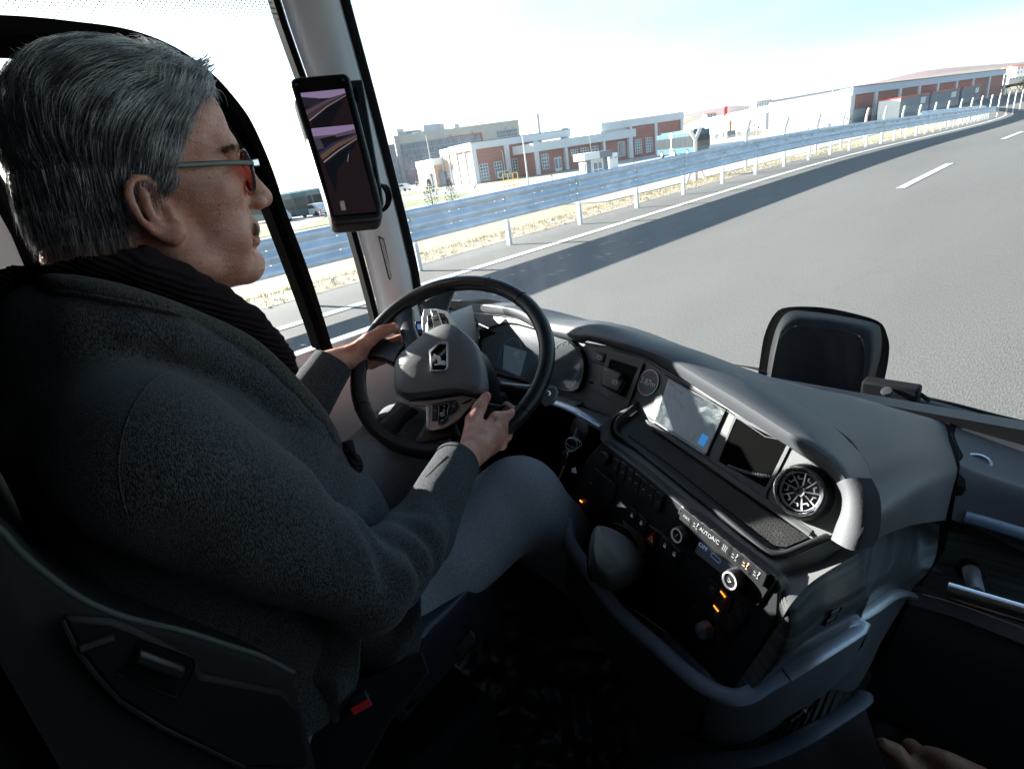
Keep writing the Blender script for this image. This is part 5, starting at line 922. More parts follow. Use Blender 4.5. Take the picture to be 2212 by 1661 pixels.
def rail_trim(P, r, nm, m, par=dash): return MB().tube(resample(P, 60), r, 12, flat=.55).build(nm, m, par, smooth=True)
rA = [atk(c5(155, 120), .98), atk(c5(190, 270), .97), atk(c5(300, 430), .95), atk(c5(480, 680), .91), atk(c5(700, 880), .87), atk(c5(900, 1060), .84), atk(c5(1050, 1165), .82), atk(c5(1180, 1215), .81), atk(c5(1290, 1200), .805), atk(c5(1400, 1130), .805), atk(c5(1505, 1070), .805)]
rB = [atk(c5(1512, 1066), .805), atk(c5(1700, 950), .81), atk(c5(1977, 770), .82), atk(c7(400, 765), .835), atk(c7(560, 665), .855), atk(c7(660, 595), .875), atk(c7(730, 575), .89), atk(c7(800, 588), .90)]
rail_trim(rA, .012, 'trim_rail', mat('blue_grey_trim', (.26, .31, .40), .4)); rail_trim(rB, .013, 'trim_rail', M_sil)
# ledge between panel foot and rail
MB().loft([[BP.at(p, -.003) for p in (c5(200, 120), c5(260, 330), c5(440, 570), c5(800, 835), c5(1120, 1155), c5(1190, 1175), c5(1260, 1120))], [rA[0], rA[1], rA[3], rA[5], rA[6], rA[7], rA[9]]], 40).build('foot_ledge', mat('foot_ledge', (.14, .17, .24), .4), dash, smooth=True)
# console lower body
low0 = rA[:1]+rA[2:3]+rA[4:5]+rA[6:8]+rA[9:]+rB[2:3]+rB[5:6]+rB[7:]
lowm = [atk(p, d) for p, d in ((c5(150, 300), 1.0), (c5(270, 650), .98), (c5(560, 950), .95), (c5(900, 1250), .90), (c5(1100, 1300), .87), (c5(1400, 1280), .86), (c5(1600, 1230), .86), (c7(350, 1130), .87), (c7(560, 900), .90), (c7(640, 850), .93))]
lowb = [atk(p, d) for p, d in ((c5(150, 500), 1.03), (c5(400, 950), 1.0), (c5(700, 1290), 1.0), (c5(880, 1440), .98), (c5(1000, 1500), .95), (c5(1200, 1510), .93), (c5(1400, 1440), .92), (c5(1750, 1180), .92), (c7(450, 1180), .93), (c7(560, 1020), .94))]
MB().loft([low0, lowm, lowb], 60, sub=6).build('console_body', mat('console_skin', (.10, .115, .135), .5, bump=('noise', 500, .1, .001)), dash, smooth=True, ang=80)
b = MB()
lf = [atk(c5(1050, 1180), .83), atk(c5(1045, 1260), .88), atk(c5(1010, 1340), .895), atk(c5(990, 1420), .925), atk(c5(940, 1450), .94), atk(c5(860, 1430), .95)]; MB().tube([a+[0, -.004, .002] for a in lf], .003, 6).build('panel_gap', M_rub, dash)
# wall below and black step well with rail
sA = [atk(c5(530, 1680), .98), atk(c5(700, 1625), .95), atk(c5(1000, 1610), .92), atk(c5(1300, 1595), .9), atk(c5(1500, 1530), .89), atk(c5(1700, 1425), .89), atk(c5(1977, 1245), .90), atk(c7(515, 1205), .91)]
st = thing('step_rail', 'blue grey rounded rail edging the dark ribbed step below the console', 'step rail', tuple(sA[3]))
MB().tube(resample([a+[0, 0, 0] for a in sA], 50), .013, 12, flat=.6).build('rail', mat('step_trim', (.10, .13, .17), .45), st, smooth=True)
lo2 = [atk(p, d) for p, d in ((c5(700, 1540), .99), (c5(950, 1540), .955), (c5(1200, 1512), .935), (c5(1400, 1440), .925), (c5(1750, 1180), .925), (c7(420, 1160), .935), (c7(500, 1190), .94))]
def rib2():
    m = mat('ribbed_black', (.004, .004, .004), .6); w_ = N(m, 'ShaderNodeTexWave'); w_.inputs['Scale'].default_value = 40; g = N(m, 'ShaderNodeTexCoord'); L = m.node_tree.links; L.new(g.outputs['Object'], w_.inputs[0]); u = N(m, 'ShaderNodeBump'); u.inputs['Distance'].default_value = .002; L.new(w_.outputs[0], u.inputs['Height']); L.new(u.outputs[0], m.node_tree.nodes['Principled BSDF'].inputs['Normal']); return m
MB().loft([sA[1:], lo2], 40).build('step_tread', rib2(), st, smooth=True)
MB().loft([[a-[0, 0, .01] for a in sA], [a+np.array([.05, -.02, -.12]) for a in sA], [a+np.array([.1, -.05, -.35]) for a in sA]], 40).build('step_riser', mat('riser', (.015, .018, .024), .6), st, smooth=True)
# small spots set in the console side
def spot(pts, d, c, nmx):
    P = [atk(p, d) for p in pts]; pl = Plane(P[0], P[len(P)//3], P[2*len(P)//3]); v = MB().prism([p for p in P], pl.n*.006).build('reading_spot', M_gloss, dash, bevel=.002)
    q = [atk(p, d-.008) for p in c]; MB().tube(q, .0025, 8).build('spot_rim', M_chr, v, smooth=True); MB().blob(atk(c[1], d-.010), (.0035,)*3, n=8).build('spot_lens', M_chr, v, smooth=True)
spot([c7(262, 985), c7(300, 915), c7(380, 850), c7(505, 785), c7(518, 820), c7(490, 890), c7(420, 970), c7(340, 1003)], .868, [c7(360, 995), c7(435, 915), c7(500, 840)], 0)
spot([c7(12, 1355), c7(50, 1290), c7(120, 1235), c7(205, 1192), c7(218, 1225), c7(180, 1290), c7(110, 1350), c7(60, 1366)], .905, [c7(70, 1365), c7(150, 1303), c7(205, 1240)], 0)
# vent grille in the wood panel
gp = Plane(atk(c7(262, 812), .812), atk(c7(552, 527), .835), atk(c7(330, 690), .812)); v = MB().prism([gp.at(p, .008) for p in (c7(262, 812), c7(325, 680), c7(345, 660), c7(552, 527), c7(490, 660), c7(470, 680), c7(300, 790))], -gp.n*.01).build('side_grille', M_blk, dash, bevel=.001)
b = MB()
for i in range(3):
    for j in range(2): p0 = (322+i*62+j*-28, 700-i*38+j*48); b.prism([gp.at(c7(p0[0], p0[1]), .0115), gp.at(c7(p0[0]+48, p0[1]-28), .0115), gp.at(c7(p0[0]+30, p0[1]+8), .0115), gp.at(c7(p0[0]-18, p0[1]+36), .0115)], -gp.n*.003)
b.build('grille_caps', M_blk2, v, bevel=.0008)
# knee panel, silver strip under the cluster
k3 = [ony(c3(1480, 980), .80), ony(c3(1750, 1070), .76), ony(c3(1950, 1150), .74), ony(c3(2114, 1270), .72), ony(c4(250, 610), .71), ony(c4(395, 695), .70)]
MB().tube(resample(k3, 40), .011, 10, flat=.5).build('trim_rail', M_sil, dash, smooth=True)
fl_ = [FP.at(c3(1300, 870)), FP.at(c3(1500, 920)), FP.at(c3(1700, 985)), FP.at(c3(1990, 1070)), FP.at(c4(190, 515)), FP.at(c4(300, 565)), FP.at(c4(480, 632))]
MB().loft([fl_, [a*.5+c*.5+[0, -.01, .0] for a, c in zip(resample(fl_, 6), k3)], k3], 40, sub=4).build('lower_fascia', M_fas, dash, smooth=True, ang=80)
MB().loft([k3, [a+[-.0, .03, -.1] for a in k3], [a+[0, .05, -.38] for a in k3]], 30).build('knee_panel', M_rub, dash, smooth=True)
MB().box((-.9, .97, .8), (.32, .02, .35)).build('knee_wall', M_rub, dash)
# ---- right hand dashboard section beyond the seam
rd = thing('right_dashboard', 'right hand dashboard section with wood panel beyond the dark seam', 'dashboard', (0, 1.1, .8))
X_ = lambda p, y: ony(p, y)
ra = [X_(c6(1575, 985), 1.27), X_(c6(1800, 1045), 1.27), X_(c6(2104, 1130), 1.27), X_(c6(2800, 1330), 1.27)]
rb_ = [X_(c6(1650, 1230), 1.12), X_(c6(1800, 1290), 1.12), X_(c6(2104, 1400), 1.12), X_(c6(2800, 1640), 1.12)]
rb2 = [X_(c6(1655, 1330), 1.075), X_(c6(1800, 1385), 1.075), X_(c6(2104, 1475), 1.075), X_(c6(2800, 1720), 1.075)]
rc_ = [X_(c7(1060, 120), .995), X_(c7(1250, 190), 1.0), X_(c7(1508, 320), 1.0), X_(c7(2100, 560), 1.0)]
rc2 = [X_(c7(1010, 190), .995), X_(c7(1250, 240), 1.01), X_(c7(1508, 340), 1.01), X_(c7(2100, 580), 1.01)]
MB().loft([[a+[0, .03, -.03] for a in ra], ra, rb_, rb2, rc_], 40, sub=5).build('pad', M_gray, rd, smooth=True, ang=60)
rdn = [X_(c7(820, 560), .93), X_(c7(1100, 640), .94), X_(c7(1508, 790), .94), X_(c7(2100, 1030), .94)]
MB().loft([rc2, rdn], 40, sub=4).build('wood_panel', M_wood, rd, smooth=True)
rd2 = [X_(c7(800, 640), .91), X_(c7(1100, 730), .92), X_(c7(1508, 890), .92), X_(c7(2100, 1130), .92)]
MB().loft([[a+[0, -.002, 0] for a in rdn], [a*.5+c*.5+[0, -.018, .0] for a, c in zip(rdn, rd2)], rd2], 30, sub=4).build('trim_strip', mat('brown_strip', (.05, .045, .05), .5), rd, smooth=True)
rd3 = [X_(c7(700, 850), .90), X_(c7(1100, 980), .90), X_(c7(1508, 1100), .90), X_(c7(2100, 1300), .90)]; rd4 = [X_(c7(590, 1020), .92), X_(c7(1100, 1250), .92), X_(c7(1508, 1440), .92), X_(c7(2100, 1700), .92)]; rd5 = [X_(c7(480, 1330), .95), X_(c7(800, 1500), .95), X_(c7(1200, 1700), .95), X_(c7(2000, 2100), .95)]
MB().loft([rd2, rd3, rd4, rd5], 30, sub=5).build('lower_panel', mat('lower_skin', (.07, .088, .11), .55, bump=('noise', 500, .1, .001)), rd, smooth=True, ang=80)
MB().loft([[a+[0, .02, -.0] for a in [X_(c7(430, 1320), .96), X_(c7(900, 1560), .96), X_(c7(1300, 1760), .96)]], [np.array([-.2, 1.1, .3]), np.array([0, 1.1, .3]), np.array([.3, 1.1, .3])]], 10).build('toe_panel', M_rub, rd)
MB().tube(resample([X_(c7(1155, 85), 1.02)+[0, -.01, 0], X_(c7(1330, 135), 1.02)+[0, -.01, 0], X_(c7(1508, 190), 1.02)+[0, -.01, 0], X_(c7(2000, 350), 1.02)+[0, -.01, 0]], 30), .014, 10, flat=.6).build('light_strip', mat('strip_cover', (.22, .30, .42), .3), rd, smooth=True)
q = X_(c6(1775, 1275), 1.14); nn = nrm([0, -.35, .93]); v = MB().lathe(q+nn*.002, nn, [(.022, 0), (.022, .003), (.018, .004), (.016, .001)], 32).build('sensor_ring', M_chr, rd, smooth=True); MB().lathe(q+nn*.002, nn, [(.016, .001), (0, .002)], 24).build('sensor_face', mat('sensor_blue', (.15, .2, .3), .2), v)
# grab handle
hb = [X_(c7(1040, 560), .86), X_(c7(1500, 700), .86), X_(c7(2000, 860), .86)]; hd = thing('grab_handle', 'chrome tubular grab handle on the right hand wood panel', 'handle', tuple(hb[1]))
MB().tube([hb[0]-[.0, 0, 0], hb[1], hb[2]], .0145, 20).build('bar', M_chr, hd, smooth=True, ang=60); q1 = X_(c7(1215, 580), .865); q2 = X_(c7(1180, 430), .965); MB().tube([q1, q1*.5+q2*.5, q2], [.011, .011, .012], 16).build('bracket', M_sil, hd, smooth=True); MB().lathe(q2, (0, -1, .1), [(.02, -.003), (.02, .004), (.012, .008)], 20).build('flange', M_blk, hd, smooth=True)
sm_ = [c6(1565, 985), c6(1603, 1110), c6(1637, 1240), c6(1650, 1330), c6(1640, 1440), c7(1010, 150), c7(960, 280), c7(870, 430), c7(820, 560), c7(780, 680), c7(700, 820), c7(600, 960), c7(560, 1020)]
sy = [1.275, 1.2, 1.125, 1.08, 1.04, 1.0, .97, .945, .93, .92, .91, .91, .92]
MB().tube([ony(p, y+.012) for p, y in zip(sm_, sy)], .014, 8).build('seam', M_rub, rd, smooth=True)
# ---- wiper beyond the glass
wp = thing('wiper', 'black wiper arm and blade resting along the foot of the windscreen', 'wiper', (0, 1.4, .95))
wy = 1.42
MB().tube(resample([ony(p, wy) for p in (c6(1130, 760), c6(1300, 810), c6(1600, 880), c6(1900, 960), c6(2104, 1010), c6(2700, 1160))], 40), .012, 8).build('blade', M_rub, wp, smooth=True)
MB().tube(resample([ony(p, wy-.02) for p in (c6(1080, 800), c6(1300, 830), c6(1700, 930), c6(2104, 1060), c6(2700, 1230))], 40), .018, 8, flat=.5).build('arm', M_blk, wp, smooth=True)
MB().box(ony(c6(1180, 770), wy-.05), (.055, .02, .022)).build('pivot', M_rub, wp, bevel=.005); MB().lathe(ony(c6(1155, 773), wy-.08), (0, -.6, .8), [(.012, 0), (.01, .006), (0, .007)], 16).build('bolt', M_dark, wp, smooth=True)
MB().tube(resample([ony(p, wy-.03) for p in (c6(1230, 745), c6(1320, 760), c6(1400, 800), c6(1450, 840))], 20), .005, 6).build('washer_hose', M_rub, wp, smooth=True)
MB().loft([[ony(p, 1.34) for p in (c4(1180, 275), c4(1420, 330), c6(1040, 850), c6(1500, 960), c6(2104, 1110), c6(2800, 1300))], [ony(p, 1.5) for p in (c4(1180, 275), c4(1420, 310), c6(1090, 760), c6(1500, 900), c6(2104, 1040), c6(2800, 1230))]], 30).build('scuttle', M_rub, wp)
# ================================================================ STEERING WHEEL AND CONTROLS
M_wl = mat('wheel_leather', (.014, .016, .018), .38, bump=('noise', 700, .15, .0006), spec=.5)
# wheel plane found from its visible outline: centre, right edge, left edge, top, bottom
wc = at((968, 792), 1.13)
WPn = None
def fit_wheel():
    tgt = [(775, 835), (1173, 745), (1050, 614), (925, 970), (830, 690), (1150, 880), (1000, 968), (1140, 660)]
    best = None; rs = np.random.RandomState(1); q = np.array([.0, -.75, .66, 0, 0, .0, .20]); 
    def cost(q):
        n_ = nrm(q[:3]); c = wc+q[3:6]*[1, 1, 1]; x = nrm(np.cross([0, 0, 1.], n_)); y = np.cross(n_, x); e = 0
        P = []
        for a in np.linspace(0, 2*math.pi, 60, endpoint=False):
            v = CM.T@(c+q[6]*(x*math.cos(a)+y*math.sin(a))-CP); P.append((W/2-FOC*v[0]/v[2], H/2+FOC*v[1]/v[2]))
        P = np.array(P)
        for t_ in tgt: e += min(((P-t_)**2).sum(1))
        return e+(q[6]-.205)**2*2e6
    b_ = cost(q)
    for i in range(2500):
        n2 = q+rs.normal(size=7)*np.array([.1, .1, .1, .02, .02, .02, .004])*max(.03, 1-i/2200); c_ = cost(n2)
        if c_ < b_: q, b_ = n2, c_
    return q, b_
q, b_ = fit_wheel(); WN = nrm(q[:3]); WN = WN*np.sign(WN.dot(CP-wc)); WC = wc+q[3:6]; WR = q[6]; print('wheel', WN, WC, WR, b_)
WP = Plane(WC, WC+np.cross(WN, [0, 0, 1.]), WC+np.cross(WN, [1., .3, .2]))
wa = lambda p, o=0.: WP.at(p, o)
WX = nrm(np.cross([0, 0, 1.], WN)); WY = np.cross(WN, WX)
wheel = thing('steering_wheel', 'black leather steering wheel with square horn pad, held by the driver', 'steering wheel', tuple(WC))
MB().tube([WC+WR*(WX*math.cos(a)+WY*math.sin(a)) for a in np.linspace(0, 2*math.pi, 97)[:-1]], .0165, 18, closed=True).build('rim', M_wl, wheel, smooth=True, ang=180)
b = MB()
for p in (c3(1250, 235), c3(350, 810), c3(1400, 1040), c3(325, 1110), c3(1480, 330)):
    d = nrm(wa(p)-WC); t_ = np.cross(WN, d); c_ = WC+d*WR; b.tube([c_+.0168*(d*math.cos(a)+WN*math.sin(a)) for a in np.linspace(0, 6.283, 17)[:-1]], .0008, 5, closed=True)
b.build('rim_seam', M_rub, wheel)
# stitching on the inner side
b = MB()
for a in np.linspace(0, 6.283, 240): 
    d = WX*math.cos(a)+WY*math.sin(a); t_ = -WX*math.sin(a)+WY*math.cos(a); c_ = WC+d*(WR-.0150)+WN*.0078; b.box(c_, (.0016, .0005, .0005), [t_, d, WN])
b.build('stitching', mat('thread', (.03, .03, .035), .7), wheel, weld=0)
def spoke(A, B, nm='spoke', th=.012, lift=0.0, m=None):
    # A: outline near rim, B: outline near hub (two points each, picture coordinates)
    a0, a1 = wa(A[0], .0), wa(A[1], .0); b0, b1 = wa(B[0], .018), wa(B[1], .018)
    mid0, mid1 = (a0+b0)/2+(a1-a0)*.10, (a1+b1)/2-(a1-a0)*.10
    S = []
    for (u, v) in ((a0, a1), (mid0, mid1), (b0, b1)): c_ = (u+v)/2; h_ = (v-u)/2; S.append([u, c_-h_*.9+WN*th*.7, c_+WN*th, c_+h_*.9+WN*th*.7, v, c_+h_*.9-WN*th*.6, c_-h_*.9-WN*th*.6])
    return MB().loft(S, 20, close=True, sub=6).build(nm, m or M_wl, wheel, smooth=True, ang=80)
spoke((c3(560, 470), c3(700, 370)), (c3(640, 690), c3(760, 620)))
spoke((c3(340, 750), c3(430, 560)), (c3(560, 800), c3(660, 640)))
spoke((c3(420, 1220), c3(560, 1330)), (c3(590, 1080), c3(740, 1140)))
spoke((c3(740, 360), c3(1010, 240)), (c3(800, 560), c3(980, 500)), th=.010)
spoke((c3(690, 1400), c3(1050, 1330)), (c3(820, 1100), c3(1060, 1060)), th=.006)
spoke((c3(1260, 1200), c3(1400, 1100)), (c3(1060, 1100), c3(1160, 1050)), th=.006)
# horn pad
hp = [c3(572, 800), c3(600, 745), c3(700, 650), c3(800, 575), c3(900, 520), c3(980, 498), c3(1040, 515), c3(1130, 585), c3(1200, 660), c3(1235, 760), c3(1262, 850), c3(1275, 960), c3(1265, 1010), c3(1220, 1040), c3(1150, 1030), c3(1060, 1018), c3(900, 1035), c3(750, 1055), c3(660, 1058), c3(590, 1030), c3(565, 950)]
hi = [c3(640, 800), c3(700, 730), c3(790, 655), c3(880, 590), c3(960, 560), c3(1020, 580), c3(1060, 650), c3(1080, 760), c3(1085, 850), c3(1070, 915), c3(1020, 935), c3(900, 945), c3(760, 955), c3(680, 945), c3(645, 890)]
cen = np.mean([wa(p, .045) for p in hi], 0)
R0 = resample([wa(p, .004) for p in hp], 60, True); R1 = resample([wa(p, .024) for p in hp], 60, True); R2 = resample([wa(p, .050) for p in hi], 60, True)
def align(A, B): k = int(np.argmin([np.sum((np.roll(B, -i, 0)-A)**2) for i in range(len(B))])); return np.roll(B, -k, 0)
R2 = align(R1, R2)
RB = (R0-R0.mean(0))*.9+R0.mean(0)-WN*.03
hub = MB(); S = [RB, R0, R1*.985+R1.mean(0)*.015+WN*.008, R1*.72+R2*.28+WN*.016, R2, R2*.75+cen*.25+WN*.0035, R2*.4+cen*.6+WN*.005]
n_ = 60; hub.add([p for s_ in S for p in s_]+[cen+WN*.0055], [(i*n_+k, i*n_+(k+1) % n_, (i+1)*n_+(k+1) % n_, (i+1)*n_+k) for i in range(len(S)-1) for k in range(n_)]+[((len(S)-1)*n_+k, (len(S)-1)*n_+(k+1) % n_, len(S)*n_) for k in range(n_)])
hub = hub.build('horn_pad', mat('pad_leather', (.13, .135, .135), .5, bump=('voro', 900, .25, .0006), spec=.5), wheel, smooth=True, ang=60)
# emblem: silver shield frame, black field, standing lion in silver
em = [c3(822, 685), c3(905, 618), c3(968, 620), c3(968, 815), c3(945, 840), c3(832, 845)]; ei = [c3(836, 695), c3(908, 634), c3(955, 634), c3(958, 810), c3(940, 828), c3(848, 832)]
o_ = .0545
MB().loft([[wa(p, o_) for p in em], [wa(p, o_+.003) for p in em], [wa(p, o_+.003) for p in ei], [wa(p, o_+.001) for p in ei]], 60, close=True).build('emblem_frame', M_chr, hub, smooth=True, ang=40) if 0 else None
def ringpoly(A, B, o0, o1, nm, m, par):
    n_ = len(A); P = [wa(p, o0) for p in A]+[wa(p, o1) for p in A]+[wa(p, o1) for p in B]+[wa(p, o0) for p in B]
    return MB().add(P, [(k*n_+i, k*n_+(i+1) % n_, (k+1)*n_+(i+1) % n_, (k+1)*n_+i) for k in range(3) for i in range(n_)]).build(nm, m, par, bevel=.0006)
ringpoly(em, ei, o_-.004, o_+.003, 'emblem_frame', M_chr, hub)
MB().prism([wa(p, o_+.0005) for p in ei], -WN*.003).build('emblem_field', M_gloss, hub)
lion = [(858, 706), (868, 708), (880, 722), (900, 722), (912, 742), (915, 765), (925, 758), (940, 760), (950, 772), (948, 795), (935, 796), (925, 790), (905, 790), (880, 795), (862, 797), (864, 786), (885, 782), (890, 770), (884, 750), (870, 735), (856, 728)]
MB().prism([wa(c3(*p), o_+.0012) for p in lion], -WN*.001).build('emblem_figure', mat('emblem_silver', (.55, .62, .70), .3, .6), hub)
text('L', wa(c3(915, 958), .0495), WX, WY, .008, M_rub, hub, 'airbag_mark') if 0 else None
# silver spoke trims with button pads
def sil(P, o, nm='trim', th=.005): return MB().prism([wa(p, o) for p in P], -WN*th).build(nm, mat('spoke_silver', (.50, .51, .51), .32, .75) if nm == 'trim' else M_blk, wheel, bevel=.0012)
sil([c3(783, 370), c3(880, 366), c3(960, 385), c3(1040, 505), c3(985, 500), c3(880, 530), c3(775, 585), c3(768, 440)], .020)
sil([c3(570, 1040), c3(660, 1070), c3(900, 1050), c3(1080, 1020), c3(1190, 1045), c3(1100, 1140), c3(1050, 1200), c3(940, 1270), c3(850, 1288), c3(800, 1275), c3(800, 1100), c3(640, 1090)], .022)
def wbtn(P, o=.026, nm='button'): return MB().prism([wa(c3(*p), o) for p in P], -WN*.004).build(nm, M_blk2, wheel, bevel=.0008)
for P in ([(808, 420), (838, 412), (845, 470), (812, 482)], [(812, 490), (846, 478), (855, 535), (815, 552)], [(905, 400), (940, 405), (955, 440), (915, 442)], [(918, 450), (955, 446), (975, 488), (925, 500)]): wbtn(P)
for P in ([(848, 1095), (888, 1090), (885, 1200), (845, 1210)], [(985, 1078), (1038, 1070), (1035, 1110), (975, 1165)]): wbtn(P, .028)
def toggle(P, roller, o): 
    k = MB().prism([wa(c3(*p), o) for p in P], -WN*.005).build('toggle_pad', M_gloss, wheel, bevel=.001); ringpoly([c3(*p) for p in P], [c3(x*.94+.06*np.mean([q_[0] for q_ in P]), y*.94+.06*np.mean([q_[1] for q_ in P])) for x, y in P], o-.001, o+.0012, 'edge', M_chr, k)
    MB().tube([wa(c3(*roller[0]), o+.002), wa(c3(*roller[1]), o+.002)], .0042, 12).build('roller', M_sil, k, smooth=True); return k
k1 = toggle([(835, 372), (885, 376), (925, 490), (862, 522), (848, 450)], ((858, 440), (885, 432)), .028); k2 = toggle([(898, 1095), (975, 1080), (955, 1190), (890, 1240)], ((908, 1170), (940, 1160)), .030)
b = MB()
for x, y in ((862, 388), (885, 490), (825, 448), (828, 515), (925, 420), (948, 470)): c_ = wa(c3(x, y), .0296); b.tube([c_-WX*.002, c_+WX*.001+WY*.0015, c_+WX*.002-WY*.001], .0004, 4)
for x, y in ((868, 1138), (1005, 1105), (935, 1105), (918, 1210), (935, 1137)): c_ = wa(c3(x, y), .0316); b.tube([c_-WX*.002, c_+WX*.001+WY*.0015, c_+WX*.002-WY*.001], .0004, 4)
b.build('button_icons', M_mark, wheel)
MB().prism([wa(c3(805, 1110), .024), wa(c3(828, 1105), .024), wa(c3(822, 1255), .024), wa(c3(800, 1270), .024)], -WN*.004).build('trim_cap', M_frame, wheel, bevel=.001)
# column and stalks
col_b = WC-WN*.05; MB().tube([WC-WN*.01, WC-WN*.06, WC-WN*.18+[0, 0, -.03], WC-WN*.32+[0, .02, -.12]], [.05, .075, .085, .07], 20).build('column_cover', M_blk, wheel, smooth=True)
stk = thing('control_stalk', 'dark stalk with grey paddle end right of the steering wheel', 'stalk', tuple(wa(c3(1560, 980), -.03)))
MB().tube([wa(c3(1380, 960), -.05), wa(c3(1560, 985), -.03), wa(c3(1640, 985), -.02)], [.010, .012, .014], 14).build('stalk', M_blk, stk, smooth=True)
pp = [c3(1640, 985), c3(1700, 950), c3(1775, 950), c3(1795, 985), c3(1790, 1030), c3(1760, 1070), c3(1690, 1092), c3(1660, 1070)]
hd_ = MB().prism([wa(p, -.012) for p in pp], -WN*.012).build('paddle', mat('paddle_grey', (.20, .21, .21), .4, .2), stk, bevel=.003); c_ = wa(c3(1700, 1010), -.011); MB().blob(c_, (.012, .008, .004), [WX, WY, WN], n=16).build('thumb_button', M_chr, hd_, smooth=True)
text('MIST', wa(c3(1600, 985), -.008), WX, WY, .005, M_mark, stk)
stk2 = thing('control_stalk', 'small stalk with chrome end left of the wheel behind the fingers', 'stalk', tuple(wa(c3(620, 650), -.06))); MB().tube([wa(c3(760, 690), -.07), wa(c3(610, 650), -.05)], .011, 12).build('stalk', M_blk, stk2, smooth=True); MB().lathe(wa(c3(600, 650), -.04), WN, [(.010, 0), (.012, .003), (.009, .006), (0, .004)], 16).build('chrome_end', M_chr, stk2, smooth=True)
# ================================================================ MIRROR DISPLAY
dt = thing('mirror_display', 'tall black camera mirror display mounted on the windscreen pillar', 'display', tuple(at((760, 480), .93)))
DP = Plane(at(c2(360, 270), .98), at(c2(740, 235), 1.02), at(c2(650, 1270), .93))
do = [c2(362, 262), c2(400, 252), c2(700, 226), c2(735, 228), c2(765, 262), c2(800, 400), c2(985, 1130), c2(992, 1215), c2(965, 1250), c2(700, 1275), c2(655, 1278), c2(632, 1250), c2(600, 1130), c2(352, 320), c2(348, 285)]
body_ = MB().prism([DP.at(p, 0) for p in do], -DP.n*.034).build('housing', M_blk, dt, bevel=.006, seg=3)
MB().prism([DP.at(p, -.036) for p in (c2(420, 300), c2(850, 270), c2(1000, 1130), c2(690, 1200))], -DP.n*.03).build('bracket', M_blk, dt, bevel=.004)
face = [c2(375, 275), c2(715, 240), c2(742, 270), c2(950, 1195), c2(945, 1205), c2(650, 1225), c2(640, 1215)]
MB().prism([DP.at(p, .0012) for p in face], -DP.n*.001).build('screen', mat('screen_black', (.003, .003, .004), .12, spec=.5), dt)
def scr(name, quad, shapes):
    A, B, C_, D = [DP.at(p, .0018) for p in quad]; f = lambda u, v, o=0: (A*(1-u)+B*u)*(1-v)+(D*(1-u)+C_*u)*v+DP.n*o
    def em_(nm, c, s): return mat(nm, (0, 0, 0), .2, emit=(c, s*4.5*.12), spec=.3)
    q = MB(); n_ = 16; q.add([f(i/n_, j/n_) for j in range(n_+1) for i in range(n_+1)], [(j*(n_+1)+i, j*(n_+1)+i+1, (j+1)*(n_+1)+i+1, (j+1)*(n_+1)+i) for j in range(n_) for i in range(n_)]); base_ = q.build(name, em_(name+'_road', (.035, .022, .028), .55), dt)
    for nm, c, s, P, lv in shapes: MB().add([f(u, v, .0002*lv) for u, v in P], [tuple(range(len(P)))]).build(nm, em_(name+nm, c, s), base_)
SKY_ = (.36, .26, .47)
top_s = [('sky_picture', SKY_, 1., [(0, 0), (1, 0), (1, .13), (.6, .22), (.3, .2), (0, .12)], 1), ('hall_picture', (.03, .025, .04), 1, [(0, .12), (.36, .2), (.42, .32), (.1, .42), (0, .40)], 2), ('verge_picture', (.07, .045, .055), 1, [(0, .50), (.4, .30), (1, .12), (1, .16), (.5, .42), (.02, .78)], 2), ('rail_picture', (.12, .09, .13), 1, [(0, .55), (.5, .30), (1, .125), (1, .15), (.5, .35), (.01, .63)], 3), ('line_picture', (.30, .25, .29), 1, [(.02, .80), (.5, .44), (.98, .19), (1, .20), (.5, .47), (.03, .84)], 3), ('shade_picture', (.008, .008, .012), 1, [(.05, .9), (.5, .50), (1, .22), (.72, .6), (.45, 1), (.07, 1)], 2)]
scr('upper_view', [c2(418, 370), c2(722, 340), c2(790, 585), c2(485, 605)], top_s)
bot_s = [('sky_picture', SKY_, 1., [(0, 0), (1, 0), (1, .06), (.5, .10), (0, .10)], 1), ('hill_picture', (.13, .09, .13), 1, [(0, .095), (.5, .095), (1, .055), (1, .10), (0, .16)], 2), ('roof_picture', (.012, .012, .016), 1, [(.12, .13), (.5, .105), (.53, .16), (.2, .19)], 3), ('wall_picture', (.07, .06, .09), 1, [(0, .12), (.14, .13), (.18, .24), (.02, .26)], 3), ('fence_picture', (.03, .04, .09), 1, [(.03, .29), (.4, .19), (1, .10), (1, .14), (.5, .22), (.06, .35)], 3), ('verge_picture', (.16, .09, .07), 1, [(.04, .32), (.5, .20), (1, .125), (1, .155), (.5, .25), (.07, .375)], 4), ('line_picture', (.32, .28, .33), 1, [(.08, .395), (.5, .275), (.98, .165), (1, .17), (.5, .29), (.09, .41)], 4), ('shade_picture', (.006, .008, .014), 1, [(.09, .43), (.5, .32), (1, .19), (.8, .3), (.35, .5), (.2, .72), (.16, .74)], 4), ('dash_picture', (.3, .28, .3), 1, [(.62, .42), (.72, .30), (.735, .30), (.64, .42)], 4)]
scr('lower_view', [c2(492, 615), c2(787, 587), c2(945, 1190), c2(650, 1215)], bot_s)
MB().prism([DP.at(p, .0032) for p in (c2(690, 1118), c2(720, 1113), c2(734, 1176), c2(703, 1181))], -DP.n*.0008).build('sticker', mat('sticker_white', (.6, .6, .58), .6), dt)
for x, y in ((388, 310), (715, 277)): MB().lathe(DP.at(c2(x, y), .002), DP.n, [(.0032, 0), (0, .001)], 14).build('sensor_dot', mat('sensor_green', (.03, .06, .05), .2), dt)
b = MB()
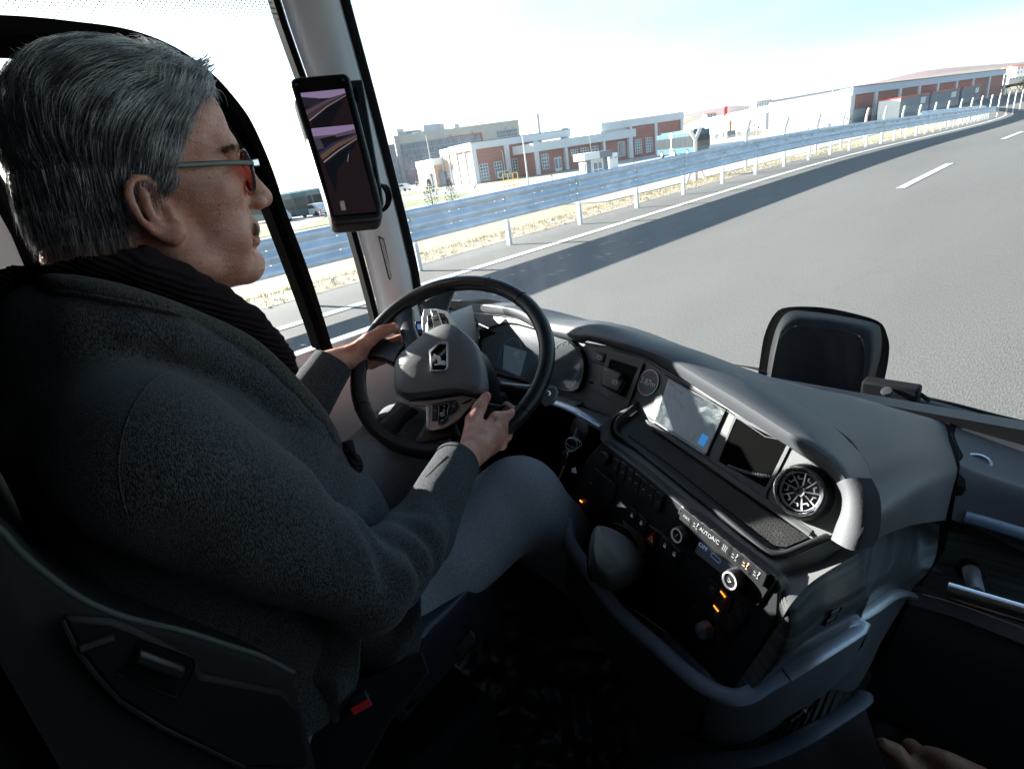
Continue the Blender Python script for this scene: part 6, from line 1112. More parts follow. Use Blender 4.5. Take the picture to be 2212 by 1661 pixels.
for x0, y0, n_ in ((797, 348, 5), (930, 900, 4)):
    for i in range(n_): c_ = DP.at(c2(x0+i*4, y0+i*18), -.010); b.box(c_, (.006, .0012, .002), [nrm(np.cross(DP.n, WY))*0+DP.n, nrm(DP.at(c2(800, 400))-DP.at(c2(740, 235))), np.cross(DP.n, nrm(DP.at(c2(800, 400))-DP.at(c2(740, 235))))])
b.build('side_vents', M_rub, dt)
cb = thing('display_cable', 'black looped cables behind the mirror display entering the pillar', 'cable', tuple(at(c2(985, 1000), 1.0)))
for dx, r_ in ((0, .0026), (16, .0026), (-12, .0034)):
    MB().tube(resample([at(c2(*p), d_) for p, d_ in (((965, 1000), 1.10), ((1000+dx, 1015), 1.03), ((1025+dx*.8, 1060), 1.00), ((1030+dx*.7, 1110), .99), ((1010+dx*.3, 1165), .98), ((960, 1195), 1.0))], 30), r_, 8).build('cable', M_rub, cb, smooth=True)
MB().lathe(sec(.62, .036)[7], nrm([.72, -.69, 0]), [(.014, 0), (.010, .002), (0, .001)], 20).build('grommet', M_rub, cb)
# ================================================================ GEAR SELECTOR
M_blkg = mat('selector_base', (.030, .033, .038), .4); gs = thing('gear_selector', 'grey and black hand sized gear selector knob beside the console', 'gear selector', tuple(at(c5(450, 560), .93)))
def KP(x, y, d): return at(c5(x, y), d)
A_ = [KP(320, 290, .845), KP(312, 250, .85), KP(340, 180, .85), KP(372, 160, .85), KP(400, 170, .855)]
g0 = [KP(300, 420, .86), KP(305, 270, .86), KP(335, 180, .86), KP(372, 158, .86), KP(460, 185, .87), KP(560, 250, .88), KP(625, 340, .885), KP(640, 400, .885), KP(600, 480, .88), KP(520, 540, .875), KP(430, 545, .87), KP(340, 500, .865)]
g1 = [KP(325, 400, .81), KP(318, 280, .81), KP(345, 195, .815), KP(373, 172, .82), KP(430, 200, .83), KP(500, 270, .83), KP(550, 350, .83), KP(560, 400, .83), KP(530, 450, .825), KP(470, 480, .82), KP(420, 485, .815), KP(360, 450, .81)]
g2 = [KP(345, 380, .800), KP(335, 290, .800), KP(355, 215, .805), KP(375, 200, .81), KP(400, 230, .812), KP(440, 300, .812), KP(490, 370, .812), KP(510, 405, .812), KP(500, 420, .81), KP(460, 440, .806), KP(415, 455, .803), KP(375, 420, .800)]
kb = MB().loft([[a+(a-CP)*.08 for a in g0], g0, g1, g2], 60, close=True, caps=True, sub=5).build('knob', mat('knob_grey', (.13, .133, .13), .45, bump=('voro', 1200, .2, .0005)), gs, smooth=True, ang=70)
MB().tube([KP(372, 160, .845), KP(372, 200, .808), KP(440, 300, .808), KP(505, 405, .808), KP(500, 425, .806), KP(415, 460, .80), KP(345, 390, .797)], .0012, 6).build('knob_edge', M_sil, kb, smooth=True) if 0 else None
MB().loft([[KP(x, y, .90) for x, y in ((290, 430), (300, 250), (400, 130), (600, 220), (700, 350), (720, 470), (600, 560), (400, 570))], [KP(x, y, .935) for x, y in ((320, 560), (330, 330), (480, 150), (700, 330), (860, 500), (885, 590), (700, 640), (450, 620))], [KP(x, y, .98) for x, y in ((320, 620), (330, 400), (480, 250), (700, 380), (860, 560), (885, 630), (700, 660), (450, 680))]], 50, close=True, sub=4).build('base', M_blkg, gs, smooth=True, ang=70)
MB().loft([[KP(x, y, .895) for x, y in ((510, 120), (560, 160), (640, 230), (650, 330))], [KP(x, y, .89) for x, y in ((515, 150), (555, 200), (600, 270), (615, 335))]], 20).build('collar_edge', M_fas, gs, smooth=True)
MB().prism([KP(x, y, .905) for x, y in ((480, 165), (550, 205), (525, 235), (465, 190))], nrm(CP-KP(500, 200, .9))*.006).build('selector_button', M_blk2, gs, bevel=.002)
# ================================================================ KEYS
ky = thing('key_bunch', 'bunch of keys with wire ring hanging from the ignition lock', 'keys', tuple(at(c4(190, 800), 1.0)))
ko = lambda x, y, d=.98: at(c4(x, y), d)
MB().lathe(ko(270, 700, 1.0), nrm([-.3, -.9, .3]), [(.02, 0), (.022, .012), (.01, .014), (0, .014)], 20).build('lock', M_blk, ky, smooth=True)
b = MB(); 
for k in range(3): c_ = ko(200+k*8, 795-k*5, .97); b.tube([c_+np.array([math.cos(a)*.013, math.sin(a+k)*.006, math.sin(a)*.011]) for a in np.linspace(0, 6.283, 20)[:-1]], .0007, 5, closed=True)
b.build('ring', M_sil, ky, smooth=True); MB().prism([ko(155, 850), ko(175, 820), ko(200, 850), ko(180, 930), ko(150, 925)], (0, -.008, .002)).build('fob', M_gloss, ky, bevel=.003)
MB().prism([ko(150, 930), ko(160, 932), ko(122, 1028), ko(115, 1022)], (0, -.002, 0)).build('key_blade', mat('brass', (.55, .40, .18), .3, 1), ky); MB().prism([ko(205, 945), ko(228, 940), ko(235, 978), ko(205, 970)], (0, -.001, 0)).build('tag', M_frame, ky)
MB().tube([ko(250, 700, .99), ko(235, 740, .985), ko(215, 780, .975)], .006, 8).build('bow', M_blk, ky, smooth=True)
# ================================================================ DRIVER SEAT
M_seat = mat('seat_fabric', (.004, .0045, .006), .85, bump=('noise', 500, .3, .001)); seat = thing('driver_seat', 'black driver seat with grey piping and plastic side shell', 'seat', (-.78, -.1, .45))
SX = -.78
def seatloft(secs, nm, m=M_seat): return MB().loft(secs, 40, close=True, caps=True, sub=3).build(nm, m, seat, smooth=True, ang=80)
def ov(c, hw, hd, r, ax_='z', tilt=0): P = []; c = np.array(c, float); return [c+np.array([x, y, y*tilt]) for x, y in rrect(hw, hd, r, 4)]
seatloft([ov((SX, -.16, .88), .20, .06, .05), ov((SX, -.15, 1.0), .23, .065, .06), ov((SX, -.14, 1.2), .235, .06, .06), ov((SX, -.13, 1.36), .215, .05, .05), ov((SX, -.12, 1.47), .17, .04, .04)], 'backrest')
seatloft([ov((SX, -.115, 1.50), .11, .03, .03), ov((SX, -.09, 1.55), .125, .05, .04), ov((SX, -.045, 1.63), .13, .055, .05), ov((SX, -.04, 1.70), .125, .05, .05), ov((SX, -.045, 1.735), .09, .03, .03)], 'headrest')
cs = [[(SX+x, y, z) for x, z in ((-.24, .80), (-.24, .90), (-.18, .935), (-.05, .92), (.08, .93), (.13, .90), (.13, .80), (0, .78))] for y in (-.12, .1, .3)]+[[(SX+x*.95, .44, z) for x, z in ((-.24, .80), (-.24, .88), (-.18, .91), (0, .90), (.08, .91), (.13, .88), (.13, .80), (0, .79))], [(SX+x*.8, .475, z) for x, z in ((-.24, .82), (-.24, .85), (-.18, .87), (0, .87), (.08, .87), (.13, .85), (.13, .82), (0, .81))]]
seatloft(cs, 'cushion')
# side bolster edge with piping: traced where it shows
X1 = -.50
pipe = [onx(c8(x, y), X1) for x, y in ((-500, -250), (-200, 30), (0, 190), (100, 300), (240, 425), (480, 600), (700, 700), (850, 745), (1050, 790), (1200, 830), (1400, 895), (1600, 960), (1800, 1060))]
MB().tube(resample(pipe, 70), .0032, 10).build('piping', mat('piping_grey', (.035, .042, .046), .6), seat, smooth=True)
dn = [p*.2+np.array([X1+.01, p[1], .80])*.8 if 0 else np.array([X1+.012, p[1]-.02, p[2]-.16]) for p in pipe]; dn2 = [np.array([X1+.005, p[1]-.05, .70]) for p in pipe]; inn = [p+np.array([-.06, 0, -.03]) for p in pipe]
MB().loft([[a+np.array([-.22, -.03, -.02]) for a in pipe], inn, [a+[-.006, 0, .001] for a in pipe], [a+[.004, -.004, -.01] for a in pipe], dn, dn2], 60, sub=3).build('side_bolster', M_seat, seat, smooth=True, ang=90)
SPL = Plane((X1+.022, 0, 0), (X1+.022, 1, 0), (X1+.022, 0, 1)); so_ = lambda P, o=0.: [SPL.at(c8(*p), o) for p in P]
sh_ = MB().prism(so_([(380, 720), (470, 920), (700, 1210), (1000, 1400), (1500, 1650), (1900, 1650), (1850, 1300), (1750, 1180), (1250, 1080), (1200, 980), (850, 800), (700, 740)]), (-.01, 0, 0)).build('side_shell', mat('shell_plastic', (.004, .0045, .006), .6, spec=.3), seat, bevel=.004)
MB().tube(so_([(380, 740), (470, 925), (600, 1090), (740, 1240), (1000, 1400), (1500, 1640)], .001), .0018, 6).build('shell_edge', mat('shell_edge', (.005, .006, .007), .7), sh_, smooth=True)
rc = [(860, 850), (1160, 960), (1200, 1000), (1180, 1080), (1110, 1200), (1080, 1215), (740, 1080), (730, 1060), (800, 980), (840, 900)]; MB().loft([so_(rc, .002), so_([(x*.9+97, y*.9+100) for x, y in rc], -.001)], 60, close=True).build('recess_rim', mat('shell_edge2', (.006, .007, .008), .65), sh_, smooth=True)
MB().prism(so_([(x*.9+97, y*.9+100) for x, y in rc], .0015), (-.001, 0, 0)).build('recess', M_rub, sh_); MB().prism(so_([(860, 930), (1150, 1040), (1120, 1120), (820, 1010)], .010), (-.008, 0, 0)).build('handle', M_blk, sh_, bevel=.003); MB().tube(so_([(490, 915), (700, 845)], .004), .004, 6).build('shell_crease', mat('shell_edge3', (.006, .007, .008), .65), sh_, smooth=True)
# cushion side and slide rail on the right of the thigh
cu = [at(d3(*p), d_) for p, d_ in (((1065, 640), .90), ((1000, 680), .88), ((940, 740), .86), ((860, 830), .83), ((780, 910), .80), ((715, 985), .77), ((600, 1100), .74))]; cl_ = [at(d3(*p), d_) for p, d_ in (((1075, 720), .93), ((1040, 800), .92), ((980, 890), .90), ((880, 1040), .88), ((760, 1160), .85), ((600, 1260), .82), ((450, 1400), .80))]
MB().loft([[a+np.array([-.10, 0, -.0]) for a in cu], [a+np.array([-.01, 0, .004]) for a in cu], [a*.85+c*.15+np.array([.012, -.008, .004]) for a, c in zip(cu, cl_)], cl_, [a+[-.02, 0, -.06] for a in cl_]], 50, sub=4).build('cushion_side', mat('cushion_vinyl', (.016, .021, .032), .45), seat, smooth=True, ang=80)
MB().tube([a+np.array([.004, -.002, .0]) for a in resample(cu[1:6], 30)], .0022, 6).build('cushion_piping', mat('piping_blue', (.10, .14, .22), .4), seat, smooth=True)
MB().prism([at(d3(*p), .90) for p in ((955, 955), (985, 980), (990, 1010), (920, 1098), (875, 1055))], nrm(CP-at(d3(930, 1020), .9))*.012).build('adjust_lever', mat('lever_grey', (.035, .042, .05), .4), seat, bevel=.003)
MB().prism([at(d3(*p), .90) for p in ((610, 1340), (650, 1375), (650, 1400), (610, 1430), (575, 1400))], nrm(CP-at(d3(620, 1380), .9))*.012).build('adjust_lever', M_blk2, seat, bevel=.003)
MB().tube([at(d3(*p), .93) for p in ((480, 1560), (560, 1480), (680, 1330), (780, 1220), (850, 1120))], .006, 8).build('slide_rail', mat('rail_dark', (.06, .065, .07), .35, .6), seat, smooth=True)
MB().box((SX, .1, .62), (.2, .25, .14)).build('base', M_rub, seat, bevel=.02)
MB().prism([at(d3(*p), .712) for p in ((-60, 1200), (250, 1250), (480, 1180), (720, 1060), (760, 1180), (560, 1420), (430, 1661), (430, 1760), (-60, 1760))], nrm(CP-at(d3(300, 1400), .728))*-.03).build('seat_side_frame', M_seat, seat, bevel=.004)
bk = thing('seat_belt_buckle', 'black seat belt buckle with red button beside the seat', 'buckle', tuple(at(d3(410, 1380), .80)))
bq = Plane(at(d3(350, 1350), .690), at(d3(450, 1300), .698), at(d3(372, 1392), .686)); MB().prism([bq.at(d3(*p), .0) for p in ((345, 1300), (430, 1250), (470, 1335), (370, 1400))], -bq.n*.02).build('housing', M_blk, bk, bevel=.003)
MB().prism([bq.at(d3(*p), .004) for p in ((352, 1355), (448, 1302), (466, 1335), (372, 1392))], -bq.n*.006).build('release_button', mat('buckle_red', (.55, .02, .02), .4), bk, bevel=.001)
# ================================================================ IMPLICIT SURFACES
class SDF:
    def __init__(s): s.ops = []
    def cap(s, a, b, ra, rb=None, k=.01, op='+'): s.ops.append(('c', np.array(a, float), np.array(b, float), ra, ra if rb is None else rb, k, op)); return s
    def chain(s, P, R, k=.01, op='+'):
        for i in range(len(P)-1): s.cap(P[i], P[i+1], R[i], R[i+1], k if i == 0 else min(k, .006), op)
        return s
    def ell(s, c, r, k=.01, op='+', rot=None): s.ops.append(('e', np.array(c, float), np.array(r, float), rot, 0, k, op)); return s
    def ev(s, P):
        D = np.full(P.shape[:-1], 1e3, np.float32)
        for o in s.ops:
            if o[0] == 'c':
                a, b, ra, rb = o[1:5]; ab = (b-a).astype(np.float32); L = float(ab.dot(ab)) or 1e-9; q = P-a.astype(np.float32); h = np.clip(q@ab/L, 0, 1); d = np.sqrt(((q-h[..., None]*ab)**2).sum(-1))-(ra+(rb-ra)*h)
            else:
                q = P-o[1].astype(np.float32)
                if o[3] is not None: q = q@np.array(o[3], np.float32).T
                r = o[2].astype(np.float32); k0 = np.sqrt(((q/r)**2).sum(-1)); k1 = np.sqrt(((q/r**2)**2).sum(-1))+1e-6; d = k0*(k0-1)/k1
            k = o[5]
            if o[6] == '+': h = np.clip(.5+.5*(D-d)/k, 0, 1); D = D*(1-h)+d*h-k*h*(1-h)
            else: h = np.clip(.5-.5*(D+d)/k, 0, 1); D = D*(1-h)-d*h+k*h*(1-h)
        return D
    def mesh(s, lo, hi, h, disp=None):
        lo = np.array(lo, float); n = np.ceil((np.array(hi)-lo)/h).astype(int)+1
        ax_ = [lo[i]+h*np.arange(n[i]) for i in range(3)]; P = np.stack(np.meshgrid(*ax_, indexing='ij'), -1).astype(np.float32)
        D = np.empty(n, np.float32)
        for i in range(0, n[0], 16): D[i:i+16] = s.ev(P[i:i+16])
        if disp is not None: D = D-disp(P)
        ins = D < 0; acc = np.zeros((*(n-1), 3)); cnt = np.zeros(n-1); Q = []
        for a in range(3):
            s0 = [slice(None)]*3; s1 = [slice(None)]*3; s0[a] = slice(0, -1); s1[a] = slice(1, None); A = D[tuple(s0)]; B = D[tuple(s1)]; cr = ins[tuple(s0)] != ins[tuple(s1)]
            t = np.where(cr, A/(A-B+1e-12), 0); pos = P[tuple(s0)].astype(float).copy(); pos[..., a] += t*h
            b, c = [(1, 2), (2, 0), (0, 1)][a]
            for ob in (0, 1):
                for oc in (0, 1):
                    sl = [slice(None)]*3; sl[b] = slice(ob, n[b]-1+ob); sl[c] = slice(oc, n[c]-1+oc); m_ = cr[tuple(sl)]; acc += np.where(m_[..., None], pos[tuple(sl)], 0); cnt += m_
            idx = np.argwhere(cr); idx = idx[(idx[:, b] > 0) & (idx[:, c] > 0) & (idx[:, b] < n[b]-1) & (idx[:, c] < n[c]-1)]
            Q.append((a, b, c, idx, ins[tuple(s0)][tuple(idx.T)]))
        act = cnt > 0; vid = -np.ones(n-1, int); vid[act] = np.arange(act.sum()); V_ = acc[act]/cnt[act][:, None]; F = []
        for a, b, c, idx, sg in Q:
            q = []
            for ob, oc in ((0, 0), (1, 0), (1, 1), (0, 1)): j = idx.copy(); j[:, b] -= 1-ob; j[:, c] -= 1-oc; q.append(vid[tuple(j.T)])
            q = np.stack(q, 1); q[~sg] = q[~sg][:, ::-1]; F.append(q)
        return V_, np.vstack(F)
def raw_mesh(name, parts, mat_, parent, smooth_it=2, attr=None):
    V_, F = [], []; o_ = 0
    for v, f in parts:
        # light Laplacian smoothing
        for _ in range(smooth_it):
            s_ = np.zeros_like(v); c_ = np.zeros(len(v))
            for i in range(4): a, b = f[:, i], f[:, (i+1) % 4]; np.add.at(s_, a, v[b]); np.add.at(s_, b, v[a]); np.add.at(c_, a, 1); np.add.at(c_, b, 1)
            v = v*.5+.5*s_/np.maximum(c_, 1)[:, None]
        V_.append(v); F.append(f+o_); o_ += len(v)
    V_ = np.vstack(V_); F = np.vstack(F); off = np.zeros(3); q = parent
    while q is not None: off += np.array(q.location); q = q.parent
    me = bpy.data.meshes.new(name); me.vertices.add(len(V_)); me.vertices.foreach_set('co', (V_-off).astype(np.float32).ravel()); me.loops.add(F.size); me.loops.foreach_set('vertex_index', F.ravel().astype(np.int32)); me.polygons.add(len(F)); me.polygons.foreach_set('loop_start', np.arange(0, F.size, 4, dtype=np.int32)); me.polygons.foreach_set('loop_total', np.full(len(F), 4, np.int32)); me.update(calc_edges=True); me.validate()
    me.polygons.foreach_set('use_smooth', [True]*len(me.polygons)); me.materials.append(mat_)
    o = bpy.data.objects.new(name, me); COL.objects.link(o)
    if parent is not None: o.parent = parent
    return o
# ---------------------------------------------------------------- materials for people
def skin(name, c, spots=True):
    m = mat(name, c, .48, spec=.35); n = m.node_tree; L = n.links; b = n.nodes['Principled BSDF']; g = N(m, 'ShaderNodeTexCoord')
    b.inputs['Subsurface Weight'].default_value = .12; b.inputs['Subsurface Radius'].default_value = (.012, .005, .003); b.inputs['Subsurface Scale'].default_value = 1.
    t = N(m, 'ShaderNodeTexNoise'); t.inputs['Scale'].default_value = 38; t.inputs['Detail'].default_value = 5; L.new(g.outputs['Object'], t.inputs[0])
    r = N(m, 'ShaderNodeValToRGB'); r.color_ramp.elements[0].position = .32; r.color_ramp.elements[1].position = .7; r.color_ramp.elements[0].color = (c[0]*.80, c[1]*.62, c[2]*.58, 1); r.color_ramp.elements[1].color = (c[0]*1.12, c[1]*1.18, c[2]*1.15, 1); L.new(t.outputs[0], r.inputs[0])
    v = N(m, 'ShaderNodeTexVoronoi'); v.inputs['Scale'].default_value = 95; L.new(g.outputs['Object'], v.inputs[0]); t3 = N(m, 'ShaderNodeTexNoise'); t3.inputs['Scale'].default_value = 14; L.new(g.outputs['Object'], t3.inputs[0])
    lt = N(m, 'ShaderNodeMapRange'); lt.inputs[1].default_value = .10; lt.inputs[2].default_value = .22; lt.inputs[3].default_value = .55; lt.inputs[4].default_value = 1.; L.new(v.outputs[0], lt.inputs[0])
    mm = N(m, 'ShaderNodeMapRange'); mm.inputs[1].default_value = .50; mm.inputs[2].default_value = .58; L.new(t3.outputs[0], mm.inputs[0]); mx0 = N(m, 'ShaderNodeMix'); mx0.inputs[2].default_value = 1.; L.new(mm.outputs[0], mx0.inputs[0]); L.new(lt.outputs[0], mx0.inputs[3])
    mx = N(m, 'ShaderNodeMix'); mx.data_type = 'RGBA'; mx.blend_type = 'MULTIPLY'; mx.inputs[0].default_value = .9 if spots else .3; L.new(r.outputs[0], mx.inputs[6]); L.new(mx0.outputs[0], mx.inputs[7]); L.new(mx.outputs[2], b.inputs['Base Color'])
    t2 = N(m, 'ShaderNodeTexNoise'); t2.inputs['Scale'].default_value = 420; t2.inputs['Detail'].default_value = 4; L.new(g.outputs['Object'], t2.inputs[0]); u = N(m, 'ShaderNodeBump'); u.inputs['Strength'].default_value = .5; u.inputs['Distance'].default_value = .0014; L.new(t2.outputs[0], u.inputs['Height']); t5 = N(m, 'ShaderNodeTexNoise'); t5.inputs['Scale'].default_value = 55; t5.inputs['Detail'].default_value = 3; t5.inputs['Distortion'].default_value = 1.2; mp5 = N(m, 'ShaderNodeMapping'); mp5.inputs['Rotation'].default_value = (.5, 0, 0); mp5.inputs['Scale'].default_value = (1, .5, 1.6); L.new(g.outputs['Object'], mp5.inputs[0]); L.new(mp5.outputs[0], t5.inputs[0])
    u2 = N(m, 'ShaderNodeBump'); u2.inputs['Strength'].default_value = .5; u2.inputs['Distance'].default_value = .004; L.new(t5.outputs[0], u2.inputs['Height']); L.new(u2.outputs[0], u.inputs['Normal']); L.new(u.outputs[0], b.inputs['Normal'])
    t6 = N(m, 'ShaderNodeTexNoise'); t6.inputs['Scale'].default_value = 900; L.new(g.outputs['Object'], t6.inputs[0]); r6 = N(m, 'ShaderNodeMapRange'); r6.inputs[1].default_value = .35; r6.inputs[2].default_value = .65; r6.inputs[3].default_value = .72; r6.inputs[4].default_value = 1.12; L.new(t6.outputs[0], r6.inputs[0]); x6 = N(m, 'ShaderNodeMix'); x6.data_type = 'RGBA'; x6.blend_type = 'MULTIPLY'; x6.inputs[0].default_value = .7; L.new(mx.outputs[2], x6.inputs[6]); L.new(r6.outputs[0], x6.inputs[7]); L.new(x6.outputs[2], b.inputs['Base Color']); return m
M_skin = skin('skin', (.66, .345, .255)); M_skin2 = skin('skin_passenger', (.42, .24, .17), False)
def tweed(name, dark, light, sc, amt=.5, stripe=26):
    m = mat(name, dark, .95, spec=.15, sheen=.15); n = m.node_tree; L = n.links; b = n.nodes['Principled BSDF']; g = N(m, 'ShaderNodeTexCoord'); nz = N(m, 'ShaderNodeTexNoise'); nz.inputs['Scale'].default_value = 9; L.new(g.outputs['Object'], nz.inputs[0])
    add = N(m, 'ShaderNodeMix'); add.data_type = 'RGBA'; add.blend_type = 'ADD'; add.inputs[0].default_value = .012; L.new(g.outputs['Object'], add.inputs[6]); L.new(nz.outputs['Color'], add.inputs[7])
    sp_ = N(m, 'ShaderNodeSeparateXYZ'); L.new(add.outputs[2], sp_.inputs[0])
    def M_(op, a, b_=None, c=None):
        q = N(m, 'ShaderNodeMath'); q.operation = op
        for i, x in enumerate((a, b_, c)):
            if x is None: continue
            if isinstance(x, (int, float)): q.inputs[i].default_value = x
            else: L.new(x, q.inputs[i])
        return q.outputs[0]
    u = M_('ADD', sp_.outputs[1], M_('MULTIPLY', sp_.outputs[0], .55)); w_ = sp_.outputs[2]
    ns = []
    for sg in (1, -1):
        mp = N(m, 'ShaderNodeMapping'); mp.inputs['Rotation'].default_value = (.78*sg, 0, .3); mp.inputs['Scale'].default_value = (1, 1, .22); L.new(g.outputs['Object'], mp.inputs[0]); tn = N(m, 'ShaderNodeTexNoise'); tn.inputs['Scale'].default_value = sc*.5; tn.inputs['Detail'].default_value = 1; L.new(mp.outputs[0], tn.inputs[0]); ns.append(tn.outputs[0])
    z = M_('GREATER_THAN', M_('PINGPONG', M_('MULTIPLY', u, stripe), 1.), .5)
    f = M_('ADD', M_('MULTIPLY', ns[0], z), M_('MULTIPLY', ns[1], M_('SUBTRACT', 1., z)))
    t = N(m, 'ShaderNodeTexNoise'); t.inputs['Scale'].default_value = 240; L.new(g.outputs['Object'], t.inputs[0]); f2 = M_('MULTIPLY', M_('ADD', M_('MULTIPLY', M_('SUBTRACT', f, .5), 2.0), .5), M_('ADD', t.outputs[0], .5))
    r = N(m, 'ShaderNodeValToRGB'); r.color_ramp.elements[0].position = .3; r.color_ramp.elements[1].position = .75; r.color_ramp.elements[0].color = (*dark, 1); r.color_ramp.elements[1].color = (*light, 1); L.new(f2, r.inputs[0]); L.new(r.outputs[0], b.inputs['Base Color'])
    bu = N(m, 'ShaderNodeBump'); bu.inputs['Strength'].default_value = amt; bu.inputs['Distance'].default_value = .0012; L.new(f2, bu.inputs['Height']); L.new(bu.outputs[0], b.inputs['Normal']); return m
M_jack = tweed('tweed', (.011, .014, .020), (.088, .093, .100), 2500, .8, 70); M_trou = tweed('trouser_cloth', (.16, .178, .205), (.25, .272, .30), 2200, .2, 40); M_scarf = mat('scarf_knit', (.016, .010, .012), .95, spec=.1); M_shirt = mat('shirt_cloth', (.012, .02, .035), .9)
w_ = N(M_scarf, 'ShaderNodeTexWave'); w_.inputs['Scale'].default_value = 55; w_.bands_direction = 'DIAGONAL'; g_ = N(M_scarf, 'ShaderNodeTexCoord'); M_scarf.node_tree.links.new(g_.outputs['Object'], w_.inputs[0]); u_ = N(M_scarf, 'ShaderNodeBump'); u_.inputs['Distance'].default_value = .002; u_.inputs['Strength'].default_value = .8; M_scarf.node_tree.links.new(w_.outputs[0], u_.inputs['Height']); M_scarf.node_tree.links.new(u_.outputs[0], M_scarf.node_tree.nodes['Principled BSDF'].inputs['Normal'])
# ================================================================ DRIVER
HX = -.78
drv = thing('person', 'grey haired man in dark tweed jacket, scarf and red tinted glasses driving the bus', 'person', (HX, .1, .9))
h = lambda x, y, z: (HX+x, y, z)
S = SDF()
S.ell(h(0, .162, 1.672), (.077, .098, .087), .01).ell(h(0, .205, 1.695), (.062, .058, .052), .03)
S.ell(h(0, .188, 1.612), (.063, .080, .080), .03)
for s_ in (1, -1):
    S.ell(h(.048*s_, .212, 1.612), (.025, .034, .024), .02)          # cheekbone
    S.cap(h(.058*s_, .150, 1.585), h(.054*s_, .160, 1.545), .016, .018, .025)   # jaw angle
    S.cap(h(.053*s_, .165, 1.545), h(.020*s_, .232, 1.518), .020, .021, .02)    # jaw line
    S.ell(h(.040*s_, .218, 1.560), (.022, .028, .030), .02)          # cheek
S.ell(h(0, .243, 1.521), (.024, .022, .021), .015)
S.cap(h(.036, .248, 1.659), h(-.036, .248, 1.659), .0135, .0135, .02).cap(h(.012, .258, 1.658), h(-.012, .258, 1.658), .013, .013, .012)
for s_ in (1, -1): S.ell(h(.034*s_, .280, 1.641), (.020, .022, .0125), .012, '-')
for s_ in (1, -1): S.ell(h(.032*s_, .249, 1.642), (.0145, .0135, .0125), .004)
for s_ in (1, -1): S.cap(h(.020*s_, .266, 1.6385), h(.046*s_, .256, 1.638), .0015, .0012, .003, '-')
for s_ in (1, -1): S.cap(h(.020*s_, .262, 1.625), h(.044*s_, .252, 1.621), .005, .005, .008)
S.chain([h(0, .262, 1.652), h(0, .275, 1.626), h(0, .2875, 1.598)], [.0085, .0105, .0135], .014)
for s_ in (1, -1): S.ell(h(.0135*s_, .275, 1.592), (.0095, .012, .009), .007)
for s_ in (1, -1): S.cap(h(.0065*s_, .288, 1.584), h(.007*s_, .278, 1.584), .0032, .003, .003, '-')
S.ell(h(0, .250, 1.566), (.030, .020, .016), .012).cap(h(.012, .2590, 1.5625), h(-.012, .2590, 1.5625), .0085, .0085, .006).cap(h(.010, .2570, 1.5475), h(-.010, .2570, 1.5475), .0085, .0085, .005)
S.cap(h(.024, .258, 1.5555), h(-.024, .258, 1.5555), .0022, .0022, .003, '-').cap(h(0, .273, 1.5555), h(0, .262, 1.5555), .0045, .003, .004, '-').cap(h(.016, .272, 1.537), h(-.016, .272, 1.537), .004, .004, .008, '-')
for s_ in (1, -1): S.cap(h(.019*s_, .268, 1.588), h(.034*s_, .248, 1.552), .0024, .0030, .007, '-').cap(h(.034*s_, .248, 1.552), h(.030*s_, .236, 1.522), .0016, .0012, .006, '-')
S.cap(h(0, .11, 1.60), h(0, .06, 1.43), .058, .066, .03).cap(h(0, .165, 1.545), h(0, .10, 1.43), .040, .055, .03).ell(h(0, .19, 1.520), (.040, .040, .022), .02)
for z0, z1 in ((1.545, 1.500), (1.527, 1.487), (1.515, 1.470)): S.cap(h(.065, .120, z0), h(.052, .180, z1), .0022, .0022, .007, '-')      # neck folds
S.cap(h(.058, .212, 1.596), h(.050, .222, 1.556), .002, .002, .008, '-')
for dz in (-.006, .001, .008): S.cap(h(.050, .244, 1.640+dz*.7), h(.066, .226, 1.642+dz*2), .0010, .0010, .004, '-')
for dz in (0, .014, .028): S.cap(h(.04, .258-dz*.15, 1.676+dz), h(-.04, .258-dz*.15, 1.676+dz), .0010, .0010, .004, '-')
# ear
def ear(sg):
    X0 = -.704; f = lambda x, y, dx=0: (lambda q: np.array([HX+sg*((q[0]+dx)-HX), q[1], q[2]]))(onx(c1(x, y), X0))
    S.chain([f(925, 1165, -.002), f(905, 1095, .003), f(850, 1058, .007), f(785, 1065, .010), f(750, 1110, .012), f(748, 1170, .014), f(778, 1240, .014), f(830, 1315, .012), f(890, 1370, .009), f(960, 1400, .005)], [.0032, .0038, .004, .0042, .0042, .0042, .0040, .0040, .0042, .005], .0035)
    S.chain([f(960, 1395, .004), f(1020, 1400, .003), f(1045, 1370, .001), f(1050, 1320, -.002)], [.0065, .0085, .0085, .005], .006)
    S.chain([f(830, 1110, .002), f(850, 1170, .006), f(870, 1240, .007), f(915, 1310, .005), f(975, 1345, .003)], [.0035, .0045, .0045, .0045, .005], .006)
    S.ell(f(880, 1220, -.006), (.006, .019, .030), .006, rot=[[1, 0, 0], [0, .91, .41], [0, -.41, .91]])
    S.ell(f(1010, 1265, -.001), (.004, .0055, .007), .005)
    S.cap(f(935, 1200, .006), f(965, 1285, .004), .0072, .0060, .004, '-'); S.cap(f(800, 1140, .012), f(850, 1290, .012), .0022, .0022, .003, '-'); S.cap(f(880, 1110, .009), f(800, 1095, .011), .002, .002, .003, '-')
ear(1)
head = S.mesh((HX-.10, .03, 1.40), (HX+.11, .32, 1.78), .0026)
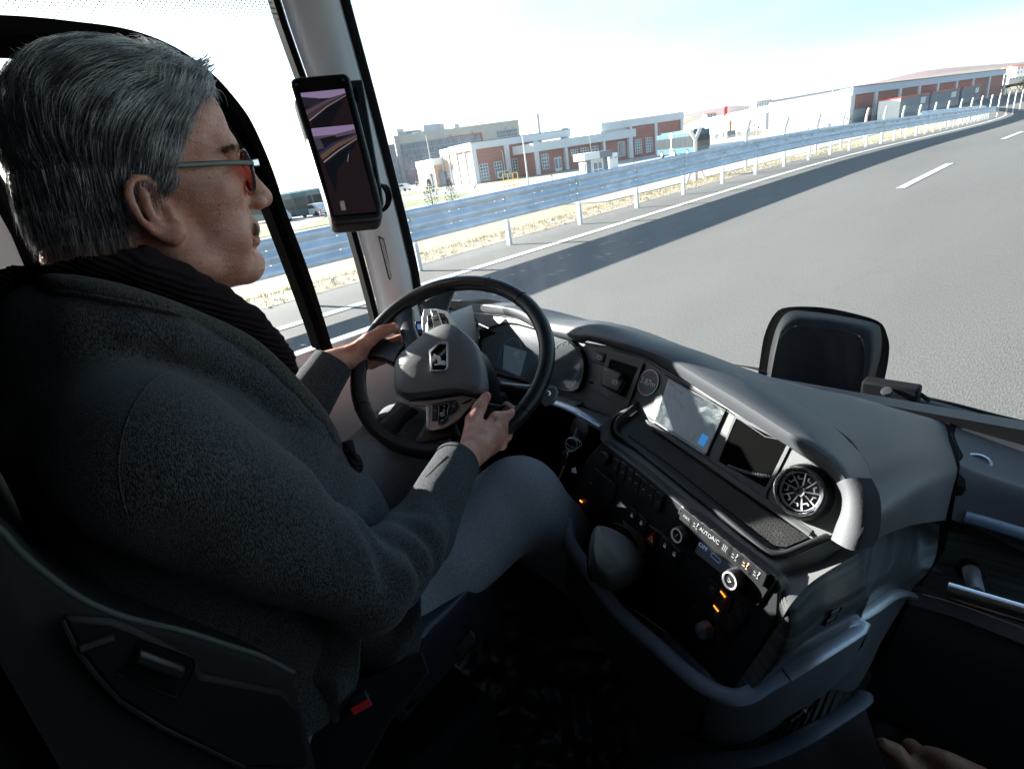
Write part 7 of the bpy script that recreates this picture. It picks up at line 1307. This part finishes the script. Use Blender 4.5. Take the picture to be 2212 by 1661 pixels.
# hands
def wv(p, o): return wa(p, o)
Hd = SDF()
def finger(P, R, k=.004): Hd.chain(P, R, k)
Rw = wv(c3(1125, 1480), .075); Rw2 = wv(c3(1010, 1640), .105)
mc = [wv(c3(1330, 1195), .028), wv(c3(1350, 1262), .020), wv(c3(1345, 1330), .012), wv(c3(1318, 1392), .008)]
for i, m_ in enumerate(mc): Hd.cap(Rw*.75+m_*.25, m_-WN*.004, .019, (.0135, .0135, .0130, .0120)[i], .012)
Hd.cap(Rw2, Rw, .026, .0255, .01)
Hd.ell((Rw+mc[0]+mc[2])/3-WN*.010, (.028, .028, .020), .015)
finger([mc[0]-WN*.003, wv(c3(1462, 1175), .004), wv(c3(1478, 1150), -.020), wv(c3(1410, 1100), -.030)], [.0125, .0118, .0105, .009], .008)
finger([mc[1]-WN*.003, wv(c3(1425, 1255), -.006), wv(c3(1442, 1200), -.030), wv(c3(1370, 1130), -.036)], [.0125, .0115, .0105, .009], .008)
finger([mc[2]-WN*.003, wv(c3(1405, 1325), -.012), wv(c3(1410, 1250), -.038), wv(c3(1330, 1170), -.036)], [.0120, .0110, .010, .0085], .008)
finger([mc[3]-WN*.003, wv(c3(1368, 1395), -.012), wv(c3(1370, 1310), -.036), wv(c3(1300, 1210), -.034)], [.0108, .0098, .009, .0075], .008)
finger([Rw*.55+wv(c3(1140, 1270), .050)*.45, wv(c3(1160, 1215), .048), wv(c3(1205, 1115), .040), wv(c3(1255, 1030), .030)], [.017, .0150, .0120, .0098], .010)
Hd.ell(wv(c3(1270, 1018), .037), (.0055, .0055, .0035), .002)
for a_, b2_ in zip(mc[:3], mc[1:]): Hd.cap((a_+b2_)/2+WN*.0145, (a_+b2_)/2*.7+Rw*.3+WN*.018, .002, .001, .008, '-')
for m_ in mc: Hd.ell(m_+WN*.008, (.008, .008, .006), .006)
# cover everything within its own box
hr = Hd.mesh(np.min([Rw, Rw2]+mc, 0)-[.06, .06, .07], np.max([Rw, Rw2]+mc, 0)+[.07, .08, .07], .0030)
Hd = SDF(); Lw = wv(c3(175, 745), .030); Lw2 = wv(c3(40, 790), .055)
ml = [wv(c3(395, 670), -.002), wv(c3(370, 720), -.008), wv(c3(340, 765), -.012), wv(c3(305, 800), -.014)]
Hd.cap(Lw2, Lw, .028, .0255, .01)
for i, m_ in enumerate(ml): Hd.cap(Lw*.75+m_*.25, m_, .019, (.0150, .0145, .0140, .0130)[i], .012)
finger([ml[0], wv(c3(490, 640), -.036), wv(c3(600, 600), -.046), wv(c3(705, 610), -.040)], [.0125, .0118, .0108, .0095], .008)
finger([ml[1], wv(c3(465, 700), -.042), wv(c3(580, 650), -.054), wv(c3(660, 650), -.046)], [.0125, .0115, .0108, .0095], .008)
finger([ml[2], wv(c3(430, 745), -.042), wv(c3(530, 710), -.054), wv(c3(590, 690), -.046)], [.0120, .011, .010, .009], .008)
finger([ml[3], wv(c3(390, 790), -.040), wv(c3(470, 760), -.050), wv(c3(520, 740), -.044)], [.0108, .0098, .009, .008], .008)
finger([Lw*.6+wv(c3(300, 660), .030)*.4, wv(c3(370, 605), .030), wv(c3(470, 540), .030), wv(c3(562, 510), .026)], [.017, .0155, .0125, .0105], .010)
Hd.ell(wv(c3(572, 500), .033), (.006, .006, .004), .002)
hl = Hd.mesh(np.min([Lw, Lw2]+ml, 0)-[.06, .06, .07], np.max([Lw, Lw2]+ml, 0)+[.12, .14, .09], .0032)
# the hidden rest of the body, thinner than the clothes
J = dict(shR=h(.190, .045, 1.385), shL=h(-.190, .075, 1.385), elR=tuple(at((792, 1262), .665)), elL=(-1.04, .28, 1.16), hipR=h(.080, .07, .96), hipL=h(-.10, .07, .96), knR=(-.645, .525, 1.030), knL=(-.965, .49, 1.075), ftR=(-.60, .80, .55), ftL=(-.95, .82, .56))
B_ = SDF().cap(h(0, .07, 1.43), h(0, .05, 1.0), .075, .09, .04).cap(h(.09, .06, 1.36), h(-.09, .07, 1.36), .075, .075, .04).cap(J['hipR'], J['hipL'], .075, .075, .04)
B_.chain([J['shR'], tuple(at((560, 1130), .60)), J['elR'], tuple(at((905, 1160), .79)), Rw2], [.045, .04, .03, .03, .024], .02).chain([J['shL'], J['elL'], Lw2], [.045, .036, .028], .02).chain([J['hipR'], J['knR'], J['ftR']], [.065, .045, .035], .03).chain([J['hipL'], J['knL'], J['ftL']], [.065, .045, .035], .03)
rest = B_.mesh((-1.15, -.1, .5), (-.42, .9, 1.5), .012)
raw_mesh('body', [head, hr, hl, rest], M_skin, drv, 1)
MB().prism([wv(c3(*p), .0395) for p in ((1250, 1020), (1262, 1008), (1280, 1012), (1285, 1035), (1270, 1045), (1252, 1040))], -WN*.002).build('thumb_nail', mat('nail', (.62, .40, .33), .3), drv, bevel=.0006)
MB().prism([wv(c3(*p), .0365) for p in ((560, 495), (580, 488), (594, 498), (592, 515), (570, 520))], -WN*.002).build('thumb_nail', mat('nail2', (.62, .40, .33), .3), drv, bevel=.0006)
# ---------------------------------------------------------------- clothes
cuR = [at(p, 1.0) for p in ((1000, 1015),)][0]
cR = wv(c3(1035, 1530), .088); cRd = nrm(cR-np.array(J['elR'])); cL = wv(c3(105, 770), .045); cLd = nrm(cL-np.array(J['elL']))
def wr(P):   # cloth folds
    x, y, z = P[..., 0], P[..., 1], P[..., 2]
    f = .0045*np.sin(z*75+4*np.sin(y*14)+x*20)*np.exp(-((y-.17)**2/.02+(z-1.14)**2/.012+(x+.52)**2/.02))
    e_ = P-EIN; s_ = e_@EDR; f += .0065*np.sin(s_*190+4*np.sin((e_@np.array([.3, -.5, .8], np.float32))*30))*np.exp(-((e_**2).sum(-1))/.0042)
    f += .0060*np.sin((y-z*.6)*85+3*np.sin(x*30))*np.exp(-((x+.58)**2+(y-.24)**2+(z-1.13)**2)/.010)
    f += .0055*np.sin((z+y*.7)*45+x*12)*np.exp(-((x+.62)**2+(y-.14)**2+(z-1.30)**2)/.02)
    f += .0012*np.sin(x*60+y*35+z*22)*np.sin(z*40-y*20)
    return f.astype(np.float32)
EIN = at((845, 1185), .69).astype(np.float32); EDR = nrm(at((905, 1160), .79)-at((792, 1262), .665)).astype(np.float32)
Jk = SDF()
Jk.ell(h(0, .060, 1.27), (.205, .140, .19), .04).ell(h(.005, .115, 1.12), (.200, .185, .20), .07).cap(h(.02, .20, 1.26), h(.05, .235, 1.10), .06, .075, .06).ell(h(0, .03, 1.385), (.175, .085, .065), .05)
Jk.cap(h(0, .04, 1.46), h(0, .05, 1.40), .075, .10, .05)
Jk.cap(h(.105, .035, 1.405), J['shR'], .070, .072, .04).cap(h(-.105, .05, 1.405), J['shL'], .070, .070, .04)
Jk.chain([J['shR'], tuple(at((560, 1130), .60)), J['elR']], [.076, .072, .054], .03)
Jk.chain([J['elR'], tuple(at((905, 1160), .79)), tuple(cR)], [.054, .050, .040], .02)
Jk.chain([J['shL'], J['elL'], tuple(cL)], [.072, .060, .043], .03)
Jk.ell(h(.01, .10, .98), (.195, .15, .08), .05)
lbj = [onx(d4(x, y), X_) for x, y, X_ in ((250, 290, -.715), (520, 325, -.665), (780, 375, -.656), (1000, 420, -.662), (1280, 570, -.69), (1480, 690, -.705), (1680, 860, -.71), (1850, 1050, -.71), (1950, 1190, -.71), (2010, 1330, -.71), (2050, 1460, -.71))]
Jk.chain([q+np.array([-.022, -.008, -.026]) for q in lbj], [.030]*11, .05).chain([q+np.array([-.10, -.0, -.04]) for q in lbj[5:]], [.045]*6, .06)
jk = Jk.mesh((-1.16, -.13, .82), (-.40, .62, 1.56), .0056, wr)
v, f = jk; 
def clip(v, f, c, d):
    bad = ((v-c)@d > 0) & (np.linalg.norm(v-c, axis=1) < .12); keep = ~bad[f].any(1); return v, f[keep]
v, f = clip(v, f, cR, cRd); v, f = clip(v, f, cL, cLd)
jko = raw_mesh('jacket', [(v, f)], M_jack, drv, 2)
from mathutils.bvhtree import BVHTree
_me = jko.data; _off = Vector(drv.location); BV = BVHTree.FromPolygons([v_.co+_off for v_ in _me.vertices], [tuple(q.vertices) for q in _me.polygons])
def onj(p):
    r_ = Vector(ray(p)).normalized(); hit = BV.ray_cast(Vector(CP), r_); return np.array(hit[0]) if hit[0] is not None else None
def seam(P, r=.0011, m=None):
    Q = [onj((x, y)) for x, y, _ in resample(np.array([(*p, 0) for p in P]), 50)]; Q = [q for q in Q if q is not None]; Q = [q for i, q in enumerate(Q) if i == 0 or np.linalg.norm(q-Q[i-1]) < .04]
    if len(Q) > 4: MB().tube(Q, r, 6).build('seam', m or M_rub, drv, smooth=True)
seam([d4(760, 380), d4(850, 480), d4(960, 590), d4(1095, 725)], .0008, M_jack); seam([d4(1095, 725), d4(980, 790), d4(880, 860), d4(790, 990), d4(735, 1130), d4(705, 1300), d4(715, 1480), d4(760, 1650)], .0009, M_jack); seam([c3(960, 1480), c3(880, 1560), c3(800, 1640)], .0008)
for c_, d_, r_ in ((cR, cRd, .0395), (cL, cLd, .0425)): MB().lathe(c_-d_*.004, d_, [(r_-.010, -.03), (r_-.006, 0), (r_-.002, .004), (r_+.001, .002), (r_+.0005, -.006)], 40).build('cuff', M_jack, drv, smooth=True)
Tr = SDF(); Tr.chain([J['hipR'], J['knR']], [.088, .078], .04).chain([J['knR'], J['ftR']], [.078, .062], .02).chain([J['hipL'], J['knL']], [.098, .080], .04).chain([J['knL'], J['ftL']], [.078, .06], .02).cap(J['hipR'], J['hipL'], .10, .10, .05)
def wr2(P): x, y, z = P[..., 0], P[..., 1], P[..., 2]; return (.003*np.sin((y+z*.5)*55+x*25)*np.exp(-((y-.22)**2/.03))+.0025*np.sin((z-y)*60)*np.exp(-((y-.50)**2+(z-.98)**2)/.006)).astype(np.float32)
raw_mesh('trousers', [Tr.mesh((-1.12, -.05, .52), (-.5, .92, 1.2), .0075, wr2)], M_trou, drv, 2)
MB().tube([(-.60, .74, .50), (-.595, .86, .49), (-.59, .95, .485)], [.045, .042, .03], 14).build('shoe', M_blk, drv, smooth=True); MB().tube([(-.95, .76, .50), (-.95, .88, .49), (-.95, .97, .485)], [.045, .042, .03], 14).build('shoe', M_blk, drv, smooth=True)
# hanging skirt of the jacket beside the seat
def q8(x, y, d): return at((x/857*1280*.864, (500+y/952*1422)*.864), d)
for nm, rows in (('jacket_skirt', (([(400, 700), (500, 690), (600, 680)], .66), ([(430, 745), (520, 735), (602, 720)], .67), ([(470, 790), (545, 790), (603, 770)], .69), ([(505, 820), (560, 825), (596, 815)], .70), ([(535, 855), (562, 874), (580, 850)], .71))), ('jacket_skirt', (([(600, 690), (650, 680), (700, 640)], .70), ([(602, 730), (660, 725), (705, 690)], .71), ([(604, 770), (660, 765), (706, 730)], .72), ([(606, 800), (655, 795), (698, 765)], .73)))):
    L_ = [[q8(x, y, d+.012*math.sin(x*.06+i)) for x, y in P_] for i, (P_, d) in enumerate(rows)]; MB().loft(L_, 30, sub=6).build(nm, M_jack, drv, smooth=True, ang=180, solid=.005)
# scarf
sc_ = [((-.80, .30, 1.22), .016), ((-.765, .262, 1.31), .020)]
SP = [onx(d4(x, y), X_) for x, y, X_ in ((200, 60, -.74), (330, 55, -.71), (560, 85, -.700), (820, 150, -.700), (1060, 250, -.712), (1290, 360, -.730), (1480, 480, -.750), (1600, 600, -.765), (1690, 700, -.775))]
Sc = SDF(); Sc.chain([h(-.08, .10, 1.475), h(-.05, .01, 1.525), h(0, -.008, 1.545), *SP], [.020, .024, .026, .026, .0235, .022, .022, .022, .020, .019, .017, .015], .012)
Sc.chain([h(-.08, .10, 1.475), h(-.06, .19, 1.44), h(-.01, .235, 1.38), SP[-1]-[0.02, 0, 0]], [.022, .022, .02, .015], .012)
Sc.chain([p+np.array([-.006, .004, -.020]) for p in SP[3:]], [.017, .017, .016, .015, .014, .012], .006)
raw_mesh('scarf', [Sc.mesh((-.92, -.06, 1.26), (-.64, .34, 1.57), .0042, lambda P: (.0015*np.sin((P[..., 2]*1.2+P[..., 1]*.55)*520)).astype(np.float32))], M_scarf, drv, 1)
tl = [onx(p, X_) for p, X_ in ((d4(2040, 1200), -.72), (d4(2065, 1290), -.71), (d4(2085, 1380), -.705), (c3(230, 1500), -.70), (c3(285, 1600), -.71))]
MB().tube(resample(tl, 20), [.013]*17+[.012, .010, .005], 12).build('scarf_tail', M_scarf, drv, smooth=True)
# collar and lapel: band of cloth with a lighter rolled edge
la = [onx(d4(x, y), X_) for x, y, X_ in ((235, 215, -.725), (300, 200, -.695), (500, 215, -.675), (760, 270, -.668), (1000, 350, -.672), (1200, 430, -.69), (1400, 520, -.71), (1560, 620, -.72), (1750, 800, -.722), (1900, 970, -.72), (1990, 1110, -.715), (2065, 1290, -.71), (2120, 1440, -.71))]
lb = [onx(d4(x, y), X_) for x, y, X_ in ((250, 290, -.715), (330, 300, -.680), (520, 325, -.660), (780, 375, -.652), (1000, 420, -.658), (1130, 475, -.672), (1280, 570, -.69), (1480, 690, -.705), (1680, 860, -.71), (1850, 1050, -.71), (1950, 1190, -.71), (2010, 1330, -.71), (2050, 1460, -.71))]
MB().loft([[a+np.array([-.012, 0, -.02]) for a in la], la, [(a+c)/2+np.array([.006, -.003, .003]) for a, c in zip(la, lb)], lb, [a+np.array([-.010, .0, -.012]) for a in lb]], 80, sub=4).build('collar', tweed('collar_tweed', (.014, .014, .015), (.085, .08, .072), 2300, .6, 90), drv, smooth=True, ang=100)
MB().tube(resample(lb, 80), .0018, 8).build('collar_edge', M_jack, drv, smooth=True)
MB().prism([onx(d4(x, y), -.705) for x, y in ((1100, 420), (1160, 440), (1170, 475), (1120, 460), (900, 385))], (-.004, 0, 0)).build('lining', mat('leather_lining', (.10, .04, .03), .6), drv) if 0 else None
MB().prism([onx(d4(x, y), -.735) for x, y in ((1320, 480), (1400, 470), (1510, 505), (1500, 580), (1460, 600), (1380, 545))], (-.02, 0, 0)).build('shirt', M_shirt, drv, bevel=.003)
# spectacles
eye = h(.034, 0, 1.640); ly = onx(c1(1472, 1018), HX+.036)
gl = MB(); GL = []
for s_ in (1, -1):
    c_ = np.array([HX+s_*.035, ly[1], ly[2]]); nx_ = nrm([.14*s_, 1, -.06]); xx = nrm(np.cross(nx_, [0, 0, 1.])); yy = np.cross(xx, nx_)
    ring = [c_+xx*.0245*math.cos(a)*(1+.05*math.cos(2*a))+yy*(.0235*math.sin(a)) for a in np.linspace(0, 6.283, 41)[:-1]]; gl.tube(ring, .0021, 8, closed=True); GL.append((c_, xx, yy, nx_))
gl.tube([GL[0][0]-GL[0][1]*0+np.array([-.0235, .001, .005]), np.array([HX, ly[1]+.004, ly[2]+.008]), GL[1][0]+np.array([.0235, .001, .005])], .0018, 8)
gr = gl.build('spectacles', mat('frame_acetate', (.045, .055, .055), .15, spec=.7), drv, smooth=True)
lm = bpy.data.materials.new('red_lens'); lm.use_nodes = True; nn_ = lm.node_tree; nn_.nodes.clear(); oo = nn_.nodes.new('ShaderNodeOutputMaterial'); tt_ = nn_.nodes.new('ShaderNodeBsdfTransparent'); tt_.inputs[0].default_value = (.78, .26, .22, 1); dd = nn_.nodes.new('ShaderNodeBsdfPrincipled'); dd.inputs['Base Color'].default_value = (.45, .05, .04, 1); dd.inputs['Roughness'].default_value = .08; mx_ = nn_.nodes.new('ShaderNodeMixShader'); mx_.inputs[0].default_value = .18
for a_, b2_ in ((tt_.outputs[0], mx_.inputs[1]), (dd.outputs[0], mx_.inputs[2]), (mx_.outputs[0], oo.inputs[0])): nn_.links.new(a_, b2_)
for c_, xx, yy, nx_ in GL: fan(MB(), [c_+xx*.0238*math.cos(a)+yy*.0230*math.sin(a) for a in np.linspace(0, 6.283, 31)[:-1]]).build('lens', lm, gr, smooth=True)
for s_ in (1, -1):
    tp = [onx(c1(x, y), X_) for x, y, X_ in ((1505, 968, HX+.062), (1350, 968, HX+.074), (1150, 978, HX+.079), (960, 985, HX+.081), (860, 1005, HX+.082), (790, 1040, HX+.079))]; tp = [np.array([HX+s_*(q[0]-HX), q[1], q[2]]) for q in tp]
    MB().tube(resample(tp, 40), .0019, 8, flat=1.6).build('temple_arm', mat('temple_horn', (.10, .11, .09), .2, spec=.6), gr, smooth=True); MB().box(tp[0]+[-.004*s_, .002, 0], (.006, .004, .004)).build('hinge', M_chr, gr, bevel=.001)
# ---------------------------------------------------------------- hair
def strands(name, roots, dirs_fn, length, r, m, steps=7, jit=.25, lift=.004, taper=True):
    n = len(roots); P = np.array(roots, float); paths = [P.copy()]; L_ = length if hasattr(length, '__len__') else np.full(n, length); rs = np.random.RandomState(5); wob = rs.normal(size=(n, 3))*jit; off = rs.uniform(.4, 1.6, n)*lift
    for k in range(steps-1):
        d = dirs_fn(P)+wob*(.4+.6*k/steps)*.5; d /= np.linalg.norm(d, axis=1)[:, None]; P = P+d*(L_/(steps-1))[:, None]
        q = (P-HC)/HR; l = np.linalg.norm(q, axis=1)[:, None]; tgt = HC+q/l*HR+(q/l)*off[:, None]*(1-.4*k/steps); near = (l[:, 0] < 1.6)[:, None]; P = np.where(near, P*.25+tgt*.75, P); paths.append(P.copy())
    A = np.stack(paths, 1); T = np.gradient(A, axis=1); T /= np.linalg.norm(T, axis=2)[..., None]+1e-9; q = (A-HC)/HR**2; q /= np.linalg.norm(q, axis=2)[..., None]; X_1 = np.cross(T, q); X_1 /= np.linalg.norm(X_1, axis=2)[..., None]+1e-9; Y_1 = np.cross(X_1, T)
    rr = r*np.linspace(1, .25, steps)[None, :, None]*rs.uniform(.6, 1.3, n)[:, None, None]
    V_ = np.stack([A+X_1*rr, A-X_1*rr, A+Y_1*rr*1.2], 2)   # n, steps, 3, 3
    base_ = (np.arange(n)[:, None]*steps+np.arange(steps-1)[None])*3; F = []
    for a, b2 in ((0, 1), (1, 2), (2, 0)): F.append(np.stack([base_+a, base_+b2, base_+b2+3, base_+a+3], -1).reshape(-1, 4))
    V_ = V_.reshape(-1, 3); F = np.vstack(F); return raw_mesh(name, [(V_, F)], m, drv, 0)
HC = np.array(h(0, .160, 1.674)); HR = np.array([.0805, .1035, .0935])
def hair_mat(name, c, rough=.42):
    m = mat(name, c, rough, spec=.5); g = N(m, 'ShaderNodeTexCoord'); t = N(m, 'ShaderNodeTexNoise'); t.inputs['Scale'].default_value = 70; mp = N(m, 'ShaderNodeMapping'); mp.inputs['Scale'].default_value = (1, .35, .6); L = m.node_tree.links; L.new(g.outputs['Object'], mp.inputs[0]); L.new(mp.outputs[0], t.inputs[0])
    r = N(m, 'ShaderNodeValToRGB'); r.color_ramp.elements[0].position = .38; r.color_ramp.elements[1].position = .66; r.color_ramp.elements[0].color = (c[0]*.55, c[1]*.55, c[2]*.57, 1); r.color_ramp.elements[1].color = (*[min(1, x*1.45) for x in c], 1); L.new(t.outputs[0], r.inputs[0]); L.new(r.outputs[0], m.node_tree.nodes['Principled BSDF'].inputs['Base Color']); return m
M_hd, M_hg = hair_mat('dark_hair', (.085, .086, .090), .55), hair_mat('grey_hair', (.58, .58, .58), .55)
rs = np.random.RandomState(3)
def roots(n, cond, sc=1.):
    out = []
    while len(out) < n:
        q = rs.normal(size=(4000, 3)); q /= np.linalg.norm(q, axis=1)[:, None]; P = HC+q*HR*sc; k = cond(P-np.array([HX, 0, 0]), q); out += list(P[k])
    return np.array(out[:n])
def hairline(p): # in head coordinates x, y, z: True where hair grows
    x, y, z = p[:, 0], p[:, 1], p[:, 2]; ay = np.abs(x)
    front = np.interp(z, [1.60, 1.618, 1.63, 1.65, 1.68, 1.70, 1.72, 1.78], [.12, .165, .178, .182, .200, .226, .258, .30]); low = np.interp(y, [.05, .095, .120, .150, .18], [1.535, 1.548, 1.590, 1.612, 1.615])
    return (y < front) & (z > low)
def flow(P):
    x = P[:, 0]-HX; y = P[:, 1]; z = P[:, 2]; t = np.clip((z-1.66)/.09, 0, 1)[:, None]; back = np.stack([np.sign(x+1e-6)*.25, -1.0+0*x, -.15+0*x], 1); side = np.stack([0*x, -.50+0*x, -1.0+0*x], 1); rear = np.stack([0*x, .05+0*x, -1.0+0*x], 1)
    d = back*t+side*(1-t); s_ = np.clip((.11-y)/.06, 0, 1)[:, None]; d = d*(1-s_)+rear*s_*1.2; fr = np.clip((y-.215)/.03, 0, 1)[:, None]*np.clip((z-1.69)/.03, 0, 1)[:, None]; return d+fr*np.stack([np.full_like(x, .9), 0*x, .1+0*x], 1)
cap_ = SDF(); cap_.ell(HC, HR-.003, .01).ell(h(0, .12, 1.63), (.072, .078, .06), .02).ell(h(0, .104, 1.600), (.062, .060, .064), .02).ell(h(0, .122, 1.645), (.078, .072, .055), .02).ell(h(.0, .236, 1.728), (.050, .036, .022), .02)
v, f = cap_.mesh((HX-.1, .02, 1.55), (HX+.1, .30, 1.80), .004); kk = hairline(v-np.array([HX, 0, 0])); f = f[kk[f].all(1)]; hb_ = raw_mesh('hair', [(v, f)], M_hd, drv, 1)
gy = lambda p: np.clip((p[:, 1]-.10)/.13, 0, 1)*.70+.24
r_all = roots(19000, lambda p, q: hairline(p), 1.0); g_ = gy(r_all-np.array([HX, 0, 0])*0+0) ; u_r = rs.uniform(size=len(r_all)); sel = u_r < g_
ln_ = np.interp(r_all[:, 2], [1.60, 1.66, 1.74], [.020, .045, .065])*rs.uniform(.7, 1.25, len(r_all))
short = (r_all[:, 2] < 1.635) & (r_all[:, 1] > .13); ln_[short] *= .5
for nm, s_, m in (('dark_strands', ~sel, M_hd), ('grey_strands', sel, M_hg)):
    o = strands(nm, r_all[s_], flow, ln_[s_], .00030, m, lift=.010, jit=.16); o.parent = hb_; 
for o in (bpy.data.objects['dark_strands'], bpy.data.objects['grey_strands']):
    o.parent = hb_
nv = np.array([p for p in v if p[2] < 1.665 and p[1] < .16 and hairline(np.array([p-np.array([HX, 0, 0])]))[0]]); nr = nv[rs.randint(len(nv), size=5200)]
HRs = HR; HR = HR*.2
for nm, m, sl in (('nape_strands', M_hd, slice(0, 3900)), ('nape_strands', M_hg, slice(3900, 5200))): o = strands(nm, nr[sl]+rs.normal(size=nr[sl].shape)*.001, lambda P: np.stack([(P[:, 0]-HX)*1.5, -.15+0*P[:, 0], -1+0*P[:, 0]], 1), rs.uniform(.016, .034, len(nr[sl])), .0003, m, jit=.22); o.parent = hb_
HR = HRs
# front quiff combed over and stray hairs
rf = np.array([h(rs.uniform(-.045, .055), rs.uniform(.205, .262), rs.uniform(1.725, 1.752)) for _ in range(1400)]); HR2 = HR.copy(); HR = HR*1.04
o = strands('quiff', rf, lambda P: np.stack([np.full(len(P), .75), np.full(len(P), -.35)+.0*P[:, 0], np.where(P[:, 2] > 1.74, .15, -.55)], 1), rs.uniform(.03, .06, 1400), .00045, M_hg, lift=.012); o.parent = hb_
st_ = np.array([h(rs.uniform(-.03, .03), rs.uniform(.09, .22), 1.765) for _ in range(36)]); HR = HR*1.0
def stray(P): return np.stack([0*P[:, 0]+.1, -.8+0*P[:, 0], .5+0*P[:, 0]], 1)
HRs = HR; HR = HR*.3; o = strands('stray_hairs', st_, stray, rs.uniform(.006, .013, 36), .0002, M_hg, jit=.6); o.parent = hb_; HR = HR2
# brows, moustache, stubble
def tufts(nm, pts, d, L_, m, r=.0003, n=200, par=hb_):
    P = []; 
    for _ in range(n): a, b2 = pts[rs.randint(len(pts))]; t = rs.uniform(); P.append(np.array(a)*(1-t)+np.array(b2)*t+rs.normal(size=3)*[.0015, .0012, .0018])
    global HR; s_ = HR; HR = HR*.2; o = strands(nm, np.array(P), lambda Q: np.tile(np.array(d, float), (len(Q), 1)), rs.uniform(.6, 1.2, n)*L_, r, m, steps=4, jit=.5); HR = s_; return o
tufts('eyebrow', [(h(.016, .268, 1.656), h(.040, .259, 1.660)), (h(.040, .259, 1.660), h(.066, .234, 1.652)), (h(.030, .264, 1.657), h(.052, .250, 1.657))], (.9, .05, -.25), .008, hair_mat('brow_hair', (.035, .03, .027)), .00028, 520)
tufts('eyebrow', [(h(-.020, .267, 1.657), h(-.050, .252, 1.659))], (-.5, .3, -.35), .012, hair_mat('brow_hair2', (.02, .018, .016)), .0004, 160)
tufts('moustache', [(h(0, .268, 1.573), h(.026, .258, 1.566)), (h(0, .268, 1.573), h(-.026, .258, 1.566)), (h(0, .269, 1.569), h(.030, .255, 1.560))], (.1, .35, -.9), .007, hair_mat('moustache_hair', (.11, .105, .10)), .00028, 600)
# ================================================================ PASSENGER HAND
ps = thing('person', 'pale hand of a passenger reaching in at the bottom right corner', 'person', tuple(at(c7(1000, 1680), .74)))
hp_ = lambda x, y, d: at(c7(x, y), d)
Pn = SDF(); wr_ = hp_(1250, 1800, .70); Pn.cap(hp_(1500, 2000, .68), wr_, .030, .028, .01)
mk = [hp_(880, 1600, .745), hp_(960, 1600, .73), hp_(1040, 1630, .72), hp_(1110, 1670, .715)]
for m_ in mk: Pn.cap(wr_*.7+m_*.3, m_, .018, .0125, .012)
for P_, R_ in (([mk[0], hp_(815, 1530, .765), hp_(790, 1580, .80)], [.0125, .0105, .009]), ([mk[1], hp_(930, 1580, .77), hp_(880, 1640, .80)], [.0125, .0115, .0095]), ([mk[2], hp_(1010, 1620, .765), hp_(960, 1680, .79)], [.012, .011, .009]), ([mk[3], hp_(1090, 1660, .755), hp_(1050, 1720, .78)], [.0115, .010, .0085]), ([wr_*.45+mk[0]*.55, hp_(800, 1660, .735), hp_(720, 1560, .745), hp_(640, 1510, .75)], [.016, .0125, .011, .0092])): Pn.chain(P_, R_, .007)
allp = np.array(mk+[wr_, hp_(640, 1510, .75), hp_(1500, 2000, .68)]); raw_mesh('body', [Pn.mesh(allp.min(0)-.06, allp.max(0)+.06, .004)], M_skin2, ps, 1)
print('lap', la[-1], lb[-1], lb[-4])
# haze over the plain
hzb = MB().box((0, 0, 85), (2650, 2650, 89)); hz_ = hzb.build('haze', bpy.data.materials.new('haze')); hz_['kind'] = 'stuff'
_h = hz_.data.materials[0]; _h.use_nodes = True; _t = _h.node_tree; _t.nodes.clear(); _o = _t.nodes.new('ShaderNodeOutputMaterial'); _v = _t.nodes.new('ShaderNodeVolumePrincipled'); _v.inputs['Density'].default_value = .00009; _v.inputs['Color'].default_value = (.92, .95, 1, 1); _v.inputs['Anisotropy'].default_value = .3; _t.links.new(_v.outputs[0], _o.inputs['Volume'])
# ================================================================ END
SC.render.resolution_x = 1024; SC.render.resolution_y = 768
try:
    SC.cycles.max_bounces = 8; SC.cycles.transparent_max_bounces = 24; SC.cycles.use_denoising = True
    SC.cycles.sample_clamp_indirect = 4
except Exception: pass
